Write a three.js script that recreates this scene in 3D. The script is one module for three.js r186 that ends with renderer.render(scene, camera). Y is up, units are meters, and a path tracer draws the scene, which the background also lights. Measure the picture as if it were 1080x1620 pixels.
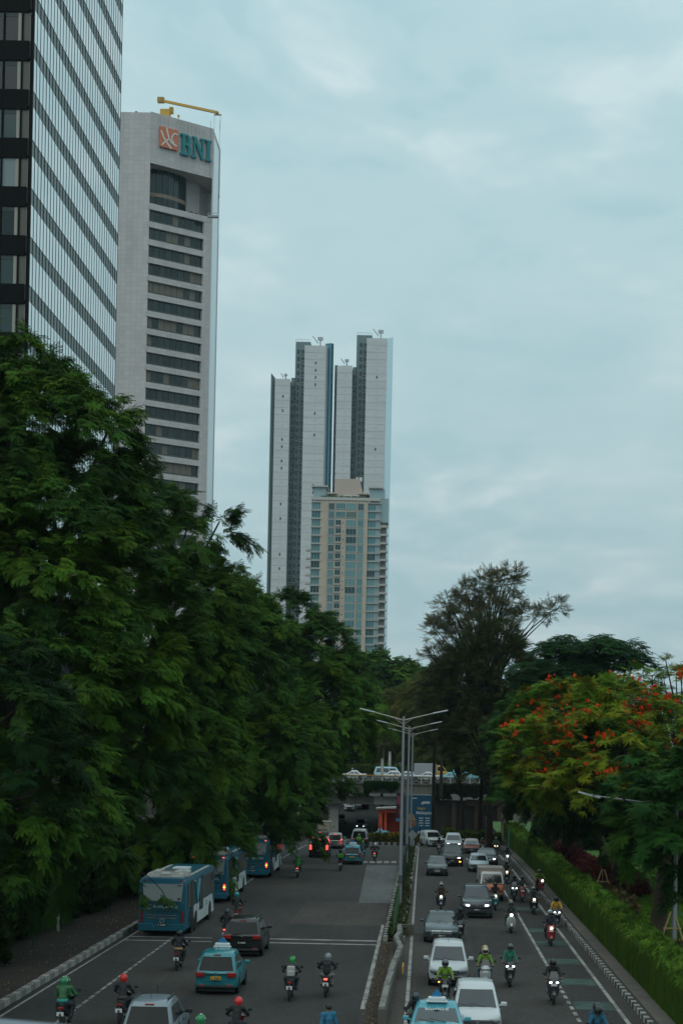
import * as THREE from 'three';
import { mergeGeometries, mergeVertices, toCreasedNormals } from 'three/addons/utils/BufferGeometryUtils.js';
import { RoundedBoxGeometry } from 'three/addons/geometries/RoundedBoxGeometry.js';
import { TextGeometry } from 'three/addons/geometries/TextGeometry.js';
import { FontLoader } from 'three/addons/loaders/FontLoader.js';

// ---------------------------------------------------------------- camera, sky, sun, exposure
const EYE = 9.8, F = 2700, VX = 672, VY = 1192, ROLL = 0.021;      // the footbridge camera, its lens in photo pixels, the vanishing point of the road
const scene = new THREE.Scene();
const camera = new THREE.PerspectiveCamera(2 * Math.atan(VY / F) * 180 / Math.PI, 1080 / 1620, 0.3, 6000);
camera.position.set(0, EYE, 0);
camera.rotation.z = ROLL;
camera.setViewOffset(VY * 2 * 1080 / 1620, VY * 2, VY * 1080 / 1620 - VX, 0, 1080, 1620);   // a shifted lens: verticals stay parallel
camera.focus = 105; camera.userData.fStop = 7;
const renderer = new THREE.WebGLRenderer({ antialias: true });
renderer.toneMapping = THREE.LinearToneMapping;
renderer.toneMappingExposure = 1.07;
renderer.shadowMap.enabled = true;

const rng = (seed) => () => { seed = (seed + 0x6D2B79F5) | 0; let t = Math.imul(seed ^ (seed >>> 15), 1 | seed); t = (t + Math.imul(t ^ (t >>> 7), 61 | t)) ^ t; return ((t ^ (t >>> 14)) >>> 0) / 4294967296; };
const hash = (x, y, z) => { let h = Math.imul(x, 374761393) + Math.imul(y, 668265263) + Math.imul(z, 1274126177) | 0; h = Math.imul(h ^ (h >>> 13), 1274126177); return ((h ^ (h >>> 16)) >>> 0) / 4294967296; };
function noise3(x, y, z) {
  const xi = Math.floor(x), yi = Math.floor(y), zi = Math.floor(z); let u = x - xi, v = y - yi, w = z - zi;
  u = u * u * (3 - 2 * u); v = v * v * (3 - 2 * v); w = w * w * (3 - 2 * w);
  const L = (a, b, t) => a + (b - a) * t, h = (i, j, k) => hash(xi + i, yi + j, zi + k);
  return L(L(L(h(0, 0, 0), h(1, 0, 0), u), L(h(0, 1, 0), h(1, 1, 0), u), v), L(L(h(0, 0, 1), h(1, 0, 1), u), L(h(0, 1, 1), h(1, 1, 1), u), v), w);
}
const fbm = (x, y, z, n) => { let s = 0, a = 0.5, m = 0; for (let i = 0; i < n; i++) { s += a * noise3(x, y, z); m += a; a *= 0.52; x = x * 2.03 + 17; y = y * 2.03 + 5; z = z * 2.03 + 11; } return s / m; };
const clamp = (x, a = 0, b = 1) => Math.min(b, Math.max(a, x)), smooth = (a, b, x) => { const t = clamp((x - a) / (b - a)); return t * t * (3 - 2 * t); }, lerp = (a, b, t) => a + (b - a) * t;

function makeSky() {                                                 // thin layered overcast, paler and bluer upwards, grey at the horizon
  const W = 4096, Hh = 2048, data = new Float32Array(W * Hh * 4);
  const stops = [[0, [0.30, 0.43, 0.47]], [4, [0.382, 0.518, 0.552]], [10, [0.425, 0.580, 0.616]], [16, [0.440, 0.610, 0.650]], [25, [0.450, 0.632, 0.680]], [50, [0.50, 0.68, 0.73]], [90, [0.58, 0.75, 0.79]]];
  const base = (el) => { for (let i = 1; i < stops.length; i++) if (el <= stops[i][0]) { const t = (el - stops[i - 1][0]) / (stops[i][0] - stops[i - 1][0]); return [0, 1, 2].map((k) => lerp(stops[i - 1][1][k], stops[i][1][k], t)); } return stops[6][1]; };
  for (let j = 0; j < Hh; j++) {
    const el = (j + 0.5) / Hh * 180 - 90, b = base(Math.max(0, el)), e = el * Math.PI / 180;
    for (let i = 0; i < W; i++) {
      let r = b[0], g = b[1], bl = b[2];
      if (el > -1) {
        const az = ((i + 0.5) / W - 0.5) * 2 * Math.PI, dy = Math.max(0.035, Math.sin(e) + 0.10), x = Math.cos(e) * Math.cos(az) / dy, z = Math.cos(e) * Math.sin(az) / dy;
        const q = fbm(x * 1.0 + 3, 7.3, z * 0.8, 3), n = fbm(x * 1.9 + 2.6 * q, 1.7 + q * 1.5, z * 1.5, 5), n2 = fbm(x * 5.5 + 9 + q * 4, 4.1, z * 4.2, 4), n3 = fbm(x * 11 + n * 7, 2.2, z * 8 + q * 9, 4);
        const k = (n - 0.5) * 1.35 + (n2 - 0.5) * 1.0 + (n3 - 0.5) * 1.7 * smooth(0.35, 0.65, q), lit = smooth(-0.05, 0.62, k), dark = smooth(0.0, 0.5, -k);
        r *= 1 + 0.27 * lit - 0.11 * dark; g *= 1 + 0.14 * lit - 0.06 * dark; bl *= 1 + 0.11 * lit - 0.05 * dark;
      }
      const o = (j * W + i) * 4; data[o] = r; data[o + 1] = g; data[o + 2] = bl; data[o + 3] = 1;
    }
  }
  const t = new THREE.DataTexture(data, W, Hh, THREE.RGBAFormat, THREE.FloatType);
  t.mapping = THREE.EquirectangularReflectionMapping; t.magFilter = t.minFilter = THREE.LinearFilter; t.wrapS = THREE.RepeatWrapping; t.needsUpdate = true;
  return t;
}
scene.background = makeSky();
scene.environment = scene.background;
const sun = new THREE.DirectionalLight(new THREE.Color(1, 0.95, 0.88), 0.55);   // the sun behind the cloud: broad and weak
sun.position.set(-70, 210, 40); sun.target.position.set(0, 0, -120); sun.castShadow = true; sun.shadow.radius = 120;
sun.shadow.mapSize.set(4096, 4096);
Object.assign(sun.shadow.camera, { left: -120, right: 120, top: 170, bottom: -170, near: 1, far: 600 });
scene.add(sun, sun.target);
scene.fog = new THREE.FogExp2(new THREE.Color(0.62, 0.80, 0.85), 0.00007);

// ---------------------------------------------------------------- places: photo pixel -> point
const cR = Math.cos(ROLL), sR = Math.sin(ROLL);
const dirOf = (px, py) => { const u = (px - VX) / F, v = (VY - py) / F; return [u * cR - v * sR, u * sR + v * cR]; };
const at = (px, py, d) => { const [x, y] = dirOf(px, py); return new THREE.Vector3(x * d, EYE + y * d, -d); };
function dip(d) {                                                    // the road sinks to pass under the overpass and climbs out behind it
  if (d < 135) return 0;
  if (d < 262) return -0.00022 * (d - 135) ** 2;
  if (d < 274) return -3.55;
  return Math.min(0, -3.55 + 0.055 * (d - 274));
}
function G(px, py) { const [x, y] = dirOf(px, py); let d = -EYE / y; for (let i = 0; i < 30; i++) d = lerp(d, (dip(d) - EYE) / y, 0.7); return new THREE.Vector3(x * d, dip(d), -d); }

// ---------------------------------------------------------------- naming and adding
const used = new Map();
function numbered(name) { const n = used.get(name) ?? 0; used.set(name, n + 1); return n ? `${name}_${String(n).padStart(3, '0')}` : name; }
function tag(o, label, category, group, kind) {
  if (label) o.userData.label = label;
  if (category) o.userData.category = category;
  if (group) o.userData.group = group;
  if (kind) o.userData.kind = kind;
  return o;
}
function thing(name, label, category, p, turn = 0, group) {
  const g = new THREE.Group(); g.name = numbered(name); g.position.set(p.x ?? p[0], p.y ?? p[1], p.z ?? p[2]); g.rotation.y = turn;
  scene.add(g); return tag(g, label, category, group);
}
function part(parent, name, geo, mat, p, r) {
  const m = new THREE.Mesh(Array.isArray(geo) ? join(geo) : geo, mat); m.name = name; m.castShadow = m.receiveShadow = true;
  if (p) m.position.set(p[0], p[1], p[2]);
  if (r) m.rotation.set(r[0], r[1], r[2]);
  (parent ?? scene).add(m); return m;
}
function struct(name, geo, mat) { const m = part(scene, numbered(name), geo, mat); m.userData.kind = 'structure'; return m; }
const join = (list) => mergeGeometries(list.map((g) => { const q = g.index ? g.toNonIndexed() : g.clone(); for (const k of Object.keys(q.attributes)) if (!['position', 'normal', 'uv'].includes(k)) q.deleteAttribute(k); if (!q.attributes.uv) q.setAttribute('uv', new THREE.BufferAttribute(new Float32Array(q.attributes.position.count * 2), 2)); return q; }));
const cache = new Map();
const memo = (key, f) => { if (!cache.has(key)) cache.set(key, f()); return cache.get(key); };

// ---------------------------------------------------------------- shapes
function metres(g) {                                                 // uv in metres, across the axis a face looks along
  const p = g.attributes.position, n = g.attributes.normal, uv = new Float32Array(p.count * 2);
  for (let i = 0; i < p.count; i++) { const ax = Math.abs(n.getX(i)), ay = Math.abs(n.getY(i)), az = Math.abs(n.getZ(i)); if (ay >= ax && ay >= az) { uv[2 * i] = p.getX(i); uv[2 * i + 1] = p.getZ(i); } else { uv[2 * i] = ax > az ? p.getZ(i) : p.getX(i); uv[2 * i + 1] = p.getY(i); } }
  g.setAttribute('uv', new THREE.BufferAttribute(uv, 2)); return g;
}
const mv = (g, x = 0, y = 0, z = 0) => g.translate(x, y, z);
function box(w, h, d, x = 0, y = 0, z = 0, rx = 0, ry = 0, rz = 0) { const g = new THREE.BoxGeometry(w, h, d); if (rx) g.rotateX(rx); if (rz) g.rotateZ(rz); if (ry) g.rotateY(ry); return metres(g.translate(x, y, z)); }
function rbox(w, h, d, r, x = 0, y = 0, z = 0, n = 1) { return metres(new RoundedBoxGeometry(w, h, d, n, r).translate(x, y, z)); }
function cyl(r0, r1, h, x = 0, y = 0, z = 0, n = 12, axis = 'y') { const g = new THREE.CylinderGeometry(r1, r0, h, n); if (axis === 'x') g.rotateZ(Math.PI / 2); if (axis === 'z') g.rotateX(Math.PI / 2); return metres(g.translate(x, y, z)); }
function bar(a, b, r0, r1 = r0, n = 6) { const A = new THREE.Vector3(...a), B = new THREE.Vector3(...b), d = B.clone().sub(A), l = d.length(); const g = new THREE.CylinderGeometry(r1, r0, l, n); g.translate(0, l / 2, 0); g.applyQuaternion(new THREE.Quaternion().setFromUnitVectors(new THREE.Vector3(0, 1, 0), d.normalize())); return g.translate(A.x, A.y, A.z); }
function tube(pts, r, seg = 12, n = 6) { return new THREE.TubeGeometry(new THREE.CatmullRomCurve3(pts.map((p) => new THREE.Vector3(...p))), seg, r, n, false); }
function beam(a, b, w, h) { const A = new THREE.Vector3(...a), B = new THREE.Vector3(...b), d = B.clone().sub(A), l = d.length(); const g = new THREE.BoxGeometry(w, h, l); g.applyMatrix4(new THREE.Matrix4().lookAt(A, B, new THREE.Vector3(0, 1, 0.001))); return metres(g.translate((A.x + B.x) / 2, (A.y + B.y) / 2, (A.z + B.z) / 2)); }
function quads(list) {                                               // each quad: four corners, counter-clockwise from outside
  const p = [], uv = [];
  for (const q of list) { for (const k of [0, 1, 2, 0, 2, 3]) p.push(...q[k]); uv.push(0, 0, 1, 0, 1, 1, 0, 0, 1, 1, 0, 1); }
  const g = new THREE.BufferGeometry(); g.setAttribute('position', new THREE.Float32BufferAttribute(p, 3)); g.setAttribute('uv', new THREE.Float32BufferAttribute(uv, 2)); g.computeVertexNormals(); return g;
}
function slabQuad(q, t) {                                            // a quad given a thickness t behind its face
  const [a, b, c] = q.map((v) => new THREE.Vector3(...v)), n = b.clone().sub(a).cross(c.clone().sub(a)).normalize().multiplyScalar(-t);
  const w = q.map((v) => [v[0] + n.x, v[1] + n.y, v[2] + n.z]);
  return quads([q, [w[1], w[0], w[3], w[2]], ...[0, 1, 2, 3].map((i) => [q[i], w[i], w[(i + 1) % 4], q[(i + 1) % 4]])]);
}
function loft(rings, capEnds = true, crease = 0.7) {                 // closed rings of equal length
  const m = rings[0].length, p = [], idx = [];
  for (const r of rings) for (const v of r) p.push(...v);
  for (let i = 0; i < rings.length - 1; i++) for (let j = 0; j < m; j++) { const a = i * m + j, b = i * m + (j + 1) % m, c = a + m, d = b + m; idx.push(a, b, d, a, d, c); }
  if (capEnds) for (const [k, flip] of [[0, true], [rings.length - 1, false]]) {
    const c = [0, 1, 2].map((q) => rings[k].reduce((s, v) => s + v[q], 0) / m), ci = p.length / 3; p.push(...c);
    for (let j = 0; j < m; j++) { const a = k * m + j, b = k * m + (j + 1) % m; flip ? idx.push(ci, b, a) : idx.push(ci, a, b); }
  }
  const g = new THREE.BufferGeometry(); g.setAttribute('position', new THREE.Float32BufferAttribute(p, 3)); g.setIndex(idx);
  return metres(crease === null ? (g.computeVertexNormals(), g) : toCreasedNormals(g, crease));
}
function strip(x0, x1, d0, d1, lift, step = 3, dipped = true, cols = 1) {     // a sheet on the road surface between two distances; x0, x1 numbers or functions of distance
  const f0 = typeof x0 === 'function' ? x0 : () => x0, f1 = typeof x1 === 'function' ? x1 : () => x1, n = Math.max(1, Math.ceil((d1 - d0) / step)), p = [], uv = [], idx = [];
  for (let i = 0; i <= n; i++) { const d = lerp(d0, d1, i / n), y = (dipped ? dip(d) : 0) + lift; for (let k = 0; k <= cols; k++) { const x = lerp(f0(d), f1(d), k / cols); p.push(x, y, -d); uv.push(x, d); } }
  const m = cols + 1;
  for (let i = 0; i < n; i++) for (let k = 0; k < cols; k++) { const a = i * m + k; idx.push(a, a + 1, a + m + 1, a, a + m + 1, a + m); }
  const g = new THREE.BufferGeometry(); g.setAttribute('position', new THREE.Float32BufferAttribute(p, 3)); g.setAttribute('uv', new THREE.Float32BufferAttribute(uv, 2)); g.setIndex(idx); g.computeVertexNormals(); return g;
}
const font = await new FontLoader().loadAsync('fonts/droid/droid_sans_bold.typeface.json');
const serif = await new FontLoader().loadAsync('fonts/droid/droid_serif_bold.typeface.json');
function letters(text, size, depth, f = font) { const g = new TextGeometry(text, { font: f, size, depth, curveSegments: 3, bevelEnabled: false }); g.computeBoundingBox(); const b = g.boundingBox; return g.translate(-(b.min.x + b.max.x) / 2, -(b.min.y + b.max.y) / 2, 0); }

// ---------------------------------------------------------------- materials
function noiseMap(size, metres, f, srgb = false) {                   // tiling-free enough: f(u, v) -> grey or rgb, in metres
  const d = new Uint8Array(size * size * 4);
  for (let j = 0; j < size; j++) for (let i = 0; i < size; i++) { const c = f(i / size * metres, j / size * metres), o = (j * size + i) * 4; for (let k = 0; k < 3; k++) d[o + k] = clamp(Array.isArray(c) ? c[k] : c) * 255; d[o + 3] = 255; }
  const t = new THREE.DataTexture(d, size, size); t.wrapS = t.wrapT = THREE.MirroredRepeatWrapping; t.magFilter = THREE.LinearFilter; t.minFilter = THREE.LinearMipmapLinearFilter; t.generateMipmaps = true;
  t.repeat.set(1 / metres, 1 / metres); if (srgb) t.colorSpace = THREE.SRGBColorSpace; t.needsUpdate = true; return t;
}
const rgb = (r, g, b) => new THREE.Color().setRGB(r, g, b);
const std = (c, roughness = 0.7, metalness = 0, more = {}) => new THREE.MeshStandardMaterial({ color: Array.isArray(c) ? rgb(...c) : c, roughness, metalness, ...more });
const paint = (c, rough = 0.32) => new THREE.MeshPhysicalMaterial({ color: rgb(...c), roughness: rough, metalness: 0.1, clearcoat: 0.45, clearcoatRoughness: 0.08 });
const glow = (c, k) => std([0.3, 0.3, 0.3], 0.4, 0, { emissive: rgb(...c), emissiveIntensity: k });
const asphaltMap = noiseMap(1024, 24, (u, v) => 0.62 + 0.55 * (fbm(u * 0.45, 3, v * 0.14, 5) - 0.5) + 0.42 * (noise3(u * 9, 1, v * 9) - 0.5) * (0.5 + fbm(u * 0.8, 8, v * 0.5, 2)) + 0.16 * (fbm(u * 2.2, 5, v * 0.35, 3) - 0.5));
const grainMap = noiseMap(512, 8, (u, v) => 0.66 + 0.36 * (fbm(u * 1.1, 2, v * 1.1, 5) - 0.5) + 0.22 * (noise3(u * 16, 4, v * 16) - 0.5));
const wornMap = noiseMap(512, 6, (u, v) => { const n = fbm(u * 2.2, 9, v * 2.2, 4), k = smooth(0.36, 0.56, n); return 0.56 + 0.36 * k + 0.12 * (noise3(u * 20, 1, v * 20) - 0.5); });
const soilMap = noiseMap(512, 10, (u, v) => { const n = fbm(u * 1.5, 2, v * 1.5, 5), m = noise3(u * 13, 5, v * 13); return [0.42 + 0.5 * (n - 0.5) + 0.25 * m, 0.37 + 0.45 * (n - 0.5) + 0.2 * m, 0.30 + 0.4 * (n - 0.5) + 0.16 * m]; });
const grassMap = noiseMap(512, 10, (u, v) => { const n = fbm(u * 0.9, 2, v * 0.9, 4), m = noise3(u * 22, 5, v * 22); return [0.40 + 0.5 * (n - 0.5) + 0.3 * (m - 0.5), 0.66 + 0.4 * (n - 0.5) + 0.4 * (m - 0.5), 0.20 + 0.2 * (n - 0.5) + 0.1 * m]; });
const concreteMap = noiseMap(512, 14, (u, v) => { const n = fbm(u * 0.7, 2, v * 0.7, 5), s = fbm(u * 3, 6, v * 0.4, 3); return [0.70 + 0.4 * (n - 0.5) + 0.3 * (s - 0.5), 0.69 + 0.4 * (n - 0.5) + 0.28 * (s - 0.5), 0.65 + 0.4 * (n - 0.5) + 0.26 * (s - 0.5)]; });
const graniteMap = noiseMap(512, 40, (u, v) => { const s = fbm(u * 0.12, 6, v * 0.5, 3), n = noise3(u * 6, 2, v * 6); return [0.78 + 0.16 * (s - 0.5) + 0.1 * (n - 0.5), 0.78 + 0.16 * (s - 0.5) + 0.1 * (n - 0.5), 0.78 + 0.15 * (s - 0.5) + 0.1 * (n - 0.5)]; });
const M = {
  asphalt: std([0.068, 0.059, 0.050], 0.93, 0, { map: asphaltMap, bumpMap: asphaltMap, bumpScale: 0.004 }),
  asphaltDark: std([0.048, 0.043, 0.037], 0.93, 0, { map: asphaltMap }),
  asphaltBrown: std([0.098, 0.080, 0.064], 0.93, 0, { map: asphaltMap }),
  slabPale: std([0.195, 0.192, 0.183], 0.92, 0, { map: asphaltMap }),
  white: std([0.37, 0.355, 0.325], 0.85, 0, { map: wornMap }),
  greenBar: std([0.060, 0.105, 0.086], 0.9, 0, { map: wornMap }),
  kerbWhite: std([0.36, 0.345, 0.31], 0.9, 0, { map: wornMap }), kerbBlack: std([0.05, 0.05, 0.05], 0.9, 0, { map: wornMap }), kerbGrey: std([0.22, 0.20, 0.18], 0.95, 0, { map: wornMap }),
  stone: std([0.17, 0.145, 0.12], 0.95, 0, { map: grainMap }), soil: std([0.042, 0.033, 0.026], 1, 0, { map: soilMap }), grass: std([0.14, 0.20, 0.075], 1, 0, { map: grassMap }),
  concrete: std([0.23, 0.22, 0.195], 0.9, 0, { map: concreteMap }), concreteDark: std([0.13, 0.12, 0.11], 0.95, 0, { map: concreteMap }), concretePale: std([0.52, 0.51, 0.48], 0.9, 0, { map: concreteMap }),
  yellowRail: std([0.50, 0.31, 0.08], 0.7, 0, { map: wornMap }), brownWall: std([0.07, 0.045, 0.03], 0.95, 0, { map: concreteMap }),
  steel: std([0.29, 0.30, 0.31], 0.5, 0.4), steelDark: std([0.10, 0.10, 0.10], 0.6, 0.4), iron: std([0.03, 0.035, 0.03], 0.6, 0.3), greenFence: std([0.055, 0.125, 0.055], 0.6, 0.1), tealPole: std([0.05, 0.16, 0.15], 0.6),
  bark: std([0.085, 0.065, 0.05], 1, 0, { map: soilMap }), barkDark: std([0.045, 0.036, 0.03], 1, 0, { map: soilMap }), palm: std([0.24, 0.22, 0.19], 1, 0, { map: soilMap }), wood: std([0.40, 0.26, 0.12], 0.85),
  black: std([0.015, 0.015, 0.016], 0.5), rubber: std([0.018, 0.018, 0.018], 0.85), rim: std([0.45, 0.46, 0.47], 0.35, 0.7), chrome: std([0.6, 0.62, 0.63], 0.18, 0.9), plateWhite: std([0.6, 0.6, 0.58], 0.6), plateYellow: std([0.70, 0.36, 0.02], 0.6), plateBlack: std([0.03, 0.03, 0.03], 0.5),
  glassDark: new THREE.MeshPhysicalMaterial({ color: rgb(0.012, 0.016, 0.018), roughness: 0.06, metalness: 0, clearcoat: 0.6, clearcoatRoughness: 0.02 }),
  glassCar: new THREE.MeshPhysicalMaterial({ color: rgb(0.02, 0.025, 0.027), roughness: 0.08, metalness: 0.12, clearcoat: 1, clearcoatRoughness: 0.02 }),
  glassRear: new THREE.MeshPhysicalMaterial({ color: rgb(0.010, 0.013, 0.014), roughness: 0.1, specularIntensity: 0.45 }),
  redLamp: std([0.30, 0.012, 0.01], 0.25), redLit: glow([1, 0.08, 0.04], 1.5), amberLit: glow([1, 0.42, 0.04], 3), headLit: glow([0.85, 0.95, 1], 4.5), warmLit: glow([1, 0.72, 0.42], 3.5), lampClear: std([0.22, 0.24, 0.25], 0.12, 0.35),
};
// ---------------------------------------------------------------- leaves: sprays of real leaflets, scattered as instances
const leafMat = (c, rough = 0.62, t = 0.22) => new THREE.MeshPhysicalMaterial({ color: rgb(...c), roughness: rough, side: THREE.DoubleSide, transmission: t, thickness: 0, specularIntensity: 0.14 });
class Leaves {
  constructor() { this.p = []; }
  leaf(b, dir, n, len, w, fold = 0.25) {                             // folded lozenge from b along dir, face towards n
    const d = new THREE.Vector3(...dir).normalize(), N = new THREE.Vector3(...n).normalize(), s = d.clone().cross(N).normalize(), B = new THREE.Vector3(...b), T = B.clone().addScaledVector(d, len), m = B.clone().addScaledVector(d, len * 0.45);
    const l = m.clone().addScaledVector(s, w / 2).addScaledVector(N, -w * fold), r = m.clone().addScaledVector(s, -w / 2).addScaledVector(N, -w * fold);
    this.p.push(...B, ...l, ...T, ...B, ...T, ...r);
  }
  blade(b, t, w, side) { const B = new THREE.Vector3(...b), T = new THREE.Vector3(...t), s = new THREE.Vector3(...side).multiplyScalar(w / 2); this.p.push(...B.clone().add(s), ...T, ...B.clone().sub(s)); }
  geo() { const g = new THREE.BufferGeometry(); g.setAttribute('position', new THREE.Float32BufferAttribute(this.p, 3)); g.computeVertexNormals(); return g; }
}
function sprayGeo(o) {                                               // a drooping twig along +z carrying pinnate leaves on both sides
  const r = rng(o.seed), L = new Leaves(), { leaves = 7, pairs = 5, twig = 0.75, len = 0.5, ll = 0.16, lw = 0.085, droop = 0.5 } = o;
  for (let i = 0; i < leaves; i++) {
    const t = (i + 0.4) / leaves, side = i === leaves - 1 ? 0 : i % 2 ? 1 : -1, oz = t * twig, oy = -droop * 0.35 * oz * oz, yaw = side * (0.75 + 0.5 * (r() - 0.3)), pit = 0.25 * (r() - 0.5);
    const c = Math.cos(yaw), s = Math.sin(yaw);
    for (let k = 0; k < pairs; k++) {
      const q = (k + 0.6) / pairs, dist = q * len, y = oy + pit * dist - droop * dist * dist * 1.1, b = [s * dist, y, oz + c * dist], slope = pit - droop * dist * 2.2;
      for (const e of k === pairs - 1 ? [-1, 0, 1] : [-1, 1]) {
        const a = yaw + e * (1.05 - 0.35 * q) + 0.2 * (r() - 0.5), d = [Math.sin(a), slope * 0.6 - 0.25 - 0.3 * r(), Math.cos(a)], n = [0.35 * (r() - 0.5), 1, 0.35 * (r() - 0.5)];
        L.leaf(b, d, n, ll * (0.8 + 0.5 * r()), lw * (0.8 + 0.4 * r()));
      }
    }
  }
  return L.geo();
}
function featherGeo(seed) {                                          // fern-like leaf of the flame tree: many thin strips on a flat frond
  const r = rng(seed), L = new Leaves();
  for (let f = 0; f < 6; f++) { const yaw = (f - 2.5) * 0.75 + 0.4 * (r() - 0.5), c = Math.cos(yaw), s = Math.sin(yaw), len = 0.45 + 0.22 * r();
    for (let k = 0; k < 9; k++) { const q = (k + 0.7) / 9 * len, y = 0.10 * q - 0.55 * q * q; for (const e of [-1, 1]) { const a = yaw + e * 1.15; L.leaf([s * q, y, c * q], [Math.sin(a), -0.15 - 0.2 * r(), Math.cos(a)], [0.2 * (r() - 0.5), 1, 0.2 * (r() - 0.5)], 0.16 * (1.1 - k / 12), 0.06, 0.1); } } }
  return L.geo();
}
function needleGeo(seed) {                                           // casuarina: limp bundles of long needles
  const r = rng(seed), L = new Leaves();
  for (let k = 0; k < 46; k++) { const z = r() * 0.9, a = r() * 6.28, e = 0.16 + 0.22 * r(), b = [0.06 * (r() - 0.5), -0.1 * z * z, z], t = [b[0] + Math.cos(a) * e, b[1] - 0.10 - 0.28 * r(), z + 0.12 + Math.abs(Math.sin(a)) * e]; L.blade(b, t, 0.026, [Math.sin(a), 0.3, Math.cos(a)]); }
  return L.geo();
}
function tuftGeo(seed, n = 14, ll = 0.3, lw = 0.12, spread = 0.8) {
  const r = rng(seed), L = new Leaves();
  for (let k = 0; k < n; k++) { const a = r() * 6.283, e = spread * (0.3 + 0.7 * r()); L.leaf([0.1 * (r() - 0.5), 0.1 * r(), 0.1 * (r() - 0.5)], [Math.cos(a) * e, 0.5 + 0.5 * r(), Math.sin(a) * e], [-Math.cos(a) * 0.6, 1, -Math.sin(a) * 0.6], ll * (0.7 + 0.6 * r()), lw); }
  return L.geo();
}
function hangGeo(seed) {                                             // fine hanging threads of the clipped hedge, drooping along -y
  const r = rng(seed), L = new Leaves();
  for (let k = 0; k < 16; k++) { const x = 0.34 * (r() - 0.5), z = 0.14 * (r() - 0.5), y = 0.25 * (r() - 0.5); L.blade([x, y, z + 0.02], [x + 0.1 * (r() - 0.5), y - 0.16 - 0.22 * r(), z + 0.07 * r()], 0.028, [1, 0, 0.4 * (r() - 0.5)]); }
  for (let k = 0; k < 5; k++) { const a = r() * 6.28; L.leaf([0.3 * (r() - 0.5), 0.2 * (r() - 0.5), 0.03], [Math.cos(a), -0.4, 0.5], [0, 0.5, 1], 0.07, 0.035); }
  return L.geo();
}
const X3 = new THREE.Vector3(), Y3 = new THREE.Vector3(), Z3 = new THREE.Vector3(), M4 = new THREE.Matrix4(), C3 = new THREE.Color();
function scatter(parent, name, geo, mat, list) {                     // list of { p, dir, up, s, c }
  const m = new THREE.InstancedMesh(geo, mat, list.length); m.name = name; m.castShadow = m.receiveShadow = true; m.userData.kind = 'stuff';
  list.forEach((q, i) => {
    Z3.set(...q.dir).normalize(); Y3.set(...(q.up ?? [0, 1, 0])); X3.crossVectors(Y3, Z3); if (X3.lengthSq() < 1e-4) X3.set(1, 0, 0); X3.normalize(); Y3.crossVectors(Z3, X3);
    const s = q.s; M4.set(X3.x * s, Y3.x * s, Z3.x * s, q.p[0], X3.y * s, Y3.y * s, Z3.y * s, q.p[1], X3.z * s, Y3.z * s, Z3.z * s, q.p[2], 0, 0, 0, 1);
    m.setMatrixAt(i, M4); m.setColorAt(i, C3.setRGB(...q.c));
  });
  m.instanceMatrix.needsUpdate = true; m.frustumCulled = false; parent.add(m); return m;
}
const pick = (r, a) => a[Math.floor(r() * a.length)];
const tintOf = (r, c, v) => { const k = 1 + v * (r() - 0.5) * 2, w = 1 + 0.25 * (r() - 0.5); return [c[0] * k * w, c[1] * k, c[2] * k / w]; };
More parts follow.
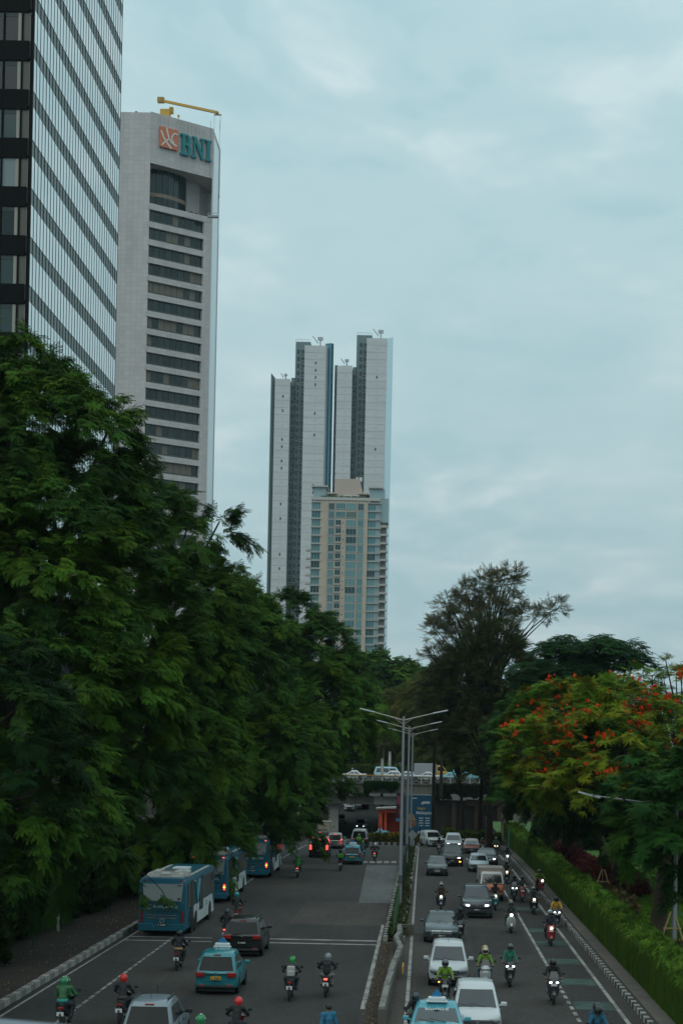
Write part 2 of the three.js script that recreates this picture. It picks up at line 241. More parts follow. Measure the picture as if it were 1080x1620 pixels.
// a tree: trunk and limbs reaching into pads of foliage that lie on the surfaces of a few rounded masses
function makeTree(o) {
  const r = rng(o.seed), t = thing(o.name ?? 'street_tree', o.label, 'tree', o.base, 0, o.group), B = new THREE.Vector3(...(Array.isArray(o.base) ? o.base : [o.base.x, o.base.y, o.base.z]));
  const masses = o.masses.map((m) => ({ c: at(m[0], m[1], m[2]).sub(B), r: new THREE.Vector3(...[m[3], m[4], m[5]].map((v) => Math.max(v * 0.55, v - (o.shrink ?? 0)))) }));
  const pads = [];
  for (const m of masses) {
    const n = Math.round((m.r.x * m.r.y + m.r.y * m.r.z + m.r.x * m.r.z) * 4.2 / (o.padR * o.padR * (o.spacing ?? 1.5)));
    for (let i = 0; i < n; i++) {
      const y = 1 - 2 * (i + 0.5) / n, a = i * 2.39996 + r() * 0.9, h = Math.sqrt(1 - y * y), d = new THREE.Vector3(Math.cos(a) * h, y, Math.sin(a) * h);
      if (y < -0.6 && r() < (o.openBelow ?? 0.6)) continue;
      if (d.z < -0.6 && r() < 0.25) continue;
      const q = (o.inner && r() < o.inner) ? 0.45 + 0.3 * r() : (o.deep ?? 0.66) + (1.04 - (o.deep ?? 0.66)) * Math.sqrt(r()), c = m.c.clone().add(d.clone().multiply(m.r).multiplyScalar(q));
      if (masses.some((k) => k !== m && c.clone().sub(k.c).divide(k.r).length() < 0.72)) continue;
      if (c.y + B.y < (o.floor ?? 3)) continue;
      pads.push({ c, d: d.clone().divide(m.r).normalize(), r: o.padR * (0.65 + 0.7 * r()) });
    }
  }
  const list = [], extra = [], twigs = [];
  for (const p of pads) {
    const tone = r() < (o.lime ?? 0.06) ? o.limeCol ?? [0.13, 0.22, 0.03] : pick(r, o.cols), k = 0.78 + 0.44 * r(), n = Math.round((o.density ?? 34) * (p.r / o.padR) ** 2);
    if (o.plates) for (let i = 0; i < n; i++) {                      // flat plates of foliage
      const a = r() * 6.283, u = Math.sqrt(r()), y = (1 - u * u) * (o.padH ?? 0.45) + (r() - 0.6) * 0.22, c = Math.cos(a) * u, s = Math.sin(a) * u, pt = [p.c.x + c * p.r, p.c.y + y * p.r - u * u * u * p.r * (o.rim ?? 0.35), p.c.z + s * p.r];
      const dir = [c * (0.4 + u) + p.d.x * 0.45 + (o.wild ?? 0.6) * (r() - 0.5), (o.lift ?? 0) - 0.10 - (o.hang ?? 0.55) * u * r() + 0.25 * (r() - 0.4), s * (0.4 + u) + p.d.z * 0.45 + (o.wild ?? 0.6) * (r() - 0.5)], q = { p: pt, dir, up: [0.5 * (r() - 0.5), 1, 0.5 * (r() - 0.5)], s: (o.size ?? 1) * (0.7 + 0.6 * r()), c: tintOf(r, tone.map((v) => v * k), 0.22) };
      (o.flowers && r() < o.flowers(p, pt, r) ? extra : list).push(q);
    } else {                                                         // twigs that reach out of the crown and droop, each with its own sprays
      const m = o.twigs ?? 7;
      for (let i = 0; i < m; i++) {
        const w = new THREE.Vector3(p.d.x * 0.8 + 1.7 * (r() - 0.5), p.d.y * 0.6 + (o.rise ?? 0.25) + 1.1 * (r() - 0.5), p.d.z * 0.8 + 1.7 * (r() - 0.5)).normalize(), len = p.r * (0.6 + 1.0 * r() * r() + 0.3 * r()), sag = (o.hang ?? 0.55) * (0.3 + 0.9 * r()), c = Math.max(2, Math.round(n / m * (0.6 + 0.8 * r()))), tn = tintOf(r, tone.map((v) => v * k), 0.16);
        const P = (q) => [p.c.x + w.x * len * q, p.c.y + w.y * len * q - sag * len * q * q, p.c.z + w.z * len * q];
        for (let h = 0; h < c; h++) {
          const q = 0.15 + 0.85 * Math.sqrt((h + r()) / c), b = P(q), jt = 0.22 * p.r;
          const e = { p: [b[0] + jt * (r() - 0.5), b[1] + jt * (r() - 0.5), b[2] + jt * (r() - 0.5)], dir: [w.x + (o.wild ?? 1) * (r() - 0.5), w.y * 0.6 - sag * 1.4 * q + (o.wild ?? 1) * 0.7 * (r() - 0.5) + (o.lift ?? 0), w.z + (o.wild ?? 1) * (r() - 0.5)], up: [0.7 * (r() - 0.5), 1, 0.7 * (r() - 0.5)], s: (o.size ?? 1) * (0.55 + 0.75 * r()), c: tintOf(r, tn, 0.14) };
          (o.flowers && r() < o.flowers(p, b, r) ? extra : list).push(e);
        }
        if (o.twigR && r() < 0.6) twigs.push(bar(P(0), P(0.5), o.twigR, o.twigR * 0.7, 3), bar(P(0.5), P(0.95), o.twigR * 0.7, o.twigR * 0.3, 3));
      }
    }
  }
  if (twigs.length) part(t, 'twigs', twigs, o.bark ?? M.bark).userData.kind = 'stuff';
  scatter(t, 'crown', o.geo, o.mat, list);
  if (extra.length) scatter(t, 'blossom', o.flowerGeo, o.flowerMat, extra.map((q) => ({ ...q, p: [q.p[0], q.p[1] + 0.12, q.p[2]], s: q.s * (o.flowerSize ?? 1), c: [0.68 + 0.2 * r(), 0.07 + 0.10 * r() * r(), 0.014] })));
  const fork = o.fork ?? 0.3, top = masses.reduce((s, m) => Math.max(s, m.c.y), 0), lead = masses[0].c, bark = o.bark ?? M.bark, fy = Math.max(2.5, top * fork), R = o.trunkR ?? 0.5;
  const spine = [[0, -0.3, 0], [lead.x * 0.02 + 0.2 * (r() - 0.5), fy * 0.5, 0.15 * (r() - 0.5)], [lead.x * 0.15, fy, lead.z * 0.15]];
  if (o.leader) spine.push([lead.x * 0.5, lerp(fy, top, 0.5), lead.z * 0.5], [lead.x, top + masses[0].r.y * o.leader, lead.z]);
  const curve = new THREE.CatmullRomCurve3(spine.map((p) => new THREE.Vector3(...p))), rings = [], N = 14;
  for (let i = 0; i <= N; i++) { const c = curve.getPoint(i / N), rr = R * (o.leader ? 1 - 0.9 * i / N : 1 - 0.35 * i / N) * (1 + 0.5 * Math.exp(-i * 0.9)), ring = []; for (let k = 0; k < 9; k++) { const a = k / 9 * 6.283, q = rr * (0.88 + 0.24 * noise3(k * 1.3, i * 0.6, o.seed)); ring.push([c.x + Math.cos(a) * q, c.y, c.z - Math.sin(a) * q]); } rings.push(ring); }
  part(t, 'trunk', loft(rings, true, null), bark);
  const want = o.limbs ?? 26, step = Math.max(1, Math.floor(pads.length / want));
  for (let i = Math.floor(r() * step); i < pads.length; i += step) {
    const e = pads[i].c, s = o.leader ? curve.getPoint(clamp(0.25 + 0.7 * (e.y / (top + masses[0].r.y)) - 0.12, 0.2, 0.95)) : curve.getPoint(0.8 + 0.2 * r()), l = e.clone().sub(s), mid = s.clone().addScaledVector(l, 0.5).add(new THREE.Vector3(0.1 * l.length() * (r() - 0.5), l.length() * (o.bow ?? 0.12), 0.1 * l.length() * (r() - 0.5))), r0 = clamp(l.length() * 0.016, 0.05, R * 0.55);
    const cv = new THREE.CatmullRomCurve3([s, mid, e]), rg = []; for (let k = 0; k <= 7; k++) { const c = cv.getPoint(k / 7), q = r0 * (1 - 0.82 * k / 7), tn = cv.getTangent(k / 7), sx = new THREE.Vector3(0, 0, 1).cross(tn).normalize(), sy = tn.clone().cross(sx); rg.push([0, 1, 2, 3, 4].map((j) => { const a = j / 5 * 6.283; return c.clone().addScaledVector(sx, Math.cos(a) * q).addScaledVector(sy, Math.sin(a) * q).toArray(); })); }
    part(t, i >= step ? 'limb' : 'limb', loft(rg, true, null), bark);
  }
  return t;
}
// ---------------------------------------------------------------- ground and roads
{
  const xs = [-900, -500, -120, -60, -32, -19.6, -19.5, -19, -15, -8, -2, 4, 9, 9.1, 9.2, 20, 60, 140, 500, 900], ds = [-200, 0, 60, 100];
  for (let d = 135; d <= 345; d += 6) ds.push(d);
  ds.push(420, 700, 1000, 1600);
  const p = [], uv = [], idx = [];
  for (const d of ds) for (const x of xs) { p.push(x, (x >= -19.5 && x <= 9.1 ? dip(d) : 0) - 0.05, -d); uv.push(x, d); }
  for (let i = 0; i < ds.length - 1; i++) for (let k = 0; k < xs.length - 1; k++) { const a = i * xs.length + k; idx.push(a, a + 1, a + xs.length + 1, a, a + xs.length + 1, a + xs.length); }
  const g = new THREE.BufferGeometry(); g.setAttribute('position', new THREE.Float32BufferAttribute(p, 3)); g.setAttribute('uv', new THREE.Float32BufferAttribute(uv, 2)); g.setIndex(idx); g.computeVertexNormals();
  struct('ground', g, M.soil);
}
struct('road', strip(-15.45, (d) => (d < 172 ? 8.35 : lerp(8.35, 3, clamp((d - 172) / 30))), 12, 344, 0.004, 3, true, 6), M.asphalt);
struct('sidewalk', (() => { const g = [strip(-19.4, -15.62, 20, 236, 0.15, 6)]; return g; })(), M.soil);
// patches of newer and older surfacing
const patch = (name, x0, x1, d0, d1, lift, m) => struct(name, strip(x0, x1, d0, d1, lift), m);
patch('asphalt_patch', (d) => lerp(-9.9, -7.4, (d - 56) / 40), -2.25, 60, 96.4, 0.010, M.asphaltDark);
patch('asphalt_patch', -7.5, -2.0, 96.4, 111, 0.010, M.asphaltBrown);
patch('concrete_slab', (d) => lerp(-4.1, -4.9, (d - 111) / 40), -2.0, 111, 149, 0.010, M.slabPale);
patch('asphalt_patch', -1.95, -0.62, 20, 150, 0.010, M.asphaltBrown);
patch('asphalt_patch', -2.02, -1.5, 20, 88, 0.011, std([0.075, 0.058, 0.044], 1, 0, { map: soilMap }));
patch('asphalt_patch', -15.4, -12.95, 20, 78, 0.010, M.asphaltDark);
patch('asphalt_patch', 6.05, 7.55, 20, 150, 0.010, M.asphaltDark);
patch('asphalt_patch', 2.6, 5.6, 84, 97, 0.010, M.asphaltDark);
// painted lines
const lineOn = (name, x0, x1, d0, d1, lift = 0.016) => struct(name, strip(x0, x1, d0, d1, lift), M.white);
{ const g = []; for (let d = 50; d < 90; d += 1.25) g.push(strip(-12.87, -12.74, d, d + 0.93, 0.016)); struct('lane_line', join(g), M.white); }
lineOn('lane_line', -12.95, -12.8, 118, 190);
lineOn('lane_line', -2.26, -2.08, 65, 97);
lineOn('lane_line', -0.57, -0.42, 20, 190);
lineOn('edge_line', 7.62, 7.78, 20, 176);
lineOn('edge_line', -15.12, -15.02, 50, 110);
for (const [d, t, x0, x1] of [[86.5, 0.35, -15.0, -10.6], [88.2, 0.35, -15.0, -10.8], [86.6, 0.4, -8.6, -2.25], [88.3, 0.5, -8.45, -2.25]]) lineOn('stop_line', x0, x1, d, d + t, 0.017);
{ const g = []; for (let d = 30; d < 190; d += 1.5) g.push(strip(5.84, 5.99, d, d + (d < 74 ? 0.85 : 1.5), 0.016)); struct('lane_line', join(g), M.white); }
for (let i = 0; i < 5; i++) { const p = G(577 + i * 11.4, 1364); lineOn('crossing_stripe', p.x - 0.22, p.x + 0.24, -p.z - 1.6, -p.z + 1.6); }
for (const y of [1591, 1554, 1522, 1494, 1474, 1440, 1380, 1369]) { const d = -G(930, y).z; patch('green_lane_bar', 6.06, 7.56, d - 1.15, d + 1.0, 0.0155, M.greenBar); }

// ---------------------------------------------------------------- kerbs: every stone of the near stretch on its own
const stoneGeo = (w, h, l) => rbox(w, h, l, 0.03, 0, h / 2 - 0.03, 0, 1);
function kerb(label, x, d0, d1, pitch, w, h, mats, gap = 0.02, rr = rng(5)) {
  const k = new THREE.Group(); k.name = numbered('kerb'); scene.add(k); k.userData.kind = 'structure';
  const g = stoneGeo(w, h, pitch - gap); let i = 0;
  for (let d = d0; d < d1; d += pitch) { const xx = typeof x === 'function' ? x(d) : x, m = mats[i++ % mats.length]; part(k, i > 1 ? `kerb_stone_${String(i - 1).padStart(3, '0')}` : 'kerb_stone', g, m, [xx + (rr() - 0.5) * 0.03, dip(d) + (rr() - 0.5) * 0.02, -d - pitch / 2], [(rr() - 0.5) * 0.03, (rr() - 0.5) * 0.05, 0]); }
  return k;
}
kerb('', (d) => 8.42, 52, 176, 0.5, 0.22, 0.26, [M.kerbWhite, M.kerbBlack]);
kerb('', (d) => -15.56, 50, 128, 0.85, 0.28, 0.30, [M.kerbWhite, M.kerbGrey]);
kerb('', (d) => -1.86, 88.5, 150, 0.62, 0.24, 0.30, [M.kerbWhite, M.kerbBlack]);
kerb('', (d) => lerp(-0.98, -0.72, (d - 88) / 90), 88.5, 186, 0.62, 0.24, 0.30, [M.kerbWhite, M.kerbBlack]);
{ const k = new THREE.Group(); k.name = numbered('kerb'); scene.add(k); k.userData.kind = 'structure'; const g = rbox(0.32, 0.36, 0.3, 0.03, 0, 0.15, 0, 1); for (let i = 0; i < 24; i++) part(k, i ? `kerb_stone_${String(i).padStart(3, '0')}` : 'kerb_stone', g, i % 2 ? M.kerbBlack : M.kerbWhite, [-8.0 + i * 0.34, dip(196), -196]); }
struct('stone_ledge', (() => { const g = []; for (let d = 45; d < 190; d += 2.05) g.push(rbox(0.62, 0.34, 2.0, 0.03, 8.86, dip(d) + 0.17, -d - 1, 1)); return g; })(), M.stone);
struct('planter_soil', strip(-1.74, -0.86, 88.5, 186, 0.12), M.soil);
struct('lawn', (() => { const xs = [9.15, 10.8, 13, 18, 26, 40, 90], p = [], uv = [], idx = [], ds = []; for (let d = 30; d <= 250; d += 8) ds.push(d); ds.forEach((d) => xs.forEach((x) => { p.push(x, 0.12 + 0.6 * smooth(9, 16, x) + 0.9 * smooth(15, 50, x) + 0.35 * (fbm(x * 0.12, 3, d * 0.09, 2) - 0.5), -d); uv.push(x, d); })); for (let i = 0; i < ds.length - 1; i++) for (let k = 0; k < xs.length - 1; k++) { const a = i * xs.length + k, m = xs.length; idx.push(a, a + 1, a + m + 1, a, a + m + 1, a + m); } const g = new THREE.BufferGeometry(); g.setAttribute('position', new THREE.Float32BufferAttribute(p, 3)); g.setAttribute('uv', new THREE.Float32BufferAttribute(uv, 2)); g.setIndex(idx); g.computeVertexNormals(); return g; })(), M.grass);
const lawnY = (x, d) => 0.12 + 0.6 * smooth(9, 16, x) + 0.9 * smooth(15, 50, x) + 0.35 * (fbm(x * 0.12, 3, d * 0.09, 2) - 0.5);

// ---------------------------------------------------------------- the dividing barrier, its fence and the lamps
{
  const path = [[605, 1622], [612, 1585], [619, 1560], [623, 1545], [629, 1532], [634, 1517], [627, 1503], [633, 1492], [632, 1481]].map(([x, y]) => G(x - 1, y)), r = rng(11), coping = std([0.25, 0.24, 0.215], 0.95, 0, { map: wornMap }), block = std([0.15, 0.14, 0.12], 0.95, 0, { map: concreteMap });
  const t = thing('concrete_barrier', 'low crooked concrete barrier with whitewashed top between the two roads', 'barrier', [path[4].x, 0, path[4].z]);
  path.slice(0, -1).forEach((a, i) => {
    const b = path[i + 1], A = [a.x - path[4].x, 0.30, a.z - path[4].z], B = [b.x - path[4].x, 0.30, b.z - path[4].z];
    part(t, 'barrier_block', [beam([A[0], 0.28, A[2]], [B[0], 0.28, B[2] + 0.04], 0.32, 0.58)], block);
    part(t, 'coping', [beam([A[0] - 0.02, 0.62, A[2] - 0.05], [B[0] + 0.02, 0.62, B[2] + 0.05], 0.22, 0.10)], coping);
  });
  part(t, 'reflector_board', rbox(0.06, 0.34, 1.3, 0.02, 0.30, 0.42, 3.2), M.plateYellow);
  part(t, 'end_wall', rbox(0.75, 0.62, 0.26, 0.03, 0.28, 0.30, path[8].z - path[4].z - 0.4), block);
  const f = thing('median_fence', 'green picket fence in the planter between the striped kerbs', 'fence', [-1.42, 0.1, -90], 0);
  const picket = box(0.035, 1.35, 0.035, 0, 0.72, 0), post = box(0.08, 1.55, 0.08, 0, 0.78, 0), pk = [];
  for (let i = 0; i < 60; i++) { const d = i * 0.5; part(f, i ? `picket_${String(i).padStart(3, '0')}` : 'picket', picket, M.greenFence, [Math.sin(i) * 0.01, dip(90 + d), -d]); }
  for (let d = 30; d < 95; d += 0.5) pk.push(mv(picket.clone(), 0, dip(90 + d), -d));
  tag(part(f, 'far_pickets', pk, M.iron), null, null, null, 'stuff');
  for (let d = 0; d < 95; d += 2.5) part(f, 'post', post, d < 30 ? M.greenFence : M.iron, [0, dip(90 + d), -d + 0.1]);
  for (const h of [0.32, 1.18]) part(f, 'rail', [beam([0, h, 0.2], [0, h, -45], 0.05, 0.05), beam([0, h, -45], [0, h + dip(185), -95], 0.05, 0.05)], M.greenFence);
}
const lampCol = M.steel;
function streetLamp(d, label) {
  const x = -1.38, t = thing('street_lamp', label, 'street lamp', [x, dip(d), -d], 0, 'double arm street lamps along the median');
  const h = 12.1 - dip(d);
  part(t, 'pole', [cyl(0.13, 0.075, h, 0, h / 2, 0, 12), cyl(0.2, 0.2, 0.25, 0, 0.2, 0, 12)], lampCol);
  part(t, 'control_box', rbox(0.26, 0.5, 0.2, 0.02, 0, 1.9, 0.16), M.steelDark);
  for (const s of [-1, 1]) {
    const arm = part(t, 'arm', [bar([0, h - 0.25, 0], [s * 1.85, h + 0.22, 0], 0.05, 0.035, 8), bar([0, h - 0.5, 0], [s * 0.75, h - 0.02, 0], 0.03, 0.02, 6)], std([0.38, 0.33, 0.27], 0.55, 0.3));
    const l = part(arm, 'lamp_head', [rbox(1.0, 0.09, 0.28, 0.04, 0, 0, 0)], std([0.5, 0.51, 0.52], 0.4, 0.3), [s * 2.28, h + 0.32, 0], [0, 0, s * 0.22]);
  }
  return t;
}
streetLamp(107, 'nearest tall grey street lamp with two long arms, standing in the median planter');
streetLamp(145, 'middle one of the three double arm street lamps lined up in the median');
streetLamp(189, 'farthest and smallest of the three double arm street lamps in the median');

// ---------------------------------------------------------------- the overpass
const DB = 255, XB = (px) => dirOf(px, 1245)[0] * DB;
{
  const t = thing('overpass', 'concrete road overpass with crossed balustrade above the underpass mouth', 'bridge', [0, 0, -DB]);
  const top = 5.55;
  part(t, 'deck', box(86, 0.65, 44, -6, top - 0.33, -22.1), M.concreteDark);  // unseen rear part extended far back to keep the underpass dark
  part(t, 'road_surface', box(86, 0.02, 18, -6, top + 0.012, -10.6), M.asphalt);
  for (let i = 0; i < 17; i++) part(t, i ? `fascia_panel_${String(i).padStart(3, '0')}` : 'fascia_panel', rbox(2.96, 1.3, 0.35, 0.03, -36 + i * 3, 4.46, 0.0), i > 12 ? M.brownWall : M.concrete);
  part(t, 'fascia_ledge', [box(38, 0.18, 0.7, -18, 5.2, 0.12), box(38, 0.14, 0.6, -18, 3.76, 0.08)], M.concrete);
  const pane = [bar([-0.6, 0.1, 0], [0.6, 0.95, 0], 0.07, 0.07, 4), bar([-0.6, 0.95, 0], [0.6, 0.1, 0], 0.07, 0.07, 4), box(1.3, 0.10, 0.14, 0, 0.05, 0), box(1.3, 0.10, 0.14, 0, 1.0, 0)], pg = join(pane);
  for (let i = 0; i < 36; i++) {
    const x = -36 + i * 1.45;
    part(t, i ? `balustrade_panel_${String(i).padStart(3, '0')}` : 'balustrade_panel', pg, M.concrete, [x, 5.2, 0.1]);
    part(t, i ? `baluster_post_${String(i).padStart(3, '0')}` : 'baluster_post', rbox(0.2, 1.12, 0.26, 0.02, 0, 0.56, 0, 1), M.concretePale, [x - 0.72, 5.2, 0.1]);
  }
  part(t, 'top_rail', rbox(28, 0.16, 0.34, 0.04, -18, 6.36, 0.1), M.yellowRail);
  part(t, 'top_rail', rbox(22, 0.14, 0.32, 0.04, 7.02, 6.35, 0.1), M.concretePale);
  // the portal below the deck
  const x0 = XB(470), x1 = XB(632), w = x1 - x0;
  for (let i = 0; i < 4; i++) part(t, 'portal_beam', rbox(w / 4 - 0.04, 1.25, 0.7, 0.05, x0 + w / 4 * (i + 0.5), 2.6, -1.6), i === 3 ? M.concretePale : M.concrete);
  for (let i = 0; i < 9; i++) part(t, 'girder', box(0.6, 0.9, 42, x0 + w / 8 * i, 4.42, -22.6), M.concreteDark);
  for (const [x, d] of [[x0 - 0.9, -1.6], [x0 - 0.9, -10], [x0 - 0.9, -19], [x1 + 0.6, -1.6], [x1 + 0.6, -10], [x1 + 0.6, -19]]) part(t, 'pier', rbox(1.2, 7.6, 1.1, 0.08, x, 0.2, d), M.concrete);
  for (const [x, d, h] of [[XB(480), 11, 6.4], [XB(527), -3, 6.2]]) part(t, 'pier', rbox(d > 0 ? 0.85 : 1.5, h, 0.8, 0.06, x, h / 2 - 3.4, d), M.concretePale);
  part(t, 'abutment_wall', [box(1.6, 9.2, 44, x0 - 2.4, -0.2, -22.1), box(24, 8.2, 1.2, x0 - 15.2, 0.2, -1.2)], M.concreteDark);
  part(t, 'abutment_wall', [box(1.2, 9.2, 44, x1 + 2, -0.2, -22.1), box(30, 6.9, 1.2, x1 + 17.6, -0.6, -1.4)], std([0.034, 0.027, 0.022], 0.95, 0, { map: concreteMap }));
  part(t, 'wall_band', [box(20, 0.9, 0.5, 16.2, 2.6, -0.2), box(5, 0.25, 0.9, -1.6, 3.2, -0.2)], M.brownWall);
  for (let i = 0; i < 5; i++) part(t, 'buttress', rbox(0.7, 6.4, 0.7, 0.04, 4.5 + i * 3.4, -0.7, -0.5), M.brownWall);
  const r = thing('retaining_wall', 'low grey retaining wall of the slip road behind the far end of the hedge', 'wall', [14.5, 0, -238]);
  part(r, 'wall_panel', [box(9, 2.6, 0.4, 2.5, 1.3, 0)], M.concrete); part(r, 'coping', box(9.2, 0.2, 0.6, 2.5, 2.7, 0), M.concretePale);
}
for (const [px, y0, y1, d, label] of [[604, 1200, 1234, 256, 'short pale post in front of the overpass rail near the white van'], [616, 1189, 1216, 276, 'pale post standing behind the white van on the overpass']]) {
  const a = at(px, y1, d), b = at(px, y0, d), t = thing('rail_post', label, 'post', a), h = b.y - a.y; part(t, 'shaft', cyl(0.24, 0.2, h, 0, h / 2, 0, 10), M.concretePale); part(t, 'cap', cyl(0.27, 0.27, 0.14, 0, h, 0, 10), M.concrete);
}
// ---------------------------------------------------------------- kiosk, boards and signs by the underpass
{
  const d = 232, a = at(599, 1280, d), b = at(638, 1280, d), w = b.x - a.x, y0 = dip(d), t = thing('kiosk', 'orange red kiosk with a slanting white roof beside the underpass mouth', 'kiosk', [(a.x + b.x) / 2, y0, -d]);
  const red = std([0.72, 0.085, 0.025], 0.55), dark = std([0.50, 0.05, 0.018], 0.6), h = a.y - y0;
  part(t, 'back_wall', box(w, h, 0.2, 0, h / 2, -2.2), dark); part(t, 'side_wall', [box(0.2, h, 2.4, -w / 2 + 0.1, h / 2, -1.1)], red); part(t, 'side_wall', [box(0.2, h, 2.4, w / 2 - 0.1, h / 2, -1.1)], red);
  part(t, 'front_frame', [box(0.5, h, 0.18, -w / 2 + 0.26, h / 2, 0.1), box(0.3, h, 0.18, -w / 2 + 0.95, h / 2, 0.08), box(w, 0.45, 0.16, 0, h - 0.24, 0.06), box(w - 1.2, 1.1, 0.12, 0.6, 0.55, 0.05)], red);
  part(t, 'roof', [box(w + 0.9, 0.22, 3.4, 0.1, h + 0.2, -0.9, 0, 0, 0.055)], M.concretePale);
}
{
  const d = 226, c = at(662, 1288, d), t = thing('billboard', 'tall blue advertising board with white lettering standing beside the underpass', 'billboard', [c.x, dip(d), -d], -0.12), w = 3.7, h = 5.0, y = c.y - dip(d);
  part(t, 'panel', rbox(w, h, 0.2, 0.03, 0, y, 0), std([0.012, 0.095, 0.17], 0.5)); part(t, 'frame', [box(0.22, h + 0.6, 0.3, w / 2 + 0.1, y - 0.2, 0), box(w, 0.1, 0.3, 0, y - h / 2 - 0.05, 0), box(w + 0.2, 0.1, 0.3, 0, y + h / 2 + 0.05, 0)], std([0.4, 0.47, 0.5], 0.5));
  part(t, 'post', [box(0.2, y, 0.2, -1.2, y / 2 - 0.5, -0.25), box(0.2, y, 0.2, 1.2, y / 2 - 0.5, -0.25)], M.steelDark);
  part(t, 'lettering', [mv(letters('Malaysia', 0.36, 0.02), 0.72, y + 0.15, 0.105)], std([0.75, 0.8, 0.82], 0.6));
  part(t, 'lettering', [mv(letters('Ingin', 0.30, 0.02), 0.35, y + 0.75, 0.105)], std([0.75, 0.45, 0.08], 0.6));
  const lines = []; for (let k = 0; k < 4; k++) for (let c2 = 0; c2 < 2; c2++) lines.push(box(0.62 - 0.1 * (k % 2), 0.11, 0.02, 0.35 + c2 * 0.85, y - 0.5 - k * 0.33, 0.11)); lines.push(box(0.9, 0.1, 0.02, 0.8, y - 2.15, 0.11), box(0.7, 0.1, 0.02, -0.6, y + 2.1, 0.11));
  part(t, 'printed_lines', lines, std([0.7, 0.76, 0.8], 0.6));
  part(t, 'printed_camera', [rbox(0.95, 0.3, 0.02, 0.009, 1.0, y + 1.55, 0.11), cyl(0.18, 0.18, 0.02, 0.5, y + 1.45, 0.11, 10, 'z')], std([0.55, 0.62, 0.66], 0.6));
  part(t, 'printed_face', [cyl(0.75, 0.75, 0.02, -1.0, y - 1.1, 0.105, 20, 'z')], std([0.30, 0.12, 0.07], 0.6)); part(t, 'printed_hat', quads([[[-1.7, y - 0.8, 0.122], [-0.35, y - 0.8, 0.122], [-0.7, y + 0.0, 0.122], [-1.35, y + 0.0, 0.122]]]), std([0.45, 0.28, 0.12], 0.6));
}
{
  const d = 222, c = at(633, 1277, d), t = thing('banner', 'narrow dark red hanging banner between the kiosk and the blue billboard', 'banner', [c.x, dip(d), -d]), y = c.y - dip(d);
  part(t, 'cloth', [rbox(1.05, 3.7, 0.06, 0.02, 0, y, 0)], std([0.05, 0.018, 0.03], 0.8)); part(t, 'printed_patch', [box(0.7, 1.1, 0.02, -0.1, y + 0.9, 0.04), box(0.5, 0.7, 0.02, 0.1, y - 0.6, 0.04)], std([0.30, 0.05, 0.12], 0.8));
  part(t, 'lower_strip', box(1.05, 0.4, 0.07, 0, y - 1.65, 0.0), std([0.06, 0.24, 0.42], 0.7)); part(t, 'post', cyl(0.06, 0.06, y + 2, 0.55, (y + 2) / 2 - 0.2, 0), M.steelDark);
}
{ const d = 176, c = at(652, 1321, d), t = thing('road_sign', 'grey diamond shaped sign seen from behind on the median, below the lamps', 'road sign', [c.x, dip(d), -d]), y = c.y - dip(d); part(t, 'post', cyl(0.04, 0.04, y + 0.4, 0, (y + 0.4) / 2, -0.06), M.steelDark); part(t, 'plate', box(0.78, 0.78, 0.03, 0, y, 0, 0, 0, Math.PI / 4), std([0.30, 0.33, 0.34], 0.6, 0.2)); part(t, 'lower_plate', box(0.5, 0.5, 0.03, 0, y - 0.75, 0), std([0.25, 0.27, 0.28], 0.6, 0.2)); }
{ const d = 200, c = at(772, 1294, d), t = thing('road_sign', 'round grey road sign with a square plate below it near the hedge end', 'road sign', [c.x, dip(d), -d]), y = c.y - dip(d); part(t, 'post', cyl(0.05, 0.05, y + 0.2, 0, (y + 0.2) / 2, -0.06), M.steel); part(t, 'disc', cyl(0.32, 0.32, 0.04, 0, y, 0, 20, 'z'), std([0.22, 0.24, 0.24], 0.6, 0.2)); part(t, 'plate', box(0.56, 0.6, 0.03, 0, y - 1.1, 0), std([0.2, 0.22, 0.22], 0.6, 0.2)); }
for (const [px, py, d, label] of [[458, 1304, 214, 'traffic signal showing red, left of the white pier under the trees']]) {
  const c = at(px, py, d), t = thing('traffic_light', label, 'traffic light', [c.x, dip(d), -d]), y = c.y - dip(d);
  part(t, 'pole', cyl(0.07, 0.07, y, 0, y / 2, -0.2), M.steelDark); part(t, 'housing', rbox(0.36, 1.05, 0.26, 0.04, 0, y - 0.3, 0), M.black);
  for (let k = 0; k < 3; k++) { part(t, 'lamp', cyl(0.13, 0.13, 0.04, 0, y - k * 0.33, 0.14, 14, 'z'), k ? std([0.03, 0.04, 0.03], 0.3) : M.redLit); part(t, 'visor', cyl(0.16, 0.16, 0.14, 0, y + 0.03 - k * 0.33, 0.2, 12, 'z').scale(1, 1, 1), M.black); }
}
for (const [px, y0, y1, d, label] of [[684, 1142, 1322, 214, 'tall dark utility pole beside the blue billboard'], [697, 1138, 1262, 240, 'thin dark pole with a crossbar behind the utility pole']]) {
  const a = at(px, y1, d), b = at(px, y0, d), t = thing('utility_pole', label, 'pole', [a.x, a.y, a.z]), h = b.y - a.y; part(t, 'pole', cyl(0.24, 0.17, h, 0, h / 2, 0, 10), M.barkDark); part(t, 'crossbar', box(1.1, 0.14, 0.14, 0.1, h - 0.6, 0), M.barkDark); part(t, 'cable_guard', [bar([0, h * 0.74, 0], [-2.6, h * 0.95, 0.2], 0.07, 0.07, 5)], M.iron);
}
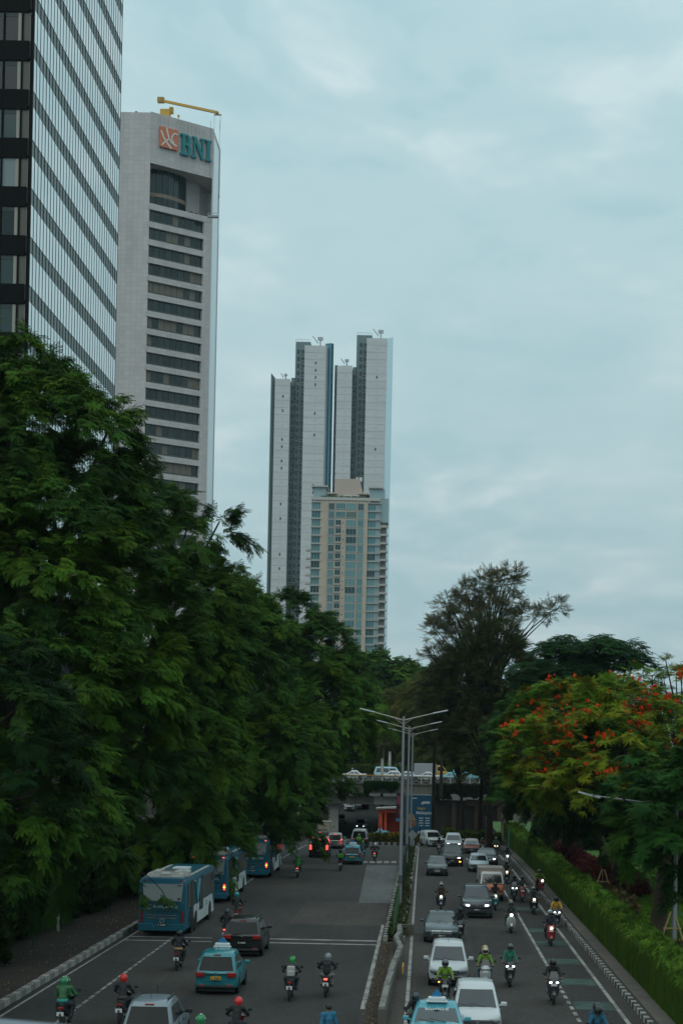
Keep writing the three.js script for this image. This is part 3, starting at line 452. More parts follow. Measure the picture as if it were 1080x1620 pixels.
{ // the lamp in the park whose arm reaches out of the leaves
  const d = 83, base = G(1030, 1490), x = base.x, t = thing('street_lamp', 'grey street lamp in the park, its single arm reaching out of the leaves', 'street lamp', [x, lawnY(x, d), -d]), e = at(920, 1255, d), y0 = lawnY(x, d);
  const dx = e.x - x, h = 7.2; part(t, 'pole', cyl(0.13, 0.09, h, 0, h / 2, 0, 12), lampCol); part(t, 'arm', bar([0, h - 0.1, 0], [dx + 0.5, e.y - y0 - 0.1, 0], 0.045, 0.04, 8), lampCol); part(t, 'lamp_head', box(1.1, 0.09, 0.3, dx + 0.35, e.y - y0 - 0.06, 0, 0, 0, -0.24), std([0.5, 0.52, 0.54], 0.4, 0.3));
}
{ // round post on the left pavement and the far barrier
  const p = G(128, 1478), t = thing('marker_post', 'short white post standing among the bushes on the left pavement', 'post', [p.x - 1.2, 0.15, p.z]); part(t, 'shaft', cyl(0.09, 0.08, 1.15, 0, 0.58, 0, 10), M.concretePale); part(t, 'cap', cyl(0.1, 0.1, 0.06, 0, 1.17, 0, 10), M.steel);
  const b = at(456, 1330, 205), t2 = thing('road_barrier', 'red and white plastic barrier beside the waiting men under the trees', 'barrier', [b.x - 0.2, dip(205), -205]); part(t2, 'body', [rbox(1.3, 0.75, 0.4, 0.06, 0, 0.42, 0)], std([0.42, 0.04, 0.03], 0.5)); part(t2, 'top_band', rbox(1.3, 0.22, 0.42, 0.05, 0, 0.86, 0), M.kerbWhite); part(t2, 'foot', [box(0.3, 0.1, 0.6, -0.4, 0.05, 0), box(0.3, 0.1, 0.6, 0.4, 0.05, 0)], M.black);
}
{ // the railing of the footbridge, just inside the frame at lower left
  const t = thing('footbridge_railing', 'blurred grey railing of the footbridge at the lower edge of the view', 'railing', [0, EYE, 0]), a = at(-260, 1583, 2.2), b = at(520, 1650, 2.0), y = -EYE;
  part(t, 'handrail', [bar([a.x, a.y + y - 0.035, a.z], [b.x, b.y + y - 0.035, b.z], 0.03, 0.03, 14)], std([0.20, 0.235, 0.26], 0.6, 0.1));
  for (const k of [0.1, 0.9]) { const p = a.clone().lerp(b, k); part(t, 'baluster', bar([p.x, p.y + y - 0.06, p.z], [p.x, p.y + y - 1.0, p.z], 0.016, 0.016, 8), M.steel); }
}
{ // fence posts round the traffic island and the pale panel fence at the end of the hedge
  const f = thing('island_fence', 'thin dark posts of the fence round the planted traffic island', 'fence', [-6, dip(203), -203]);
  for (let i = 0; i < 9; i++) { part(f, 'post', cyl(0.05, 0.05, 2.3, 0, 1.15, 0, 6), M.iron, [-2 + i * 0.95, 0, (i % 2) * 0.3]); }
  for (const h of [0.7, 1.6]) part(f, 'wire', box(7.8, 0.03, 0.03, 1.8, h, 0.15), M.iron);
  const e = thing('panel_fence', 'pale weathered panel closing the far end of the long hedge', 'fence', [at(797, 1310, 196).x, 0, -196], 0.0);
  for (let i = 0; i < 6; i++) part(e, 'panel', rbox(0.12, 3.0 - i * 0.2, 2.6, 0.02, 0, 1.4 - i * 0.1, 0), std([0.30, 0.24, 0.15], 0.9, 0, { map: wornMap }), [0.02 * i, 0, i * 2.7 - 6]);
  const g = thing('fence_post', 'slim teal post standing in the hedge near its far end', 'post', [at(804, 1330, 158).x, 0.1, -158]); part(g, 'shaft', cyl(0.05, 0.05, 2.9, 0, 1.45, 0, 8), M.tealPole); part(g, 'cap', cyl(0.07, 0.07, 0.06, 0, 2.92, 0, 8), M.tealPole);
}
// ---------------------------------------------------------------- towers
const no3 = (name, i) => (i ? `${name}_${String(i).padStart(3, '0')}` : name);
const mirrorGlass = (c, m = 0.75, r = 0.06) => std(c, r, m);
const panelMap = noiseMap(1024, 24, (u, v) => {                      // granite cladding seen from afar: slabs of slightly different tone
  const i = Math.floor(u / 1.2), j = Math.floor(v / 0.975), fu = u / 1.2 - i, fv = v / 0.975 - j, e = Math.min(fu, 1 - fu) < 0.028 || Math.min(fv, 1 - fv) < 0.035;
  const s = fbm(u * 0.5, 6, v * 0.09, 3); return (e ? 0.66 : 0.80 + 0.10 * (hash(i, j, 4) - 0.5)) + 0.16 * (s - 0.5) + 0.05 * (noise3(u * 5, 1, v * 5) - 0.5);
});
const granite = std([0.66, 0.605, 0.585], 0.75, 0, { map: panelMap }), graniteShade = std([0.58, 0.54, 0.52], 0.8, 0, { map: graniteMap });
{ // dark glass office tower at the left edge
  const z0 = 137, len = 38, X = at(49, 373, z0).x, top = 92, S = 3.9, Y0 = at(45, 373, z0).y, r = rng(17);
  const t = thing('glass_tower', 'dark glass office tower with mirrored side face cut off by the left edge', 'tower', [X, 0, -z0]);
  const spand = std([0.085, 0.115, 0.105], 0.35, 0.2), black = new THREE.MeshPhysicalMaterial({ color: rgb(0.005, 0.006, 0.006), roughness: 0.5, specularIntensity: 0.15 }), fin = std([0.05, 0.075, 0.085], 0.4, 0.5);
  const mir = mirrorGlass([0.66, 0.69, 0.69], 0.95, 0.05), mirB = mirrorGlass([0.48, 0.58, 0.61], 0.95, 0.05);
  part(t, 'core', box(39, top, len - 0.6, -19.9, top / 2, -len / 2), black);
  const y0 = Y0 - Math.floor(Y0 / S) * S; let w = 0;
  for (let k = 0; k < 23; k++) {
    const y = y0 + k * S;                                            // top of a spandrel band
    part(t, no3('spandrel_band', k), box(0.3, 1.28, len, -0.245, y - 0.64, -len / 2), spand);
    const a = [], b = [], n = 32, pw = len / n;
    for (let i = 0; i < n; i++) { const q = (r() - 0.5) * 0.006, q2 = (r() - 0.5) * 0.006, zz = -pw * i - 0.05, z2 = zz - pw * 0.62, z3 = zz - pw + 0.05; a.push(slabQuad([[q, y + 0.02, zz], [q2, y + 0.02, z2], [q2, y + S - 1.3, z2], [q, y + S - 1.3, zz]].map((v) => [v[0] - 0.06, v[1], v[2]]), 0.04)); b.push(slabQuad([[q2, y + 0.02, z2], [q, y + 0.02, z3], [q, y + S - 1.3, z3], [q2, y + S - 1.3, z2]].map((v) => [v[0] - 0.065, v[1], v[2]]), 0.04)); }
    if (k > 3) { const m = part(t, no3('window_band', w), a, mir); part(m, 'side_panes', b, mirB); w++; }
  }
  { const g = []; for (let i = 0; i <= 32; i++) g.push(box(0.05, top, 0.07, -0.065, top / 2, -len / 32 * i)); tag(part(t, 'mullions', g, fin), null, null, null, 'stuff'); }
  // the face towards the road bridge
  const bay = 1.46, pane = std([0.012, 0.020, 0.020], 0.08, 0.1), paneTeal = std([0.035, 0.06, 0.058], 0.1, 0.1), curtain = std([0.125, 0.115, 0.095], 0.55), strip2 = std([0.36, 0.34, 0.28], 0.6), blind = std([0.20, 0.25, 0.25], 0.5); let c = 0;
  for (let k = 8; k < 23; k++) {
    const y = y0 + k * S, h = 2.3;
    part(t, no3('front_spandrel', k - 8), rbox(39, S - h, 0.24, 0.02, -19.9, y - 0.8 + 0.0, 0.06), black);
    for (let i = 0; i < 5; i++) {
      const pw = i ? bay : 0.74, x = i ? -0.22 - 0.74 - bay * (i - 0.5) : -0.59, yy = y + h / 2 - 0.02 , m = i === 0 ? curtain : k === 13 && i === 1 ? blind : i === 3 && r() < 0.4 ? curtain : r() < 0.4 ? paneTeal : pane;
      const p = part(t, no3('window_pane', c), box(pw - 0.10, h + 0.1, 0.06, x, yy, 0.0), m); c++;
      if (i === 1) part(p, 'curtain', rbox(0.28, h, 0.04, 0.015, x + bay / 2 - 0.22, yy - 0.02, 0.05), strip2);
      if (i === 0) part(p, 'curtain', rbox(0.08, h, 0.04, 0.015, x + 0.28, yy - 0.02, 0.05), strip2);
      if (i && m !== blind) part(p, 'blind', box(bay - 0.34, 0.36, 0.03, x - 0.1, yy + h / 2 - 0.16, 0.045), std([0.02, 0.035, 0.035], 0.4));
    }
  }
  for (let i = 0; i < 6; i++) part(t, no3('front_mullion', i), box(0.13, top, 0.2, i ? -0.22 - 0.74 - bay * (i - 1) : -0.22, top / 2, 0.1), black);
  part(t, 'corner_post', box(0.22, top, 0.22, -0.11, top / 2, 0.12), black);
}
{ // bank tower with the sign on its turned face
  const d0 = 373, P = at(240, 178, d0), top = P.y, e = new THREE.Vector3(1.3, 0, -1).normalize(), n = new THREE.Vector3(1, 0, 1.3).normalize(), S = 3.9, r = rng(29);
  const onB = (px, py) => { const [x, y] = dirOf(px, py), k = n.x * P.x + n.z * P.z, d = k / (n.x * x - n.z); return { s: (x * d - P.x) * e.x + (-d - P.z) * e.z, y: EYE + y * d }; };
  const t = thing('bank_tower', 'pale granite bank tower with a turned sign face and banded windows', 'tower', [P.x, 0, P.z]);
  const FB = new THREE.Matrix4().makeBasis(e, new THREE.Vector3(0, 1, 0), n), B = (g) => (Array.isArray(g) ? join(g) : g).applyMatrix4(FB);
  const W = onB(338, 215).s, glass = std([0.018, 0.030, 0.030], 0.12, 0.15), glass2 = std([0.030, 0.044, 0.043], 0.15, 0.15), blind = std([0.155, 0.135, 0.105], 0.5), olive = std([0.06, 0.065, 0.055], 0.5), band = std([0.22, 0.165, 0.125], 0.6);
  // plan of the whole shaft, notched behind the turned face
  const oTop = onB(241, 258).y, oBot = onB(241, 322).y, rowTop = onB(238, 331).y, E = e.clone().multiplyScalar(W);
  const back = n.clone().multiplyScalar(-1.6);
  const shaft = (y0, y1, in0) => { const q = [[-26, -0.4 * 0], [0, 0]], i0 = n.clone().multiplyScalar(-in0), pts = [[-26, 0], [0 + 0, 0], ...(in0 ? [[i0.x + e.x * 0.15, i0.z + e.z * 0.15], [i0.x + E.x, i0.z + E.z]] : []), [E.x, E.z], [E.x, E.z - 13], [-26, E.z - 16]]; return loft([pts.map(([x, z]) => [x, y0, z]), pts.map(([x, z]) => [x, y1, z])], true, 0.2); };
  part(t, 'shaft', shaft(0, oBot, 0.9), granite); 
  part(t, 'crown', shaft(oTop, top, 0), granite);
  { const pts = [[-26, 0], [-0.02, 0], [-3.6 * n.x * 1.6 + 0.1, -3.6 * n.z * 1.6], [E.x - 5.8 * n.x, E.z - 5.8 * n.z], [E.x - 0.05, E.z - 13], [-26, E.z - 16]]; part(t, 'notch_wall', loft([pts.map(([x, z]) => [x, oBot + 0.004, z]), pts.map(([x, z]) => [x, oTop - 0.004, z])], false, 0.2), granite); }
  { // curved glazing of the notch, leaf by leaf
    const R = 11, n9 = 9, c0 = [5.8, -13.6]; let i = 0;
    for (let k = 0; k < n9; k++) { const a0 = 2.22 - k * 0.132, a1 = a0 - 0.132, p = (a) => [c0[0] + Math.cos(a) * R * 0.98, c0[1] + Math.sin(a) * R]; const [xa, za] = p(a0), [xb, zb] = p(a1); for (const [ya, yb] of [[oBot + 3.6, oTop + 0.2], [oBot - 0.1, oBot + 2.7]]) part(t, no3('curved_pane', i++), B(slabQuad([[xa + 0.05, ya, za], [xb - 0.05, ya, zb], [xb - 0.05, yb, zb], [xa + 0.05, yb, za]], 0.1)), r() < 0.5 ? glass : glass2); part(t, no3('curved_band', k), B(slabQuad([[xa, oBot + 2.72, za + 0.1], [xb, oBot + 2.72, zb + 0.1], [xb, oBot + 3.58, zb + 0.1], [xa, oBot + 3.58, za + 0.1]], 0.3)), band); }
    part(t, 'notch_shrubs', B([new THREE.IcosahedronGeometry(0.7, 1).translate(11.6, oBot + 0.5, -2.4), new THREE.IcosahedronGeometry(0.55, 1).translate(12.6, oBot + 0.4, -2)].map((g) => metres(g))), std([0.03, 0.05, 0.025], 0.9));
  }
  const x1 = W * 0.875; let c = 0;
  for (let k = 0; k < 22; k++) {
    const y = rowTop - k * S, h = 2.2;                               // y is the head of a window row
    part(t, no3('granite_band', k), B(rbox(x1 + 0.3, S - h - 0.42, 0.95, 0.05, x1 / 2 - 0.1, y + (S - h - 0.42) / 2, -0.46)), granite);
    part(t, no3('sill_strip', k), B(box(x1, 0.42, 0.5, x1 / 2, y - h - 0.21, -0.62)), olive);
    for (let i = 0; i < 9; i++) { const pw = x1 / 9, b = (k % 5 === 4 || k === 9 || k === 6) ? 0.6 : k === 8 ? 0 : 0.14; part(t, no3('window_pane', c++), B(box(pw - 0.09, h, 0.1, pw * (i + 0.5) + 0.02, y - h / 2, -0.72)), r() < b ? blind : r() < 0.5 ? glass : glass2); }
  }
  part(t, 'granite_band', B(rbox(W - 0.1, 1.2, 0.95, 0.05, W / 2, oBot - 0.6 + 0.02, -0.44)), granite);
  part(t, 'pilaster', B(box(W - x1, oBot - 1.2, 0.94, (W + x1) / 2, (oBot - 1.2) / 2, -0.45)), granite);
  part(t, 'mirror_strip', [box(0.12, top - 1.5, 9, E.x + 0.07, top / 2 - 0.75, E.z - 5.2)], mirrorGlass([0.62, 0.70, 0.72], 0.5, 0.3));
  part(t, 'mirror_strip', [box(0.3, top - 1.2, 0.24, E.x + 0.05, top / 2 - 0.7, E.z - 0.12)], std([0.6, 0.62, 0.62], 0.5));
  for (let k = 0; k < 24; k++) part(t, no3('side_window', k), box(1.3, 2.2, 0.1, at(190, 400, d0).x - P.x - 2.1, rowTop - k * S - 1.1, 0.0), glass);
  // the sign
  const logo = onB(266, 220), L0 = onB(252, 205), L1 = onB(280, 238), orange = std([0.60, 0.185, 0.085], 0.55), teal = std([0.004, 0.205, 0.220], 0.5), white = std([0.74, 0.72, 0.68], 0.6);
  const lw = L1.s - L0.s, lh = 4.5;
  const sg = part(t, 'logo_panel', B(rbox(lw, lh, 0.5, 0.06, logo.s, logo.y, 0.35)), orange);
  const q = (list) => list.map(([u, v]) => [logo.s + u * lw, logo.y + v * lh, 0.63]);
  const ribbon = (pts, w) => { const cv = new THREE.CatmullRomCurve3(q(pts).map((p) => new THREE.Vector3(...p))), L = []; for (let i = 0; i < 12; i++) { const a = cv.getPoint(i / 12), b = cv.getPoint((i + 1) / 12), d = b.clone().sub(a).normalize(), s = new THREE.Vector3(-d.y, d.x, 0).multiplyScalar(w / 2), s2 = s; L.push(slabQuad([a.clone().sub(s), b.clone().sub(s2), b.clone().add(s2), a.clone().add(s)].map((v) => v.toArray()), -0.05)); } return join(L); };
  part(sg, 'white_ribbons', B([ribbon([[-0.46, 0.28], [-0.30, -0.05], [-0.05, -0.32], [0.12, -0.48]], 0.36), ribbon([[-0.16, 0.46], [-0.06, 0.12], [0.10, -0.16], [0.42, -0.30]], 0.36), ribbon([[-0.42, -0.42], [-0.22, -0.22], [-0.06, -0.06], [0.02, 0.02]], 0.3), ribbon([[0.46, 0.26], [0.30, 0.30], [0.16, 0.14], [0.14, -0.02], [0.26, -0.18]], 0.28)]), white);
  const word = new TextGeometry('BNI', { font: serif, size: 4.5, depth: 0.4, curveSegments: 6, bevelEnabled: true, bevelSize: 0.05, bevelThickness: 0.06, bevelSegments: 1 }); word.computeBoundingBox();
  const T0 = onB(284, 232), T1 = onB(333, 237), bb = word.boundingBox; word.translate(-bb.min.x, -bb.min.y, 0).scale((T1.s - T0.s) / (bb.max.x - bb.min.x), 4.7 / (bb.max.y - bb.min.y), 1).translate(T0.s, onB(284, 245).y, 0.25);
  part(t, 'sign_letters', B(word), teal);
  { const g = []; for (let i = 0; i < 12; i++) g.push(box(0.16, 1.5 + 0.8 * (r()), 0.06, L0.s + 0.3 + i * 0.98, logo.y + 3.4, 0.02)); part(t, 'sign_stains', B(g), graniteShade); }
  for (let i = 0; i < 5; i++) part(t, no3('parapet_joint', i), B(box(0.05, 3.2, 0.05, 1.9 + i * 2.4, top - 1.6, 0.01)), graniteShade);
  part(t, 'parapet', B(box(W + 0.1, 0.2, 0.5, W / 2, top + 0.1, -0.25)), granite);
  // things on its roof and hung from it
  const cr = onB(273, 178), base = new THREE.Vector3(P.x, 0, P.z).addScaledVector(e, cr.s).addScaledVector(n, -2.5), k0 = thing('roof_crane', 'yellow roof crane with a long jib on top of the bank tower', 'crane', [base.x, top - 1.2, base.z]);
  const yel = std([0.62, 0.36, 0.06], 0.55), yd = std([0.42, 0.24, 0.05], 0.6), j0 = at(250, 158, d0 + 4), j1 = at(344, 178, d0 + 2), rel = (v) => [v.x - base.x, v.y - top + 1.2, v.z - base.z];
  const A = rel(j0), Bq = rel(j1);
  part(k0, 'jib', [beam(A, Bq, 0.55, 0.5)], yel); part(k0, 'counterweight', rbox(1.5, 1.1, 1.2, 0.08, A[0] + 0.7, A[1] - 0.05, A[2]), yd);
  part(k0, 'cab', [rbox(2.2, 2.0, 1.8, 0.1, -0.3, 2.7, 0), rbox(0.9, 1.3, 1.0, 0.05, 1.0, 3.6, 0)], yel); part(k0, 'base', [rbox(2.4, 1.5, 2, 0.05, 0, 1.0, 0), cyl(0.5, 0.5, 1.2, 0.6, 1.4, 0, 10)], yd); part(k0, 'jib_head', [rbox(0.6, 0.5, 0.7, 0.04, Bq[0], Bq[1] - 0.1, Bq[2]), rbox(1.6, 0.2, 0.4, 0.03, Bq[0] + 0.1, Bq[1] - 0.5, Bq[2])], yd);
  part(k0, 'rope', [bar([Bq[0] - 0.6, Bq[1] - 0.5, Bq[2]], [Bq[0] - 0.6, Bq[1] - 4, Bq[2]], 0.025, 0.025, 4), bar([Bq[0] + 0.7, Bq[1] - 0.5, Bq[2]], [Bq[0] + 0.7, Bq[1] - 4, Bq[2]], 0.025, 0.025, 4)], M.iron);
  part(k0, 'warning_lamp', [cyl(0.16, 0.16, 0.5, 2.6, 2.2, 0, 8), cyl(0.25, 0.25, 0.3, 2.6, 2.5, 0, 8)], yel);
  const g0 = at(338, 341, d0 + 7), gd = thing('cleaning_cradle', 'white window cleaning cradle hanging at the corner of the bank tower', 'cradle', [g0.x, g0.y, g0.z]);
  part(gd, 'basket', [box(2.3, 0.12, 0.9, 0, -0.5, 0.3), box(2.3, 0.1, 0.06, 0, 0.3, 0.74), box(0.08, 0.9, 0.9, -1.15, -0.1, 0.3), box(0.08, 0.9, 0.9, 1.15, -0.1, 0.3), box(2.3, 0.3, 0.06, 0, -0.3, 0.74)], M.steel); part(gd, 'cable', [bar([-1, 0.3, 0.3], [-1, top - g0.y + 1, 0.3], 0.03, 0.03, 4), bar([1, 0.3, 0.3], [1, top - g0.y + 1, 0.3], 0.03, 0.03, 4)], M.steelDark);
  const pl = at(216, 177, d0 + 3), mast = thing('roof_mast', 'small dark mast on the flat left roof of the bank tower', 'mast', [pl.x, top, pl.z]); part(mast, 'mast', cyl(0.22, 0.18, 1.1, 0, 0.5, 0, 8), M.steelDark); part(mast, 'lamp', cyl(0.3, 0.3, 0.3, 0, 1.1, 0, 8), M.steelDark);
}
{ // pair of white residential towers far behind
  const d = 770, S = 3.24, wall = std([0.76, 0.76, 0.745], 0.8, 0, { map: graniteMap }), core = std([0.40, 0.41, 0.41], 0.9), grey = std([0.165, 0.215, 0.21], 0.85), side = std([0.42, 0.46, 0.47], 0.6), win = std([0.035, 0.05, 0.055], 0.25, 0.1), winPale = std([0.5, 0.53, 0.54], 0.5), blueGlass = mirrorGlass([0.10, 0.22, 0.28], 0.5, 0.1);
  const X = (px, py) => at(px, py, d).x, Y = (px, py) => at(px, py, d).y;
  function tower(label, o) {
    const t = thing('apartment_tower', label, 'tower', [X(o.x, 700), 0, -d], 0, null), ox = X(o.x, 700), r = rng(o.seed); let w = 0, q = 0;
    for (const [p0, p1, py, z, pale, density] of o.slabs) {
      const x0 = X(p0, py) - ox, x1 = X(p1, py) - ox, h = Y(p0, py), n = 46, cx = (x0 + x1) / 2;
      part(t, 'core', box(x1 - x0 - 0.12, h - 0.3, 7.8, cx, (h - 0.3) / 2, z - 4.1), core);
      for (let k = 0; k < n; k++) part(t, no3('wall_panel', w++), box(x1 - x0, S - 0.08, 0.3, cx, h - S * (k + 0.5), z), wall);
      part(t, 'wall', box(x1 - x0 - 0.02, h - n * S, 0.28, cx, (h - n * S) / 2, z), wall);
      const a = [], b = []; for (let k = 1; k < n; k++) { if (r() < density) a.push(box(0.62, 1.25, 0.06, cx + 0.3, h - S * (k + 0.45), z + 0.17)); else b.push(box(0.62, 1.25, 0.06, cx + 0.3, h - S * (k + 0.45), z + 0.16)); }
      if (a.length) part(t, 'slot_windows', a, win).userData.kind = 'stuff'; if (b.length) part(t, 'slot_windows', b, winPale).userData.kind = 'stuff';
    }
    for (const [p0, p1, py, pl, cols] of o.recess) {
      const x0 = X(p0, py) - ox, x1 = X(p1, py) - ox, h = Y(p0, py), cx = (x0 + x1) / 2, z = -6; part(t, 'recess_wall', box(x1 - x0, h, 9, cx, h / 2, z - 4.5), grey);
      const a = [], f = []; for (let k = 1; k < 58; k++) for (const [px, ww, hh] of cols) { const x = X(px, py) - ox, y = h - S * (k + 0.4); if (y < 2) continue; a.push(box(ww, hh, 0.1, x, y, z + 0.02)); if (ww > 1.35) { f.push(box(ww + 0.3, 0.16, 0.5, x, y - hh / 2 - 0.2, z + 0.25)); } }
      part(t, 'windows', a, win).userData.kind = 'stuff'; if (f.length) part(t, 'balcony_slabs', f, side).userData.kind = 'stuff';
      if (pl) part(t, 'roof_rail', [box(x1 - x0, 0.1, 0.1, cx, h + 1.1, z), ...Array.from({ length: 8 }, (_, i) => box(0.1, 1.1, 0.1, x0 + (x1 - x0) * i / 7, h + 0.55, z))], side);
    }
    for (const [p0, y0, p1, y1, m] of o.sides) { const x0 = X(p0, y0) - ox, x1 = X(p1, y1) - ox, ha = Y(p0, y0), hb = Y(p1, y1); part(t, 'side_face', slabQuad([[x0, 0, 0.16], [x1, 0, -2.2], [x1, hb, -2.2], [x0, ha, 0.16]], m === 'dark' ? 0.4 : 3), m === 'glass' ? mirrorGlass([0.62, 0.74, 0.78], 0.7, 0.15) : m === 'blue' ? blueGlass : m === 'dark' ? grey : side); }
    for (const [px, py, s] of o.gear) { const x = X(px, py) - ox, y = Y(px, py); part(t, 'roof_gear', [cyl(0.35, 0.35, 2.6 * s, x, y + 1.2 * s, -3, 6), box(1.6 * s, 0.9 * s, 1.2, x, y + 2.6 * s, -3), box(4.4 * s, 0.4, 0.8, x, y + 0.3, -3), bar([x - 1, y + 1.2 * s, -3], [x - 2.4 * s, y + 3.4 * s, -3], 0.25, 0.2, 5)], side); }
    return t;
  }
  tower('left and lower one of the two tall white apartment towers', { x: 480, seed: 3, slabs: [[435.2, 459.4, 599, 0, 0, 0.45], [482.5, 516.4, 547.4, 1.4, 0, 0.62]],
    recess: [[466.4, 490, 535.5, true, [[471.2, 1.25, 1.9], [478.5, 1.5, 1.6]]], [459.4, 466.4, 593, false, [[463.4, 1.45, 1.8]]]], sides: [[430.1, 591, 435.2, 597, 'dark'], [516.4, 547.4, 525.2, 543, 'side'], [524.4, 543, 527.6, 542, 'blue']], gear: [[451, 599, 0.9], [506, 547, 1.5]] });
  tower('right and taller one of the two tall white apartment towers', { x: 575, seed: 5, slabs: [[533.5, 557.4, 578.6, 0, 0, 0.0], [580.4, 612.4, 535.8, 1.4, 0, 0.03]],
    recess: [[563.6, 588, 524.8, true, [[570.6, 1.3, 1.9], [577.5, 1.5, 1.6]]], [557.4, 563.6, 576, false, [[560.6, 1.45, 1.8]]], [528.6, 533.5, 573, false, [[531, 1.0, 1.8]]]], sides: [[612.4, 535.8, 621.8, 531.2, 'glass']], gear: [[548, 578, 1.1], [602, 535.8, 1.5]] });
}
{ // beige apartment tower in front of them
  const d = 675, S = 13.2 * d / F, YM = 893, X = (px) => at(px, YM, d).x, cx0 = X(545), Y = (py) => at(545, py, d).y;
  const beige = std([0.66, 0.545, 0.43], 0.85, 0, { map: graniteMap }), grey = std([0.50, 0.48, 0.44], 0.85), greyDark = std([0.24, 0.24, 0.22], 0.9), teal = std([0.085, 0.205, 0.215], 0.12, 0.35), tealPale = std([0.16, 0.29, 0.29], 0.15, 0.35), dark = std([0.02, 0.055, 0.06], 0.2, 0.1), frame = std([0.34, 0.42, 0.42], 0.5), pent = std([0.50, 0.40, 0.34], 0.9), tealWall = std([0.30, 0.40, 0.41], 0.4, 0.3);
  const t = thing('apartment_block', 'beige apartment tower with teal windows in front of the white towers', 'tower', [cx0, 0, -d]), x = (px) => X(px) - cx0, top = Y(790), r = rng(7); let w = 0, sl = 0;
  const slab = (name, p0, p1, y0, y1, z, th, m) => part(t, name, box(x(p1) - x(p0), y1 - y0, th, (x(p0) + x(p1)) / 2, (y0 + y1) / 2, z - th / 2), m);
  slab('wall', 505, 580, 0, top, 0, 16, beige); slab('bay_wall', 491, 506.4, 0, Y(793), -0.6, 14, grey); slab('corner_wall', 580, 600, 0, Y(793), -1.2, 14, grey); slab('side_wall', 599, 609, 0, Y(822), -3.0, 12, greyDark); slab('side_panels', 597, 612, Y(824), Y(786), -2.2, 10, tealWall);
  const rows = 26, y0 = Y(796.5);
  const window = (p0, p1, y, h, z, m, bars) => { const W2 = x(p1) - x(p0), c = (x(p0) + x(p1)) / 2, g = part(t, no3('window', w++), box(W2, h, 0.12, c, y - h / 2, z + 0.05), m); const f = [box(W2 + 0.24, 0.16, 0.2, c, y + 0.06, z + 0.08), box(W2 + 0.24, 0.2, 0.3, c, y - h - 0.08, z + 0.1)]; for (let i = 0; i <= bars; i++) f.push(box(0.1, h, 0.16, c - W2 / 2 + W2 * i / bars, y - h / 2, z + 0.08)); part(g, 'frame', f, frame); };
  for (let k = 0; k < rows; k++) {
    const y = y0 - k * S, tm = () => (r() < 0.13 ? dark : r() < 0.55 ? teal : tealPale);
    window(518.4, 527, y, 2.55, 0, tm(), 3); window(564.8, 573.4, y, 2.55, 0, tm(), 3);
    if (k < 2) { window(530, 544.4, y, 2.1, 0, teal, 4); window(546.4, 562, y, 2.3, 0, k ? std([0.10, 0.14, 0.11], 0.3) : tealPale, 4); }
    else { window(529.6, 538, y, 2.5, -0.03, dark, 2); part(t, no3('balcony', k - 2), rbox(x(538.4) - x(529.2), 0.75, 0.5, 0.03, (x(529.2) + x(538.4)) / 2, y - 2.3, 0.3), std([0.42, 0.36, 0.30], 0.8)); part(t, no3('vent', k - 2), cyl(0.26, 0.26, 0.08, x(541.5), y - 1.1, 0.03, 8, 'z'), dark); window(546.2, 562, y, 2.5, 0, tm(), 3); }
    window(491.4, 505.4, y - 0.1, 2.3, -0.55, tm(), 3); part(t, no3('bay_slab', sl), box(x(507.2) - x(490.6), 0.34, 1.3, (x(507.2) + x(490.6)) / 2, y + 0.35, -0.3), grey);
    window(580, 592.6, y - 0.1, 2.3, -1.1, tm(), 3); part(t, no3('corner_slab', sl++), box(x(601) - x(579), 0.34, 1.3, (x(601) + x(579)) / 2, y + 0.35, -0.9), grey);
    window(593, 599.6, y - 0.1, 2.3, -1.12, std([0.30, 0.36, 0.36], 0.3, 0.2), 2);
    if (k > 1) part(t, no3('side_balcony', k - 2), rbox(x(612.5) - x(600), 0.8, 2.2, 0.04, (x(612.5) + x(600)) / 2, y - 2.1, -1.9), std([0.46, 0.43, 0.38], 0.85));
    if (k > 4) part(t, no3('left_balcony', k - 5), rbox(x(491) - x(483.4), 0.8, 2.2, 0.04, (x(491) + x(483.4)) / 2, y - 2.1, -1.6), std([0.44, 0.38, 0.34], 0.85));
  }
  for (const [p0, p1] of [[514, 516.5], [528.2, 529.2], [544.8, 545.8], [563, 564.2]]) slab('pilaster', p0, p1, 0, top, 0.25, 0.3, beige);
  slab('parapet', 490, 599, top - 0.4, top + 0.7, 0.4, 1.4, grey); slab('roof_slab', 490, 516, Y(770.5), Y(768), -0.5, 12, grey); slab('roof_room', 493, 512, Y(788), Y(770.5), -2, 8, tealWall); slab('roof_slab', 580.5, 603, Y(771), Y(768.5), -0.5, 12, grey); slab('roof_room', 582, 606, Y(788), Y(771), -2, 8, tealWall); slab('roof_slab', 515, 530, Y(781), Y(779), -0.8, 10, beige); slab('roof_slab', 563, 581, Y(781), Y(779), -0.8, 10, beige);
  { const q = [[529, 786], [575.5, 786], [568.5, 757.5], [529.4, 757.5]].map(([a, b]) => { const v = at(a, b, d + 3); return [v.x - cx0, v.y, -3]; }); part(t, 'penthouse', slabQuad(q, 9), pent); }
  part(t, 'roof_plant', [0, 1, 2, 3, 4, 5].map((i) => rbox(0.8 + 0.7 * r(), 0.9 + 0.6 * r(), 1.2, 0.05, x(544) + i * 1.0, Y(787) + 0.5, -1.4)), std([0.62, 0.62, 0.6], 0.7));
  part(t, 'roof_gear', [bar([x(556), Y(757), -5], [x(562), Y(752.5), -5], 0.3, 0.2, 5), bar([x(563), Y(757), -5], [x(561), Y(751), -5], 0.25, 0.2, 5), box(4.6, 0.5, 1, x(553), Y(756), -5), box(1.2, 1.6, 1, x(567), Y(755), -5)], std([0.6, 0.62, 0.62], 0.5));
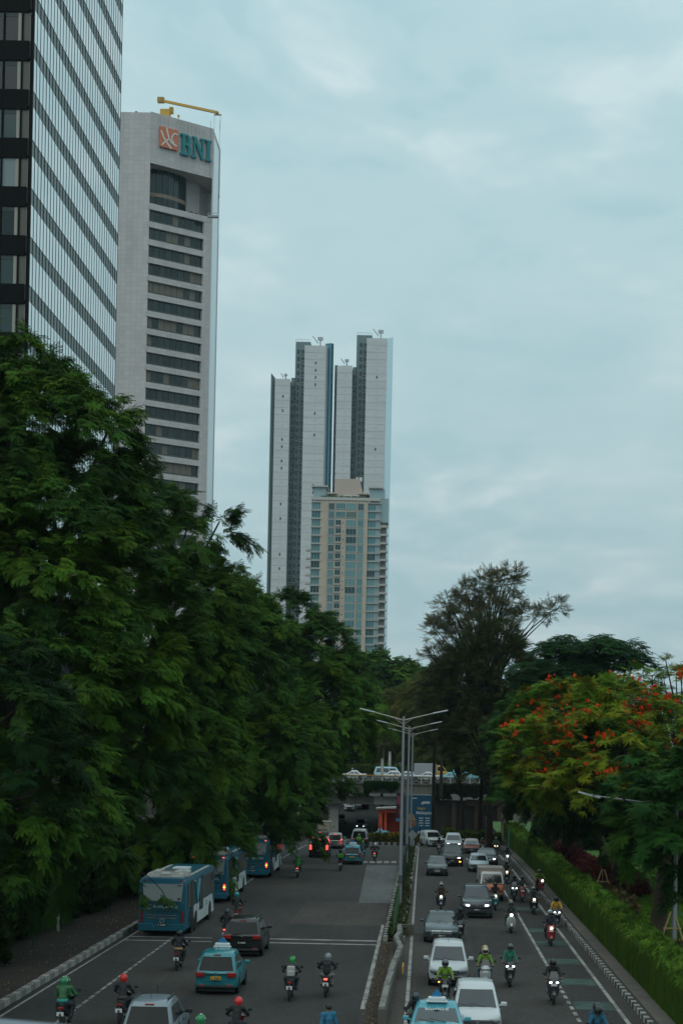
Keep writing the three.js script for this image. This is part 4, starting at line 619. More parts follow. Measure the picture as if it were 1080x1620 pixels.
  { const g = []; for (let i = 0; i < 60; i++) { const p = 507 + 72 * r(); g.push(new THREE.IcosahedronGeometry(0.35 + 0.3 * r(), 0).translate(x(p), top + 0.8 + 0.3 * r(), -0.6)); } tag(part(t, 'roof_plants', g.map((q) => metres(q)), std([0.07, 0.10, 0.06], 0.9)), null, null, null, 'stuff'); }
}
// ---------------------------------------------------------------- trees
const LG = { a: sprayGeo({ seed: 3 }), b: sprayGeo({ seed: 8, leaves: 6, pairs: 4, ll: 0.24, lw: 0.13, len: 0.55, droop: 0.6 }), far: sprayGeo({ seed: 9, leaves: 6, pairs: 3, ll: 0.34, lw: 0.17, len: 0.6, droop: 0.45 }), feather: featherGeo(4), needle: needleGeo(6), tuft: tuftGeo(2), petal: tuftGeo(12, 12, 0.26, 0.16, 0.9), hang: hangGeo(5), grass: tuftGeo(15, 12, 0.2, 0.03, 0.5) };
const LM = { leaf: leafMat([1, 1, 1], 0.7), needle: leafMat([1, 1, 1], 0.85, 0.1), petal: leafMat([1, 1, 1], 0.6, 0.3) };
const greens = [[0.052, 0.118, 0.012], [0.041, 0.098, 0.012], [0.066, 0.136, 0.012], [0.034, 0.082, 0.012]];
const deep = [[0.016, 0.044, 0.008], [0.021, 0.053, 0.008], [0.013, 0.037, 0.008]];  // darker species greens; on low and background trees they also carry painted shade
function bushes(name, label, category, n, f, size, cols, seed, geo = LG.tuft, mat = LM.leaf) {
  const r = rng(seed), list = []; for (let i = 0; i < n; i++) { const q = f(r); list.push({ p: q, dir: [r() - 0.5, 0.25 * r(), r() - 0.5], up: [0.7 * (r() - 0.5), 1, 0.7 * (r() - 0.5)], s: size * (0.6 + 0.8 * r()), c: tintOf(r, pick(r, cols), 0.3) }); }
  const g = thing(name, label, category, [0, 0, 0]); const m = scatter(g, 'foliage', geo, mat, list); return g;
}
const leftTree = (o) => makeTree({ geo: LG.a, twigR: 0.016, mat: LM.leaf, cols: greens, padR: 1.4, density: 105, size: 0.58, wild: 1.15, twigs: 8, inner: 0.3, deep: 0.55, lime: 0.06, limeCol: [0.066, 0.135, 0.010], trunkR: 0.55, hang: 0.55, rim: 0.5, spacing: 2.2, shrink: 0.8, ...o });
leftTree({ seed: 21, label: 'nearest and tallest leafy tree, filling the left side below the dark glass tower', base: [-20.6, 0, -80], floor: 3.2, limbs: 36, padR: 1.3, density: 120, size: 0.52, spacing: 2.0,
  masses: [[20, 700, 80, 4.6, 4.9, 5], [95, 740, 80, 3.9, 5.0, 5], [125, 800, 82, 3.0, 3.9, 5], [40, 900, 78, 5.5, 5.5, 5.5], [150, 960, 80, 4.6, 6.0, 5.5], [60, 1100, 78, 5.5, 6, 5.5], [200, 1060, 82, 3.4, 5.5, 4.5], [120, 1240, 82, 3.4, 4.4, 4.4], [225, 1180, 86, 2.6, 3.4, 3.6], [-60, 800, 80, 5, 7, 5], [20, 600, 80, 2.7, 2.3, 3], [-10, 680, 81, 3.6, 3.4, 4], [60, 640, 82, 2.8, 2.6, 3.4], [70, 830, 84, 4, 4, 4]] });
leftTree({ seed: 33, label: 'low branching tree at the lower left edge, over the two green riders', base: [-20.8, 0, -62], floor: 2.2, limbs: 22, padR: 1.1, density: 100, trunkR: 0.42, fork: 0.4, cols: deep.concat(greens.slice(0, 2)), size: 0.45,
  masses: [[-20, 1180, 61, 3.3, 5.2, 3.6], [60, 1260, 63, 2.9, 3.3, 3.4], [-10, 1370, 61, 2.2, 2.6, 3], [120, 1340, 66, 2.2, 2.0, 2.4]] });
leftTree({ seed: 45, label: 'second leafy tree along the left pavement, its tip crossing the bank tower', base: [-19.8, 0, -106], floor: 3.4, limbs: 30, cols: greens,
  masses: [[245, 830, 106, 2.6, 2.6, 4], [300, 850, 106, 3.2, 1.9, 4], [330, 835, 106, 2.2, 1.0, 2.2], [350, 910, 106, 2.2, 0.8, 2], [270, 960, 106, 4.8, 4.6, 5], [330, 1020, 108, 3.4, 4.6, 5], [250, 1130, 106, 4.8, 5.4, 5], [300, 1170, 106, 3.6, 3.8, 4.4], [310, 1260, 108, 2.9, 2.2, 3.2], [262, 1322, 108, 3.0, 1.9, 3.2], [318, 1316, 110, 2.8, 1.8, 3], [215, 790, 108, 1.6, 1.8, 3]] });
leftTree({ seed: 57, label: 'third leafy tree along the left pavement, overhanging the last blue bus', base: [-19.2, 0, -130], floor: 3.6, limbs: 28, size: 0.62, density: 100, padR: 1.5,
  masses: [[365, 960, 130, 3.2, 2.9, 4.5], [330, 930, 130, 2.6, 2.4, 4], [400, 1000, 130, 3.4, 3.2, 4.5], [370, 1100, 130, 5.2, 5.2, 6], [430, 1180, 130, 4.2, 4.6, 5], [370, 1240, 130, 4.0, 2.8, 4], [400, 1270, 134, 2.8, 1.8, 3], [400, 1296, 132, 3.2, 1.8, 3.2], [352, 1306, 126, 2.9, 1.7, 3], [440, 1285, 140, 2.8, 1.6, 3]] });
leftTree({ seed: 69, label: 'broad leafy tree whose crown hangs over the left road before the underpass', base: [-18.6, 0, -160], floor: 3.6, limbs: 30, size: 0.7, density: 95, padR: 1.6,
  masses: [[450, 1000, 162, 4.0, 3.6, 5], [500, 1020, 162, 4.2, 3.6, 5], [540, 1070, 162, 2.9, 3.0, 4], [510, 1120, 160, 5.0, 5.0, 6], [550, 1150, 160, 2.6, 3.6, 4], [450, 1180, 158, 5.4, 5.2, 6], [480, 1215, 156, 3.0, 2.9, 4], [440, 1262, 150, 3.6, 2.0, 3.6], [518, 1245, 158, 1.3, 2.2, 1.6]] });
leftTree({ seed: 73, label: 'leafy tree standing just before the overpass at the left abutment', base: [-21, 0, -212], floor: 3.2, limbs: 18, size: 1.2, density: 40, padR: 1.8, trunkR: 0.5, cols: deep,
  masses: [[455, 1130, 215, 6, 7, 5], [410, 1215, 212, 5, 4.5, 5], [380, 1180, 214, 7, 8, 5]] });
// beyond the overpass
const farTree = (o) => makeTree({ geo: LG.far, mat: LM.leaf, cols: greens, padR: 2.2, density: 40, size: 1.3, inner: 0.15, trunkR: 0.5, limbs: 12, floor: 4, lime: 0.1, limeCol: [0.09, 0.18, 0.014], spacing: 1.8, ...o });
farTree({ seed: 101, label: 'bright green tree beyond the overpass, below the beige apartment tower', base: [-10.5, 0, -300], masses: [[590, 1085, 300, 4.6, 4.4, 5], [620, 1080, 300, 2.6, 3.0, 4], [580, 1150, 300, 5.5, 5.5, 5]], cols: greens });
farTree({ seed: 103, label: 'round pale green tree beyond the overpass, right of the bright green one', base: [-3.5, 0, -318], masses: [[645, 1090, 318, 4.4, 4.2, 5], [620, 1140, 315, 5, 5, 5], [675, 1085, 318, 3.4, 3.4, 4]], cols: [[0.058, 0.135, 0.014], [0.07, 0.13, 0.016]] });
farTree({ seed: 107, label: 'olive brown feathery tree behind the street lamp arms', base: [-2.5, 0, -292], masses: [[650, 1130, 292, 4.2, 4.4, 5], [690, 1120, 290, 4.6, 5.0, 5], [660, 1180, 290, 5, 4.2, 4.5], [715, 1190, 286, 4, 4, 4]], geo: LG.needle, mat: LM.needle, cols: [[0.085, 0.090, 0.022], [0.065, 0.080, 0.022]], size: 1.9, density: 40, padR: 1.9 });
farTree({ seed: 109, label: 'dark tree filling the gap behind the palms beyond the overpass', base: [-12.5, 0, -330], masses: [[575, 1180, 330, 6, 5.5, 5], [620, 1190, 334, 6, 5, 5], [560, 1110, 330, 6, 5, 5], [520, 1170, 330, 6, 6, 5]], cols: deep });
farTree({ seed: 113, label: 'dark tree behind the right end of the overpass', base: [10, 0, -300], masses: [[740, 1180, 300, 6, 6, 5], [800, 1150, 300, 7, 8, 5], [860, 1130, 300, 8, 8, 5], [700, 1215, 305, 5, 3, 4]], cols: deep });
// the casuarina and its neighbours before the right abutment
const pine = (o) => makeTree({ name: 'casuarina_tree', geo: LG.needle, mat: LM.needle, cols: [[0.150, 0.150, 0.062], [0.125, 0.138, 0.056], [0.170, 0.150, 0.070]], rise: 0.7, twigR: 0.02, padR: 1.2, density: 34, size: 1.25, deep: 0.4, wild: 1.0, bark: M.barkDark, trunkR: 0.42, limbs: 44, fork: 0.35, leader: 0.3, bow: 0.06, lift: 0.3, hang: 0.3, rim: 0.3, padH: 0.7, floor: 5, lime: 0.0, ...o });
pine({ seed: 201, label: 'tall olive casuarina with a wispy crown, right of the underpass', base: [6.8, dip(205), -205], density: 26, twigs: 6, openBelow: 0.3, spacing: 1.2, padR: 1.0, size: 0.72, limbs: 60, trunkR: 0.34,
  masses: [[775, 1000, 205, 3.0, 4.4, 3], [735, 985, 205, 2.6, 2.2, 2.6], [795, 922, 205, 1.5, 1.3, 1.6], [812, 908, 205, 0.9, 0.7, 0.9], [845, 974, 205, 2.2, 0.55, 1.2], [876, 962, 205, 0.9, 0.7, 0.9], [694, 1000, 205, 1.5, 1.3, 1.6], [712, 955, 205, 1.0, 1.2, 1], [735, 940, 205, 0.9, 1.2, 1], [765, 925, 205, 0.9, 1.4, 1], [810, 955, 205, 1.3, 0.9, 1.3], [690, 1035, 205, 1.2, 0.8, 1.2]] });
pine({ seed: 203, label: 'dark dense casuarina standing in front of the wispy one', base: [7.6, dip(196), -198], density: 44, inner: 0.25, padR: 1.4, size: 1.0, cols: [[0.060, 0.076, 0.022], [0.050, 0.068, 0.020], [0.072, 0.078, 0.024]],
  masses: [[765, 1080, 200, 4.4, 5.2, 4], [730, 1110, 200, 3.0, 4.4, 4], [800, 1090, 200, 3.4, 4.2, 4], [760, 1175, 198, 3.6, 4.0, 4], [785, 1035, 200, 2.6, 2.6, 3]] });
pine({ seed: 207, label: 'slim casuarina trunk with sparse needles, left of the dense casuarina', base: [4.6, dip(203), -203], density: 30, masses: [[712, 1090, 204, 2.0, 4.0, 2.4], [704, 1145, 204, 1.6, 2.8, 2]], trunkR: 0.28, cols: [[0.042, 0.045, 0.026]] });
pine({ seed: 209, label: 'casuarina trunk close to the round road sign', base: [9.6, dip(200), -201], density: 30, masses: [[815, 1150, 202, 2.6, 4.4, 2.4], [830, 1220, 202, 2.6, 3.4, 2]], trunkR: 0.3, cols: [[0.026, 0.036, 0.018]] });
leftTree({ name: 'spreading_tree', seed: 211, label: 'dark green spreading tree behind the flame tree, against the sky', base: [19, 0.5, -178], size: 0.95, density: 46, padR: 1.5, limbs: 30, cols: [[0.022, 0.070, 0.016], [0.019, 0.058, 0.016]], plates: true, lime: 0, shrink: 0.2, hang: 0.3, padH: 0.25, openBelow: 0.9, inner: 0.05, floor: 8, lift: 0.15, spacing: 2.0,
  masses: [[925, 1025, 178, 4.4, 1.2, 4], [890, 1060, 178, 4.0, 1.6, 4], [960, 1042, 178, 3.2, 0.9, 3], [900, 1100, 178, 5, 2.6, 4], [980, 1022, 178, 1.6, 0.4, 1.6], [860, 1130, 178, 4, 3.4, 4]] });
// the flame tree in bloom
const flame = (o) => makeTree({ name: 'flame_tree', geo: LG.feather, mat: LM.leaf, cols: [[0.150, 0.240, 0.014], [0.105, 0.205, 0.014], [0.195, 0.235, 0.014], [0.075, 0.165, 0.015], [0.170, 0.200, 0.016]], twigR: 0.014, rise: 0.2, padR: 1.2, density: 52, size: 0.78, wild: 1.2, spacing: 1.9, shrink: 0.5, hang: 0.45, rim: 0.4, padH: 0.35, trunkR: 0.42, limbs: 40, bow: 0.16, inner: 0.15, lime: 0.12, limeCol: [0.20, 0.23, 0.014], flowerGeo: LG.petal, flowerMat: LM.petal, openBelow: 0.8, ...o });
flame({ seed: 301, label: 'flame tree with red blossom over its yellow green crown, right of the road', base: [13.4, 0.6, -118], floor: 4.2, flowerSize: 1.0,
  flowers: (p, pt, r) => { const h = hash(Math.round(p.c.x * 7), Math.round(p.c.y * 7), Math.round(p.c.z * 7)); return p.d.y > -0.1 && h < 0.45 ? 0.36 : 0.03; },
  masses: [[905, 1130, 118, 4.0, 2.0, 5], [960, 1125, 118, 4.4, 2.1, 5], [880, 1185, 114, 3.6, 2.6, 4.5], [960, 1190, 112, 4.4, 2.7, 5], [1030, 1160, 116, 4.2, 2.4, 5], [860, 1225, 116, 2.4, 2.0, 3.4], [930, 1235, 110, 3.4, 1.7, 4]] });
flame({ seed: 305, label: 'sparse flame tree with bare dark limbs and few blossoms at the right edge', base: [19.5, 0.8, -128], floor: 8, density: 15, twigs: 5, limbs: 46, bark: M.barkDark, spacing: 2.2, flowerSize: 1.2, bow: 0.05,
  flowers: (p, pt, r) => (hash(Math.round(p.c.x * 5), Math.round(p.c.y * 5), 3) < 0.14 ? 0.6 : 0.01), masses: [[1050, 1080, 128, 4.2, 1.2, 3.6], [1000, 1090, 128, 3.6, 0.7, 3], [1080, 1052, 128, 2.0, 0.9, 2], [1100, 1090, 128, 4, 1.4, 4]] });
leftTree({ name: 'park_tree', seed: 311, label: 'dark feathery tree leaning in from the right edge in front of the flame tree', base: [13.8, 0.6, -86], geo: LG.feather, cols: [[0.030, 0.096, 0.014], [0.024, 0.078, 0.014], [0.042, 0.108, 0.012]], lime: 0.03, size: 0.8, density: 52, padR: 1.1, wild: 1.2, floor: 3.4, limbs: 30, trunkR: 0.36, padH: 0.3, openBelow: 0.7,
  masses: [[1060, 1220, 84, 2.6, 1.6, 3], [1000, 1262, 81, 1.9, 1.3, 2], [1010, 1290, 84, 2.4, 1.3, 3], [1070, 1310, 82, 2.4, 1.8, 3], [1075, 1360, 82, 1.6, 1.0, 1.8], [1100, 1260, 82, 2.4, 3.4, 3]] });
leftTree({ name: 'park_tree', seed: 313, label: 'mid green bushy tree between the casuarinas and the flame tree', base: [13.2, 0.5, -150], geo: LG.feather, cols: [[0.046, 0.118, 0.013], [0.036, 0.10, 0.013]], wild: 1.2, size: 0.95, density: 44, padR: 1.4, floor: 3.8, limbs: 24, trunkR: 0.4,
  masses: [[820, 1140, 150, 2.6, 2.4, 4], [830, 1190, 148, 3.0, 2.6, 4], [850, 1240, 146, 3.4, 2.0, 4], [815, 1235, 148, 1.8, 1.9, 3]] });
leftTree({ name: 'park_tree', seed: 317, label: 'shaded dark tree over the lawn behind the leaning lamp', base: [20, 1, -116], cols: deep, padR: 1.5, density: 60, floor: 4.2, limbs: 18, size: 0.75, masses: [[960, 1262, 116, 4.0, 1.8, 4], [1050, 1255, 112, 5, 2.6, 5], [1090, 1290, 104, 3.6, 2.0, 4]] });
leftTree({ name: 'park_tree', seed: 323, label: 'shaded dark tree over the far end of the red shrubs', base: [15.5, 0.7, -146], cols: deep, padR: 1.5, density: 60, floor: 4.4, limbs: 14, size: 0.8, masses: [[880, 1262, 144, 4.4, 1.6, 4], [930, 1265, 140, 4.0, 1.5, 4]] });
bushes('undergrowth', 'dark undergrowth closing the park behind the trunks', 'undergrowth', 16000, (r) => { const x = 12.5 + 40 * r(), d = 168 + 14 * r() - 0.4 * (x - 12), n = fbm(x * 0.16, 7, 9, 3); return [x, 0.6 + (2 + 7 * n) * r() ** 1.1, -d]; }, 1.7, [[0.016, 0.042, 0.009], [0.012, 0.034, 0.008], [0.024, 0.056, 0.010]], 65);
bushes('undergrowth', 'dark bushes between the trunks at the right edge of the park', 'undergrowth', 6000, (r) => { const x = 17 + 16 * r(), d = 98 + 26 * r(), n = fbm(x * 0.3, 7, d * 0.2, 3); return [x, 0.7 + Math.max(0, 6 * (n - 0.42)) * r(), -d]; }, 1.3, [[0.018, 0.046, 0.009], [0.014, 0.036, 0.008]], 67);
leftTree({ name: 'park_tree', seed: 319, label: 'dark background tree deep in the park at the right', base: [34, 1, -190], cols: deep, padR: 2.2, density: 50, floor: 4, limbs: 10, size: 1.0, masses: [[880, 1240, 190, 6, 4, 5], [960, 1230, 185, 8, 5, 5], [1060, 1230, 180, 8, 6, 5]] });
for (const [px, py, h, rr, k] of [[868, 1345, 6, 0.34, 1], [895, 1352, 6, 0.40, 2], [915, 1348, 6, 0.3, 3], [965, 1372, 6, 0.32, 4], [1040, 1465, 5, 0.45, 5]]) {
  const d = Math.min(150, (EYE - 0.8) * F / (py - VY)), a = at(px, py, d), t = thing('park_tree', ['stout trunk at the far end of the dark red shrubs', 'thickest trunk behind the dark red shrubs', 'slim trunk right of the thickest one behind the red shrubs', 'dark trunk right of the slanted wooden props on the lawn', 'brown trunk beside the grey park lamp post'][k - 1], 'tree', [a.x, lawnY(a.x, d), -d]), r = rng(900 + k), rings = [];
  for (let i = 0; i <= 8; i++) { const q = rr * (1 + 0.6 * Math.exp(-i * 1.1)) * (1 - 0.03 * i), ring = []; for (let j = 0; j < 10; j++) { const al = j / 10 * 6.283, z = q * (0.82 + 0.36 * noise3(j * 1.1, i * 0.7, k)); ring.push([Math.cos(al) * z + 0.02 * i * (k - 3), h * i / 8 - 0.1, -Math.sin(al) * z]); } rings.push(ring); }
  part(t, 'trunk', loft(rings, true, null), k === 5 ? M.bark : M.barkDark);
  part(t, 'limb', [bar([0.12 * (k - 3), h - 0.4, 0], [0.9 - 0.3 * k, h + 2.4, 0.3], rr * 0.5, rr * 0.25, 7), bar([0.12 * (k - 3), h - 0.3, 0], [-1 + 0.3 * k, h + 2.2, -0.3], rr * 0.45, rr * 0.2, 7)], M.barkDark);
}
// palms beyond the overpass
function palm(px, py, top, d, label, seed, fl = 4.2) {
  const r = rng(seed), e = at(px, top, d), b = [e.x - 0.3, 0, -d], t = thing('coconut_palm', label, 'palm', b, 0, null), h = e.y, rings = [];
  for (let i = 0; i <= 10; i++) { const q = 0.26 - 0.012 * i + (i % 2) * 0.015; rings.push([0, 1, 2, 3, 4, 5, 6, 7].map((j) => [Math.cos(j * 0.785) * q + 0.3 * (i / 10) ** 2, h * i / 10, -Math.sin(j * 0.785) * q])); }
  part(t, 'trunk', loft(rings, true, null), M.palm);
  for (let f = 0; f < 17; f++) {
    const a = f * 2.4 + r() * 0.4, lift = 0.9 - 1.5 * (f / 17), L = new Leaves(), ca = Math.cos(a), sa = Math.sin(a), P = (q) => [0.3 + ca * q * fl * (1 - 0.2 * q * q), h + fl * (lift * q - 0.85 * q * q), sa * q * fl * (1 - 0.2 * q * q)];
    for (let k = 1; k < 22; k++) { const q = k / 22, p = P(q), p2 = P(q + 0.04), tx = p2[0] - p[0], tz = p2[2] - p[2]; for (const s of [-1, 1]) { const n = Math.hypot(tx, tz) + 1e-6, ox = -tz / n * s, oz = tx / n * s, l = 0.95 * (1 - 0.6 * Math.abs(q - 0.4)); L.blade(p, [p[0] + ox * l * 0.75 + tx * 3, p[1] - 0.35 * l, p[2] + oz * l * 0.75 + tz * 3], 0.14, [tx * 6, 0, tz * 6]); } }
    part(t, 'frond', [L.geo(), tube([P(0), P(0.3), P(0.6), P(0.98)], 0.03, 8, 4)], leafMat(pick(r, [[0.085, 0.12, 0.035], [0.10, 0.12, 0.04], [0.06, 0.10, 0.03]]), 0.5));
  }
}
palm(608, 1215, 1178, 287, 'coconut palm with arching fronds behind the white van on the overpass', 5, 3.6);
palm(588, 1215, 1092, 296, 'taller palm with drooping fronds left of the street lamps', 7, 4.0);
// ---------------------------------------------------------------- hedge, shrubs, bushes
{
  const r = rng(77), t = thing('hedge', 'long clipped green hedge running along the right kerb', 'hedge', [9.9, 0.1, -120]);
  const z0 = -30, z1 = -198, list = [], hh = (d) => (1.72 + 0.16 * fbm(d * 0.25, 1, 5, 3)) * (d < 176 ? 1 : 1);
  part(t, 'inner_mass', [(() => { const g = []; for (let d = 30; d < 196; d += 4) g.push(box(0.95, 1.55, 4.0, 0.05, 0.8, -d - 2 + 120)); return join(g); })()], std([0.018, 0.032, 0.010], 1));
  const put = (x, y, d, dir, up, s, c) => list.push({ p: [x, y, -d + 120], dir, up, s, c });
  const hc = [[0.084, 0.160, 0.014], [0.064, 0.136, 0.014], [0.112, 0.182, 0.016], [0.050, 0.110, 0.014]];
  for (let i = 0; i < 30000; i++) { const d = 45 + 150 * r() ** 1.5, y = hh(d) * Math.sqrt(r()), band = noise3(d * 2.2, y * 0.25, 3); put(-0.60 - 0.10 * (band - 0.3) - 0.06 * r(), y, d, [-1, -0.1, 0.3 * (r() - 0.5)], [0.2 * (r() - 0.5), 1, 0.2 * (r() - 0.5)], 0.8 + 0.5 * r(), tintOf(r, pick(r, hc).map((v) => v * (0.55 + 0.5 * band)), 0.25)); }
  for (let i = 0; i < 22000; i++) { const d = 45 + 150 * r() ** 1.4, x = -0.62 + 1.3 * r(), y = hh(d) - 0.05 + 0.34 * r() * r() * noise3(x * 3, 1, d * 1.6) * 2; put(x, y, d, [r() - 0.5, 0.35, r() - 0.5], [r() - 0.5, 1, r() - 0.5], 0.7 + 0.5 * r(), tintOf(r, pick(r, hc), 0.3)); }
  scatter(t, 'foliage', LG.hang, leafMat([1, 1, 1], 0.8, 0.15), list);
}
bushes('shrub_bed', 'band of dark red shrubs behind the hedge on the lawn', 'shrubs', 5200, (r) => { const d = 112 + 46 * r(), x = lerp(14.2, 12.2, (d - 112) / 46) + 1.3 * (r() - 0.5), h = 1.25 * (1 - ((x - lerp(14.2, 12.2, (d - 112) / 46)) / 0.8) ** 2); return [x, lawnY(x, d) + Math.max(0.1, h) * Math.sqrt(r()), -d]; }, 1.1, [[0.13, 0.026, 0.030], [0.09, 0.020, 0.024], [0.15, 0.038, 0.034]], 41);
bushes('shrub_bed', 'row of brown and grey green low shrubs along the back of the hedge', 'shrubs', 2600, (r) => { const d = 62 + 50 * r(), n = fbm(d * 0.22, 4, 2, 2), x = 11.1 + 1.3 * r() * (n > 0.42 ? 1 : 0.3), h = n > 0.45 ? 1.1 : 0.25; return [x, lawnY(x, d) + h * r(), -d]; }, 0.9, [[0.12, 0.075, 0.035], [0.085, 0.07, 0.03], [0.06, 0.085, 0.04], [0.15, 0.09, 0.04]], 43);
bushes('shrub_bed', 'yellow green shrubs at the far end of the right road', 'shrubs', 2600, (r) => { const x = 2.5 + 7.5 * r(), d = 200 + 4 * r(); return [x, dip(d) + 1.3 * r() * (0.5 + fbm(x, 1, 2, 2)), -d]; }, 1.1, [[0.13, 0.17, 0.012], [0.08, 0.13, 0.012], [0.05, 0.10, 0.014]], 47);
bushes('shrub_bed', 'yellow shrubs planted on the island in front of the orange kiosk', 'shrubs', 2200, (r) => { const x = -7.5 + 9 * r(), d = 205 + 4 * r(); return [x, dip(d) + 0.9 * r(), -d]; }, 1.0, [[0.28, 0.22, 0.02], [0.16, 0.16, 0.025], [0.09, 0.11, 0.02]], 49);
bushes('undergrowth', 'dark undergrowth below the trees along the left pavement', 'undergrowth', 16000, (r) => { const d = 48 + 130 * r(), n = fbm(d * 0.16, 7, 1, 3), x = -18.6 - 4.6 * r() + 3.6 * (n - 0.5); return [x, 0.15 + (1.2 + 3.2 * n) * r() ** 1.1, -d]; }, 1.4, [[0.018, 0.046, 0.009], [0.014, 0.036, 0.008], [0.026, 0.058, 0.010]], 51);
bushes('hanging_creeper', 'green creeper hanging over the rail of the overpass', 'creeper', 1500, (r) => { const x = XB(577) + (XB(628) - XB(577)) * r(), n = fbm(x * 0.7, 2, 1, 3); return [x, 5.15 - Math.max(0.15, 4.6 * (n - 0.28)) * r() ** 1.2, -DB + 0.45 + 0.5 * r()]; }, 1.1, [[0.040, 0.095, 0.014], [0.03, 0.075, 0.014]], 53);
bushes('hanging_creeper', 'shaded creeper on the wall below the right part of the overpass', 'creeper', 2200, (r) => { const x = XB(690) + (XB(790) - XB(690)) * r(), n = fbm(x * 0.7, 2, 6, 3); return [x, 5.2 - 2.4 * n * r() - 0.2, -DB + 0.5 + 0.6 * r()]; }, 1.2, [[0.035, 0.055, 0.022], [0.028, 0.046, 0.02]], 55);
bushes('hedge', 'low clipped hedge behind the traffic on the overpass', 'hedge', 2600, (r) => { const x = -17 + 30 * r(); return [x, 5.6 + 1.9 * r(), -278 - 0.8 * r()]; }, 1.1, [[0.10, 0.15, 0.03], [0.08, 0.13, 0.03]], 57);
bushes('planter_plants', 'small plants and weeds in the median planter', 'plants', 900, (r) => { const d = 89 + 90 * r() ** 1.5; return [-1.7 + 0.9 * r(), dip(d) + 0.15 + 0.25 * r(), -d]; }, 0.5, [[0.06, 0.11, 0.03], [0.10, 0.09, 0.04]], 59);
tag(bushes('grass', 'short mown grass of the park lawn behind the hedge', 'grass', 14000, (r) => { const d = 58 + 95 * r(), x = 11 + 14 * r() * r(); return [x, lawnY(x, d), -d]; }, 0.9, [[0.09, 0.19, 0.013], [0.065, 0.15, 0.013], [0.11, 0.21, 0.014]], 61, LG.grass), null, null, null, 'stuff');
tag(bushes('fallen_leaves', 'fallen leaves and litter along the gutters and the left pavement', 'litter', 1500, (r) => { if (r() < 0.55) { const d = 55 + 60 * r(); return [-15.9 - 3.2 * r(), 0.16, -d]; } const d = 58 + 90 * r(); return [-1.6 - 0.5 * r(), dip(d) + 0.025, -d]; }, 0.2, [[0.30, 0.24, 0.15], [0.16, 0.11, 0.06], [0.22, 0.15, 0.08]], 63, tuftGeo(31, 3, 0.3, 0.2, 1)), null, null, null, 'stuff');
for (const [px, py, label, k] of [[953, 1395, 'wooden props leaning together on the bright lawn patch', 0], [1062, 1492, 'young tree held by three wooden stakes on the lawn', 1]]) {
  const d = k ? 83 : 114, b = at(px, py, d), t = thing('tree_stakes', label, 'stakes', [b.x, lawnY(b.x, d), -d]);
  for (const [x, z] of [[-0.75, 0.2], [0.7, 0.3], [0.05, -0.7]]) part(t, 'stake', bar([x, 0, z], [x * 0.12, 2.0, z * 0.12], 0.05, 0.045, 6), M.wood);
  part(t, 'sapling', [bar([0, 0, 0], [0.04, 2.4, 0], 0.05, 0.03, 6)], M.barkDark); part(t, 'crossbar', box(0.9, 0.06, 0.06, 0, 1.2, 0.1), M.wood);
  const r = rng(70 + k), list = []; for (let i = 0; i < 40; i++) list.push({ p: [0.5 * (r() - 0.5), 2.2 + 0.6 * r(), 0.5 * (r() - 0.5)], dir: [r() - 0.5, 0.3, r() - 0.5], s: 0.8, c: tintOf(r, [0.06, 0.10, 0.03], 0.3) }); scatter(t, 'foliage', LG.tuft, LM.leaf, list);
}
{ const d = 80, a = at(1055, 1466, d), t = thing('white_sack', 'small white sack lying on the lawn beside the brown trunk', 'sack', [a.x, lawnY(a.x, d), -d]); part(t, 'body', [new THREE.SphereGeometry(0.3, 10, 8).scale(1, 0.45, 0.7).translate(-0.1, 0.12, 0), new THREE.SphereGeometry(0.24, 10, 8).scale(1.1, 0.4, 0.7).translate(0.3, 0.1, 0.05)], M.kerbWhite); part(t, 'knot', cyl(0.05, 0.09, 0.14, 0.52, 0.16, 0, 8, 'x'), M.kerbWhite); }
// ---------------------------------------------------------------- cars
const TYPES = {
  mpv: { L: 4.25, W: 0.845, H: 1.70, belt: 0.99, nose: 0.79, hood: 0.94, cowl: -0.98, rf: -0.16, rb: 1.70, tail: 2.04, r: 0.31, wb: 1.32 },
  suv: { L: 4.75, W: 0.925, H: 1.82, belt: 1.12, nose: 0.97, hood: 1.08, cowl: -0.95, rf: -0.22, rb: 1.92, tail: 2.28, r: 0.37, wb: 1.38 },
  sedan: { L: 4.75, W: 0.91, H: 1.46, belt: 0.93, nose: 0.73, hood: 0.89, cowl: -0.95, rf: -0.05, rb: 0.98, tail: 1.72, r: 0.33, wb: 1.42, trunk: 0.97 },
  hatch: { L: 3.95, W: 0.85, H: 1.50, belt: 0.93, nose: 0.75, hood: 0.90, cowl: -0.95, rf: -0.12, rb: 1.35, tail: 1.86, r: 0.30, wb: 1.25 },
  van: { L: 4.90, W: 0.91, H: 2.02, belt: 1.08, nose: 0.92, hood: 1.05, cowl: -1.85, rf: -1.20, rb: 2.10, tail: 2.36, r: 0.32, wb: 1.45 },
};
const wheelGeo = (r, w) => memo(`wheel${r}`, () => {
  const t = new THREE.LatheGeometry([[r * 0.62, -w / 2], [r * 0.92, -w / 2], [r, -w * 0.36], [r, w * 0.36], [r * 0.92, w / 2], [r * 0.62, w / 2]].map(([a, b]) => new THREE.Vector2(a, b)), 20).rotateZ(Math.PI / 2);
  const rim = [cyl(r * 0.2, r * 0.2, w * 0.9, 0, 0, 0, 8, 'x'), new THREE.LatheGeometry([[r * 0.54, -w * 0.46], [r * 0.64, -w * 0.48], [r * 0.64, w * 0.48], [r * 0.54, w * 0.46]].map(([a, b]) => new THREE.Vector2(a, b)), 20).rotateZ(Math.PI / 2), cyl(r * 0.58, r * 0.58, w * 0.3, 0, 0, 0, 14, 'x')];
  for (let i = 0; i < 5; i++) rim.push(box(w * 0.88, r * 0.5, r * 0.16, 0, r * 0.32, 0).rotateX(i * 1.2566));
  return { tyre: t, rim: join(rim) };
});
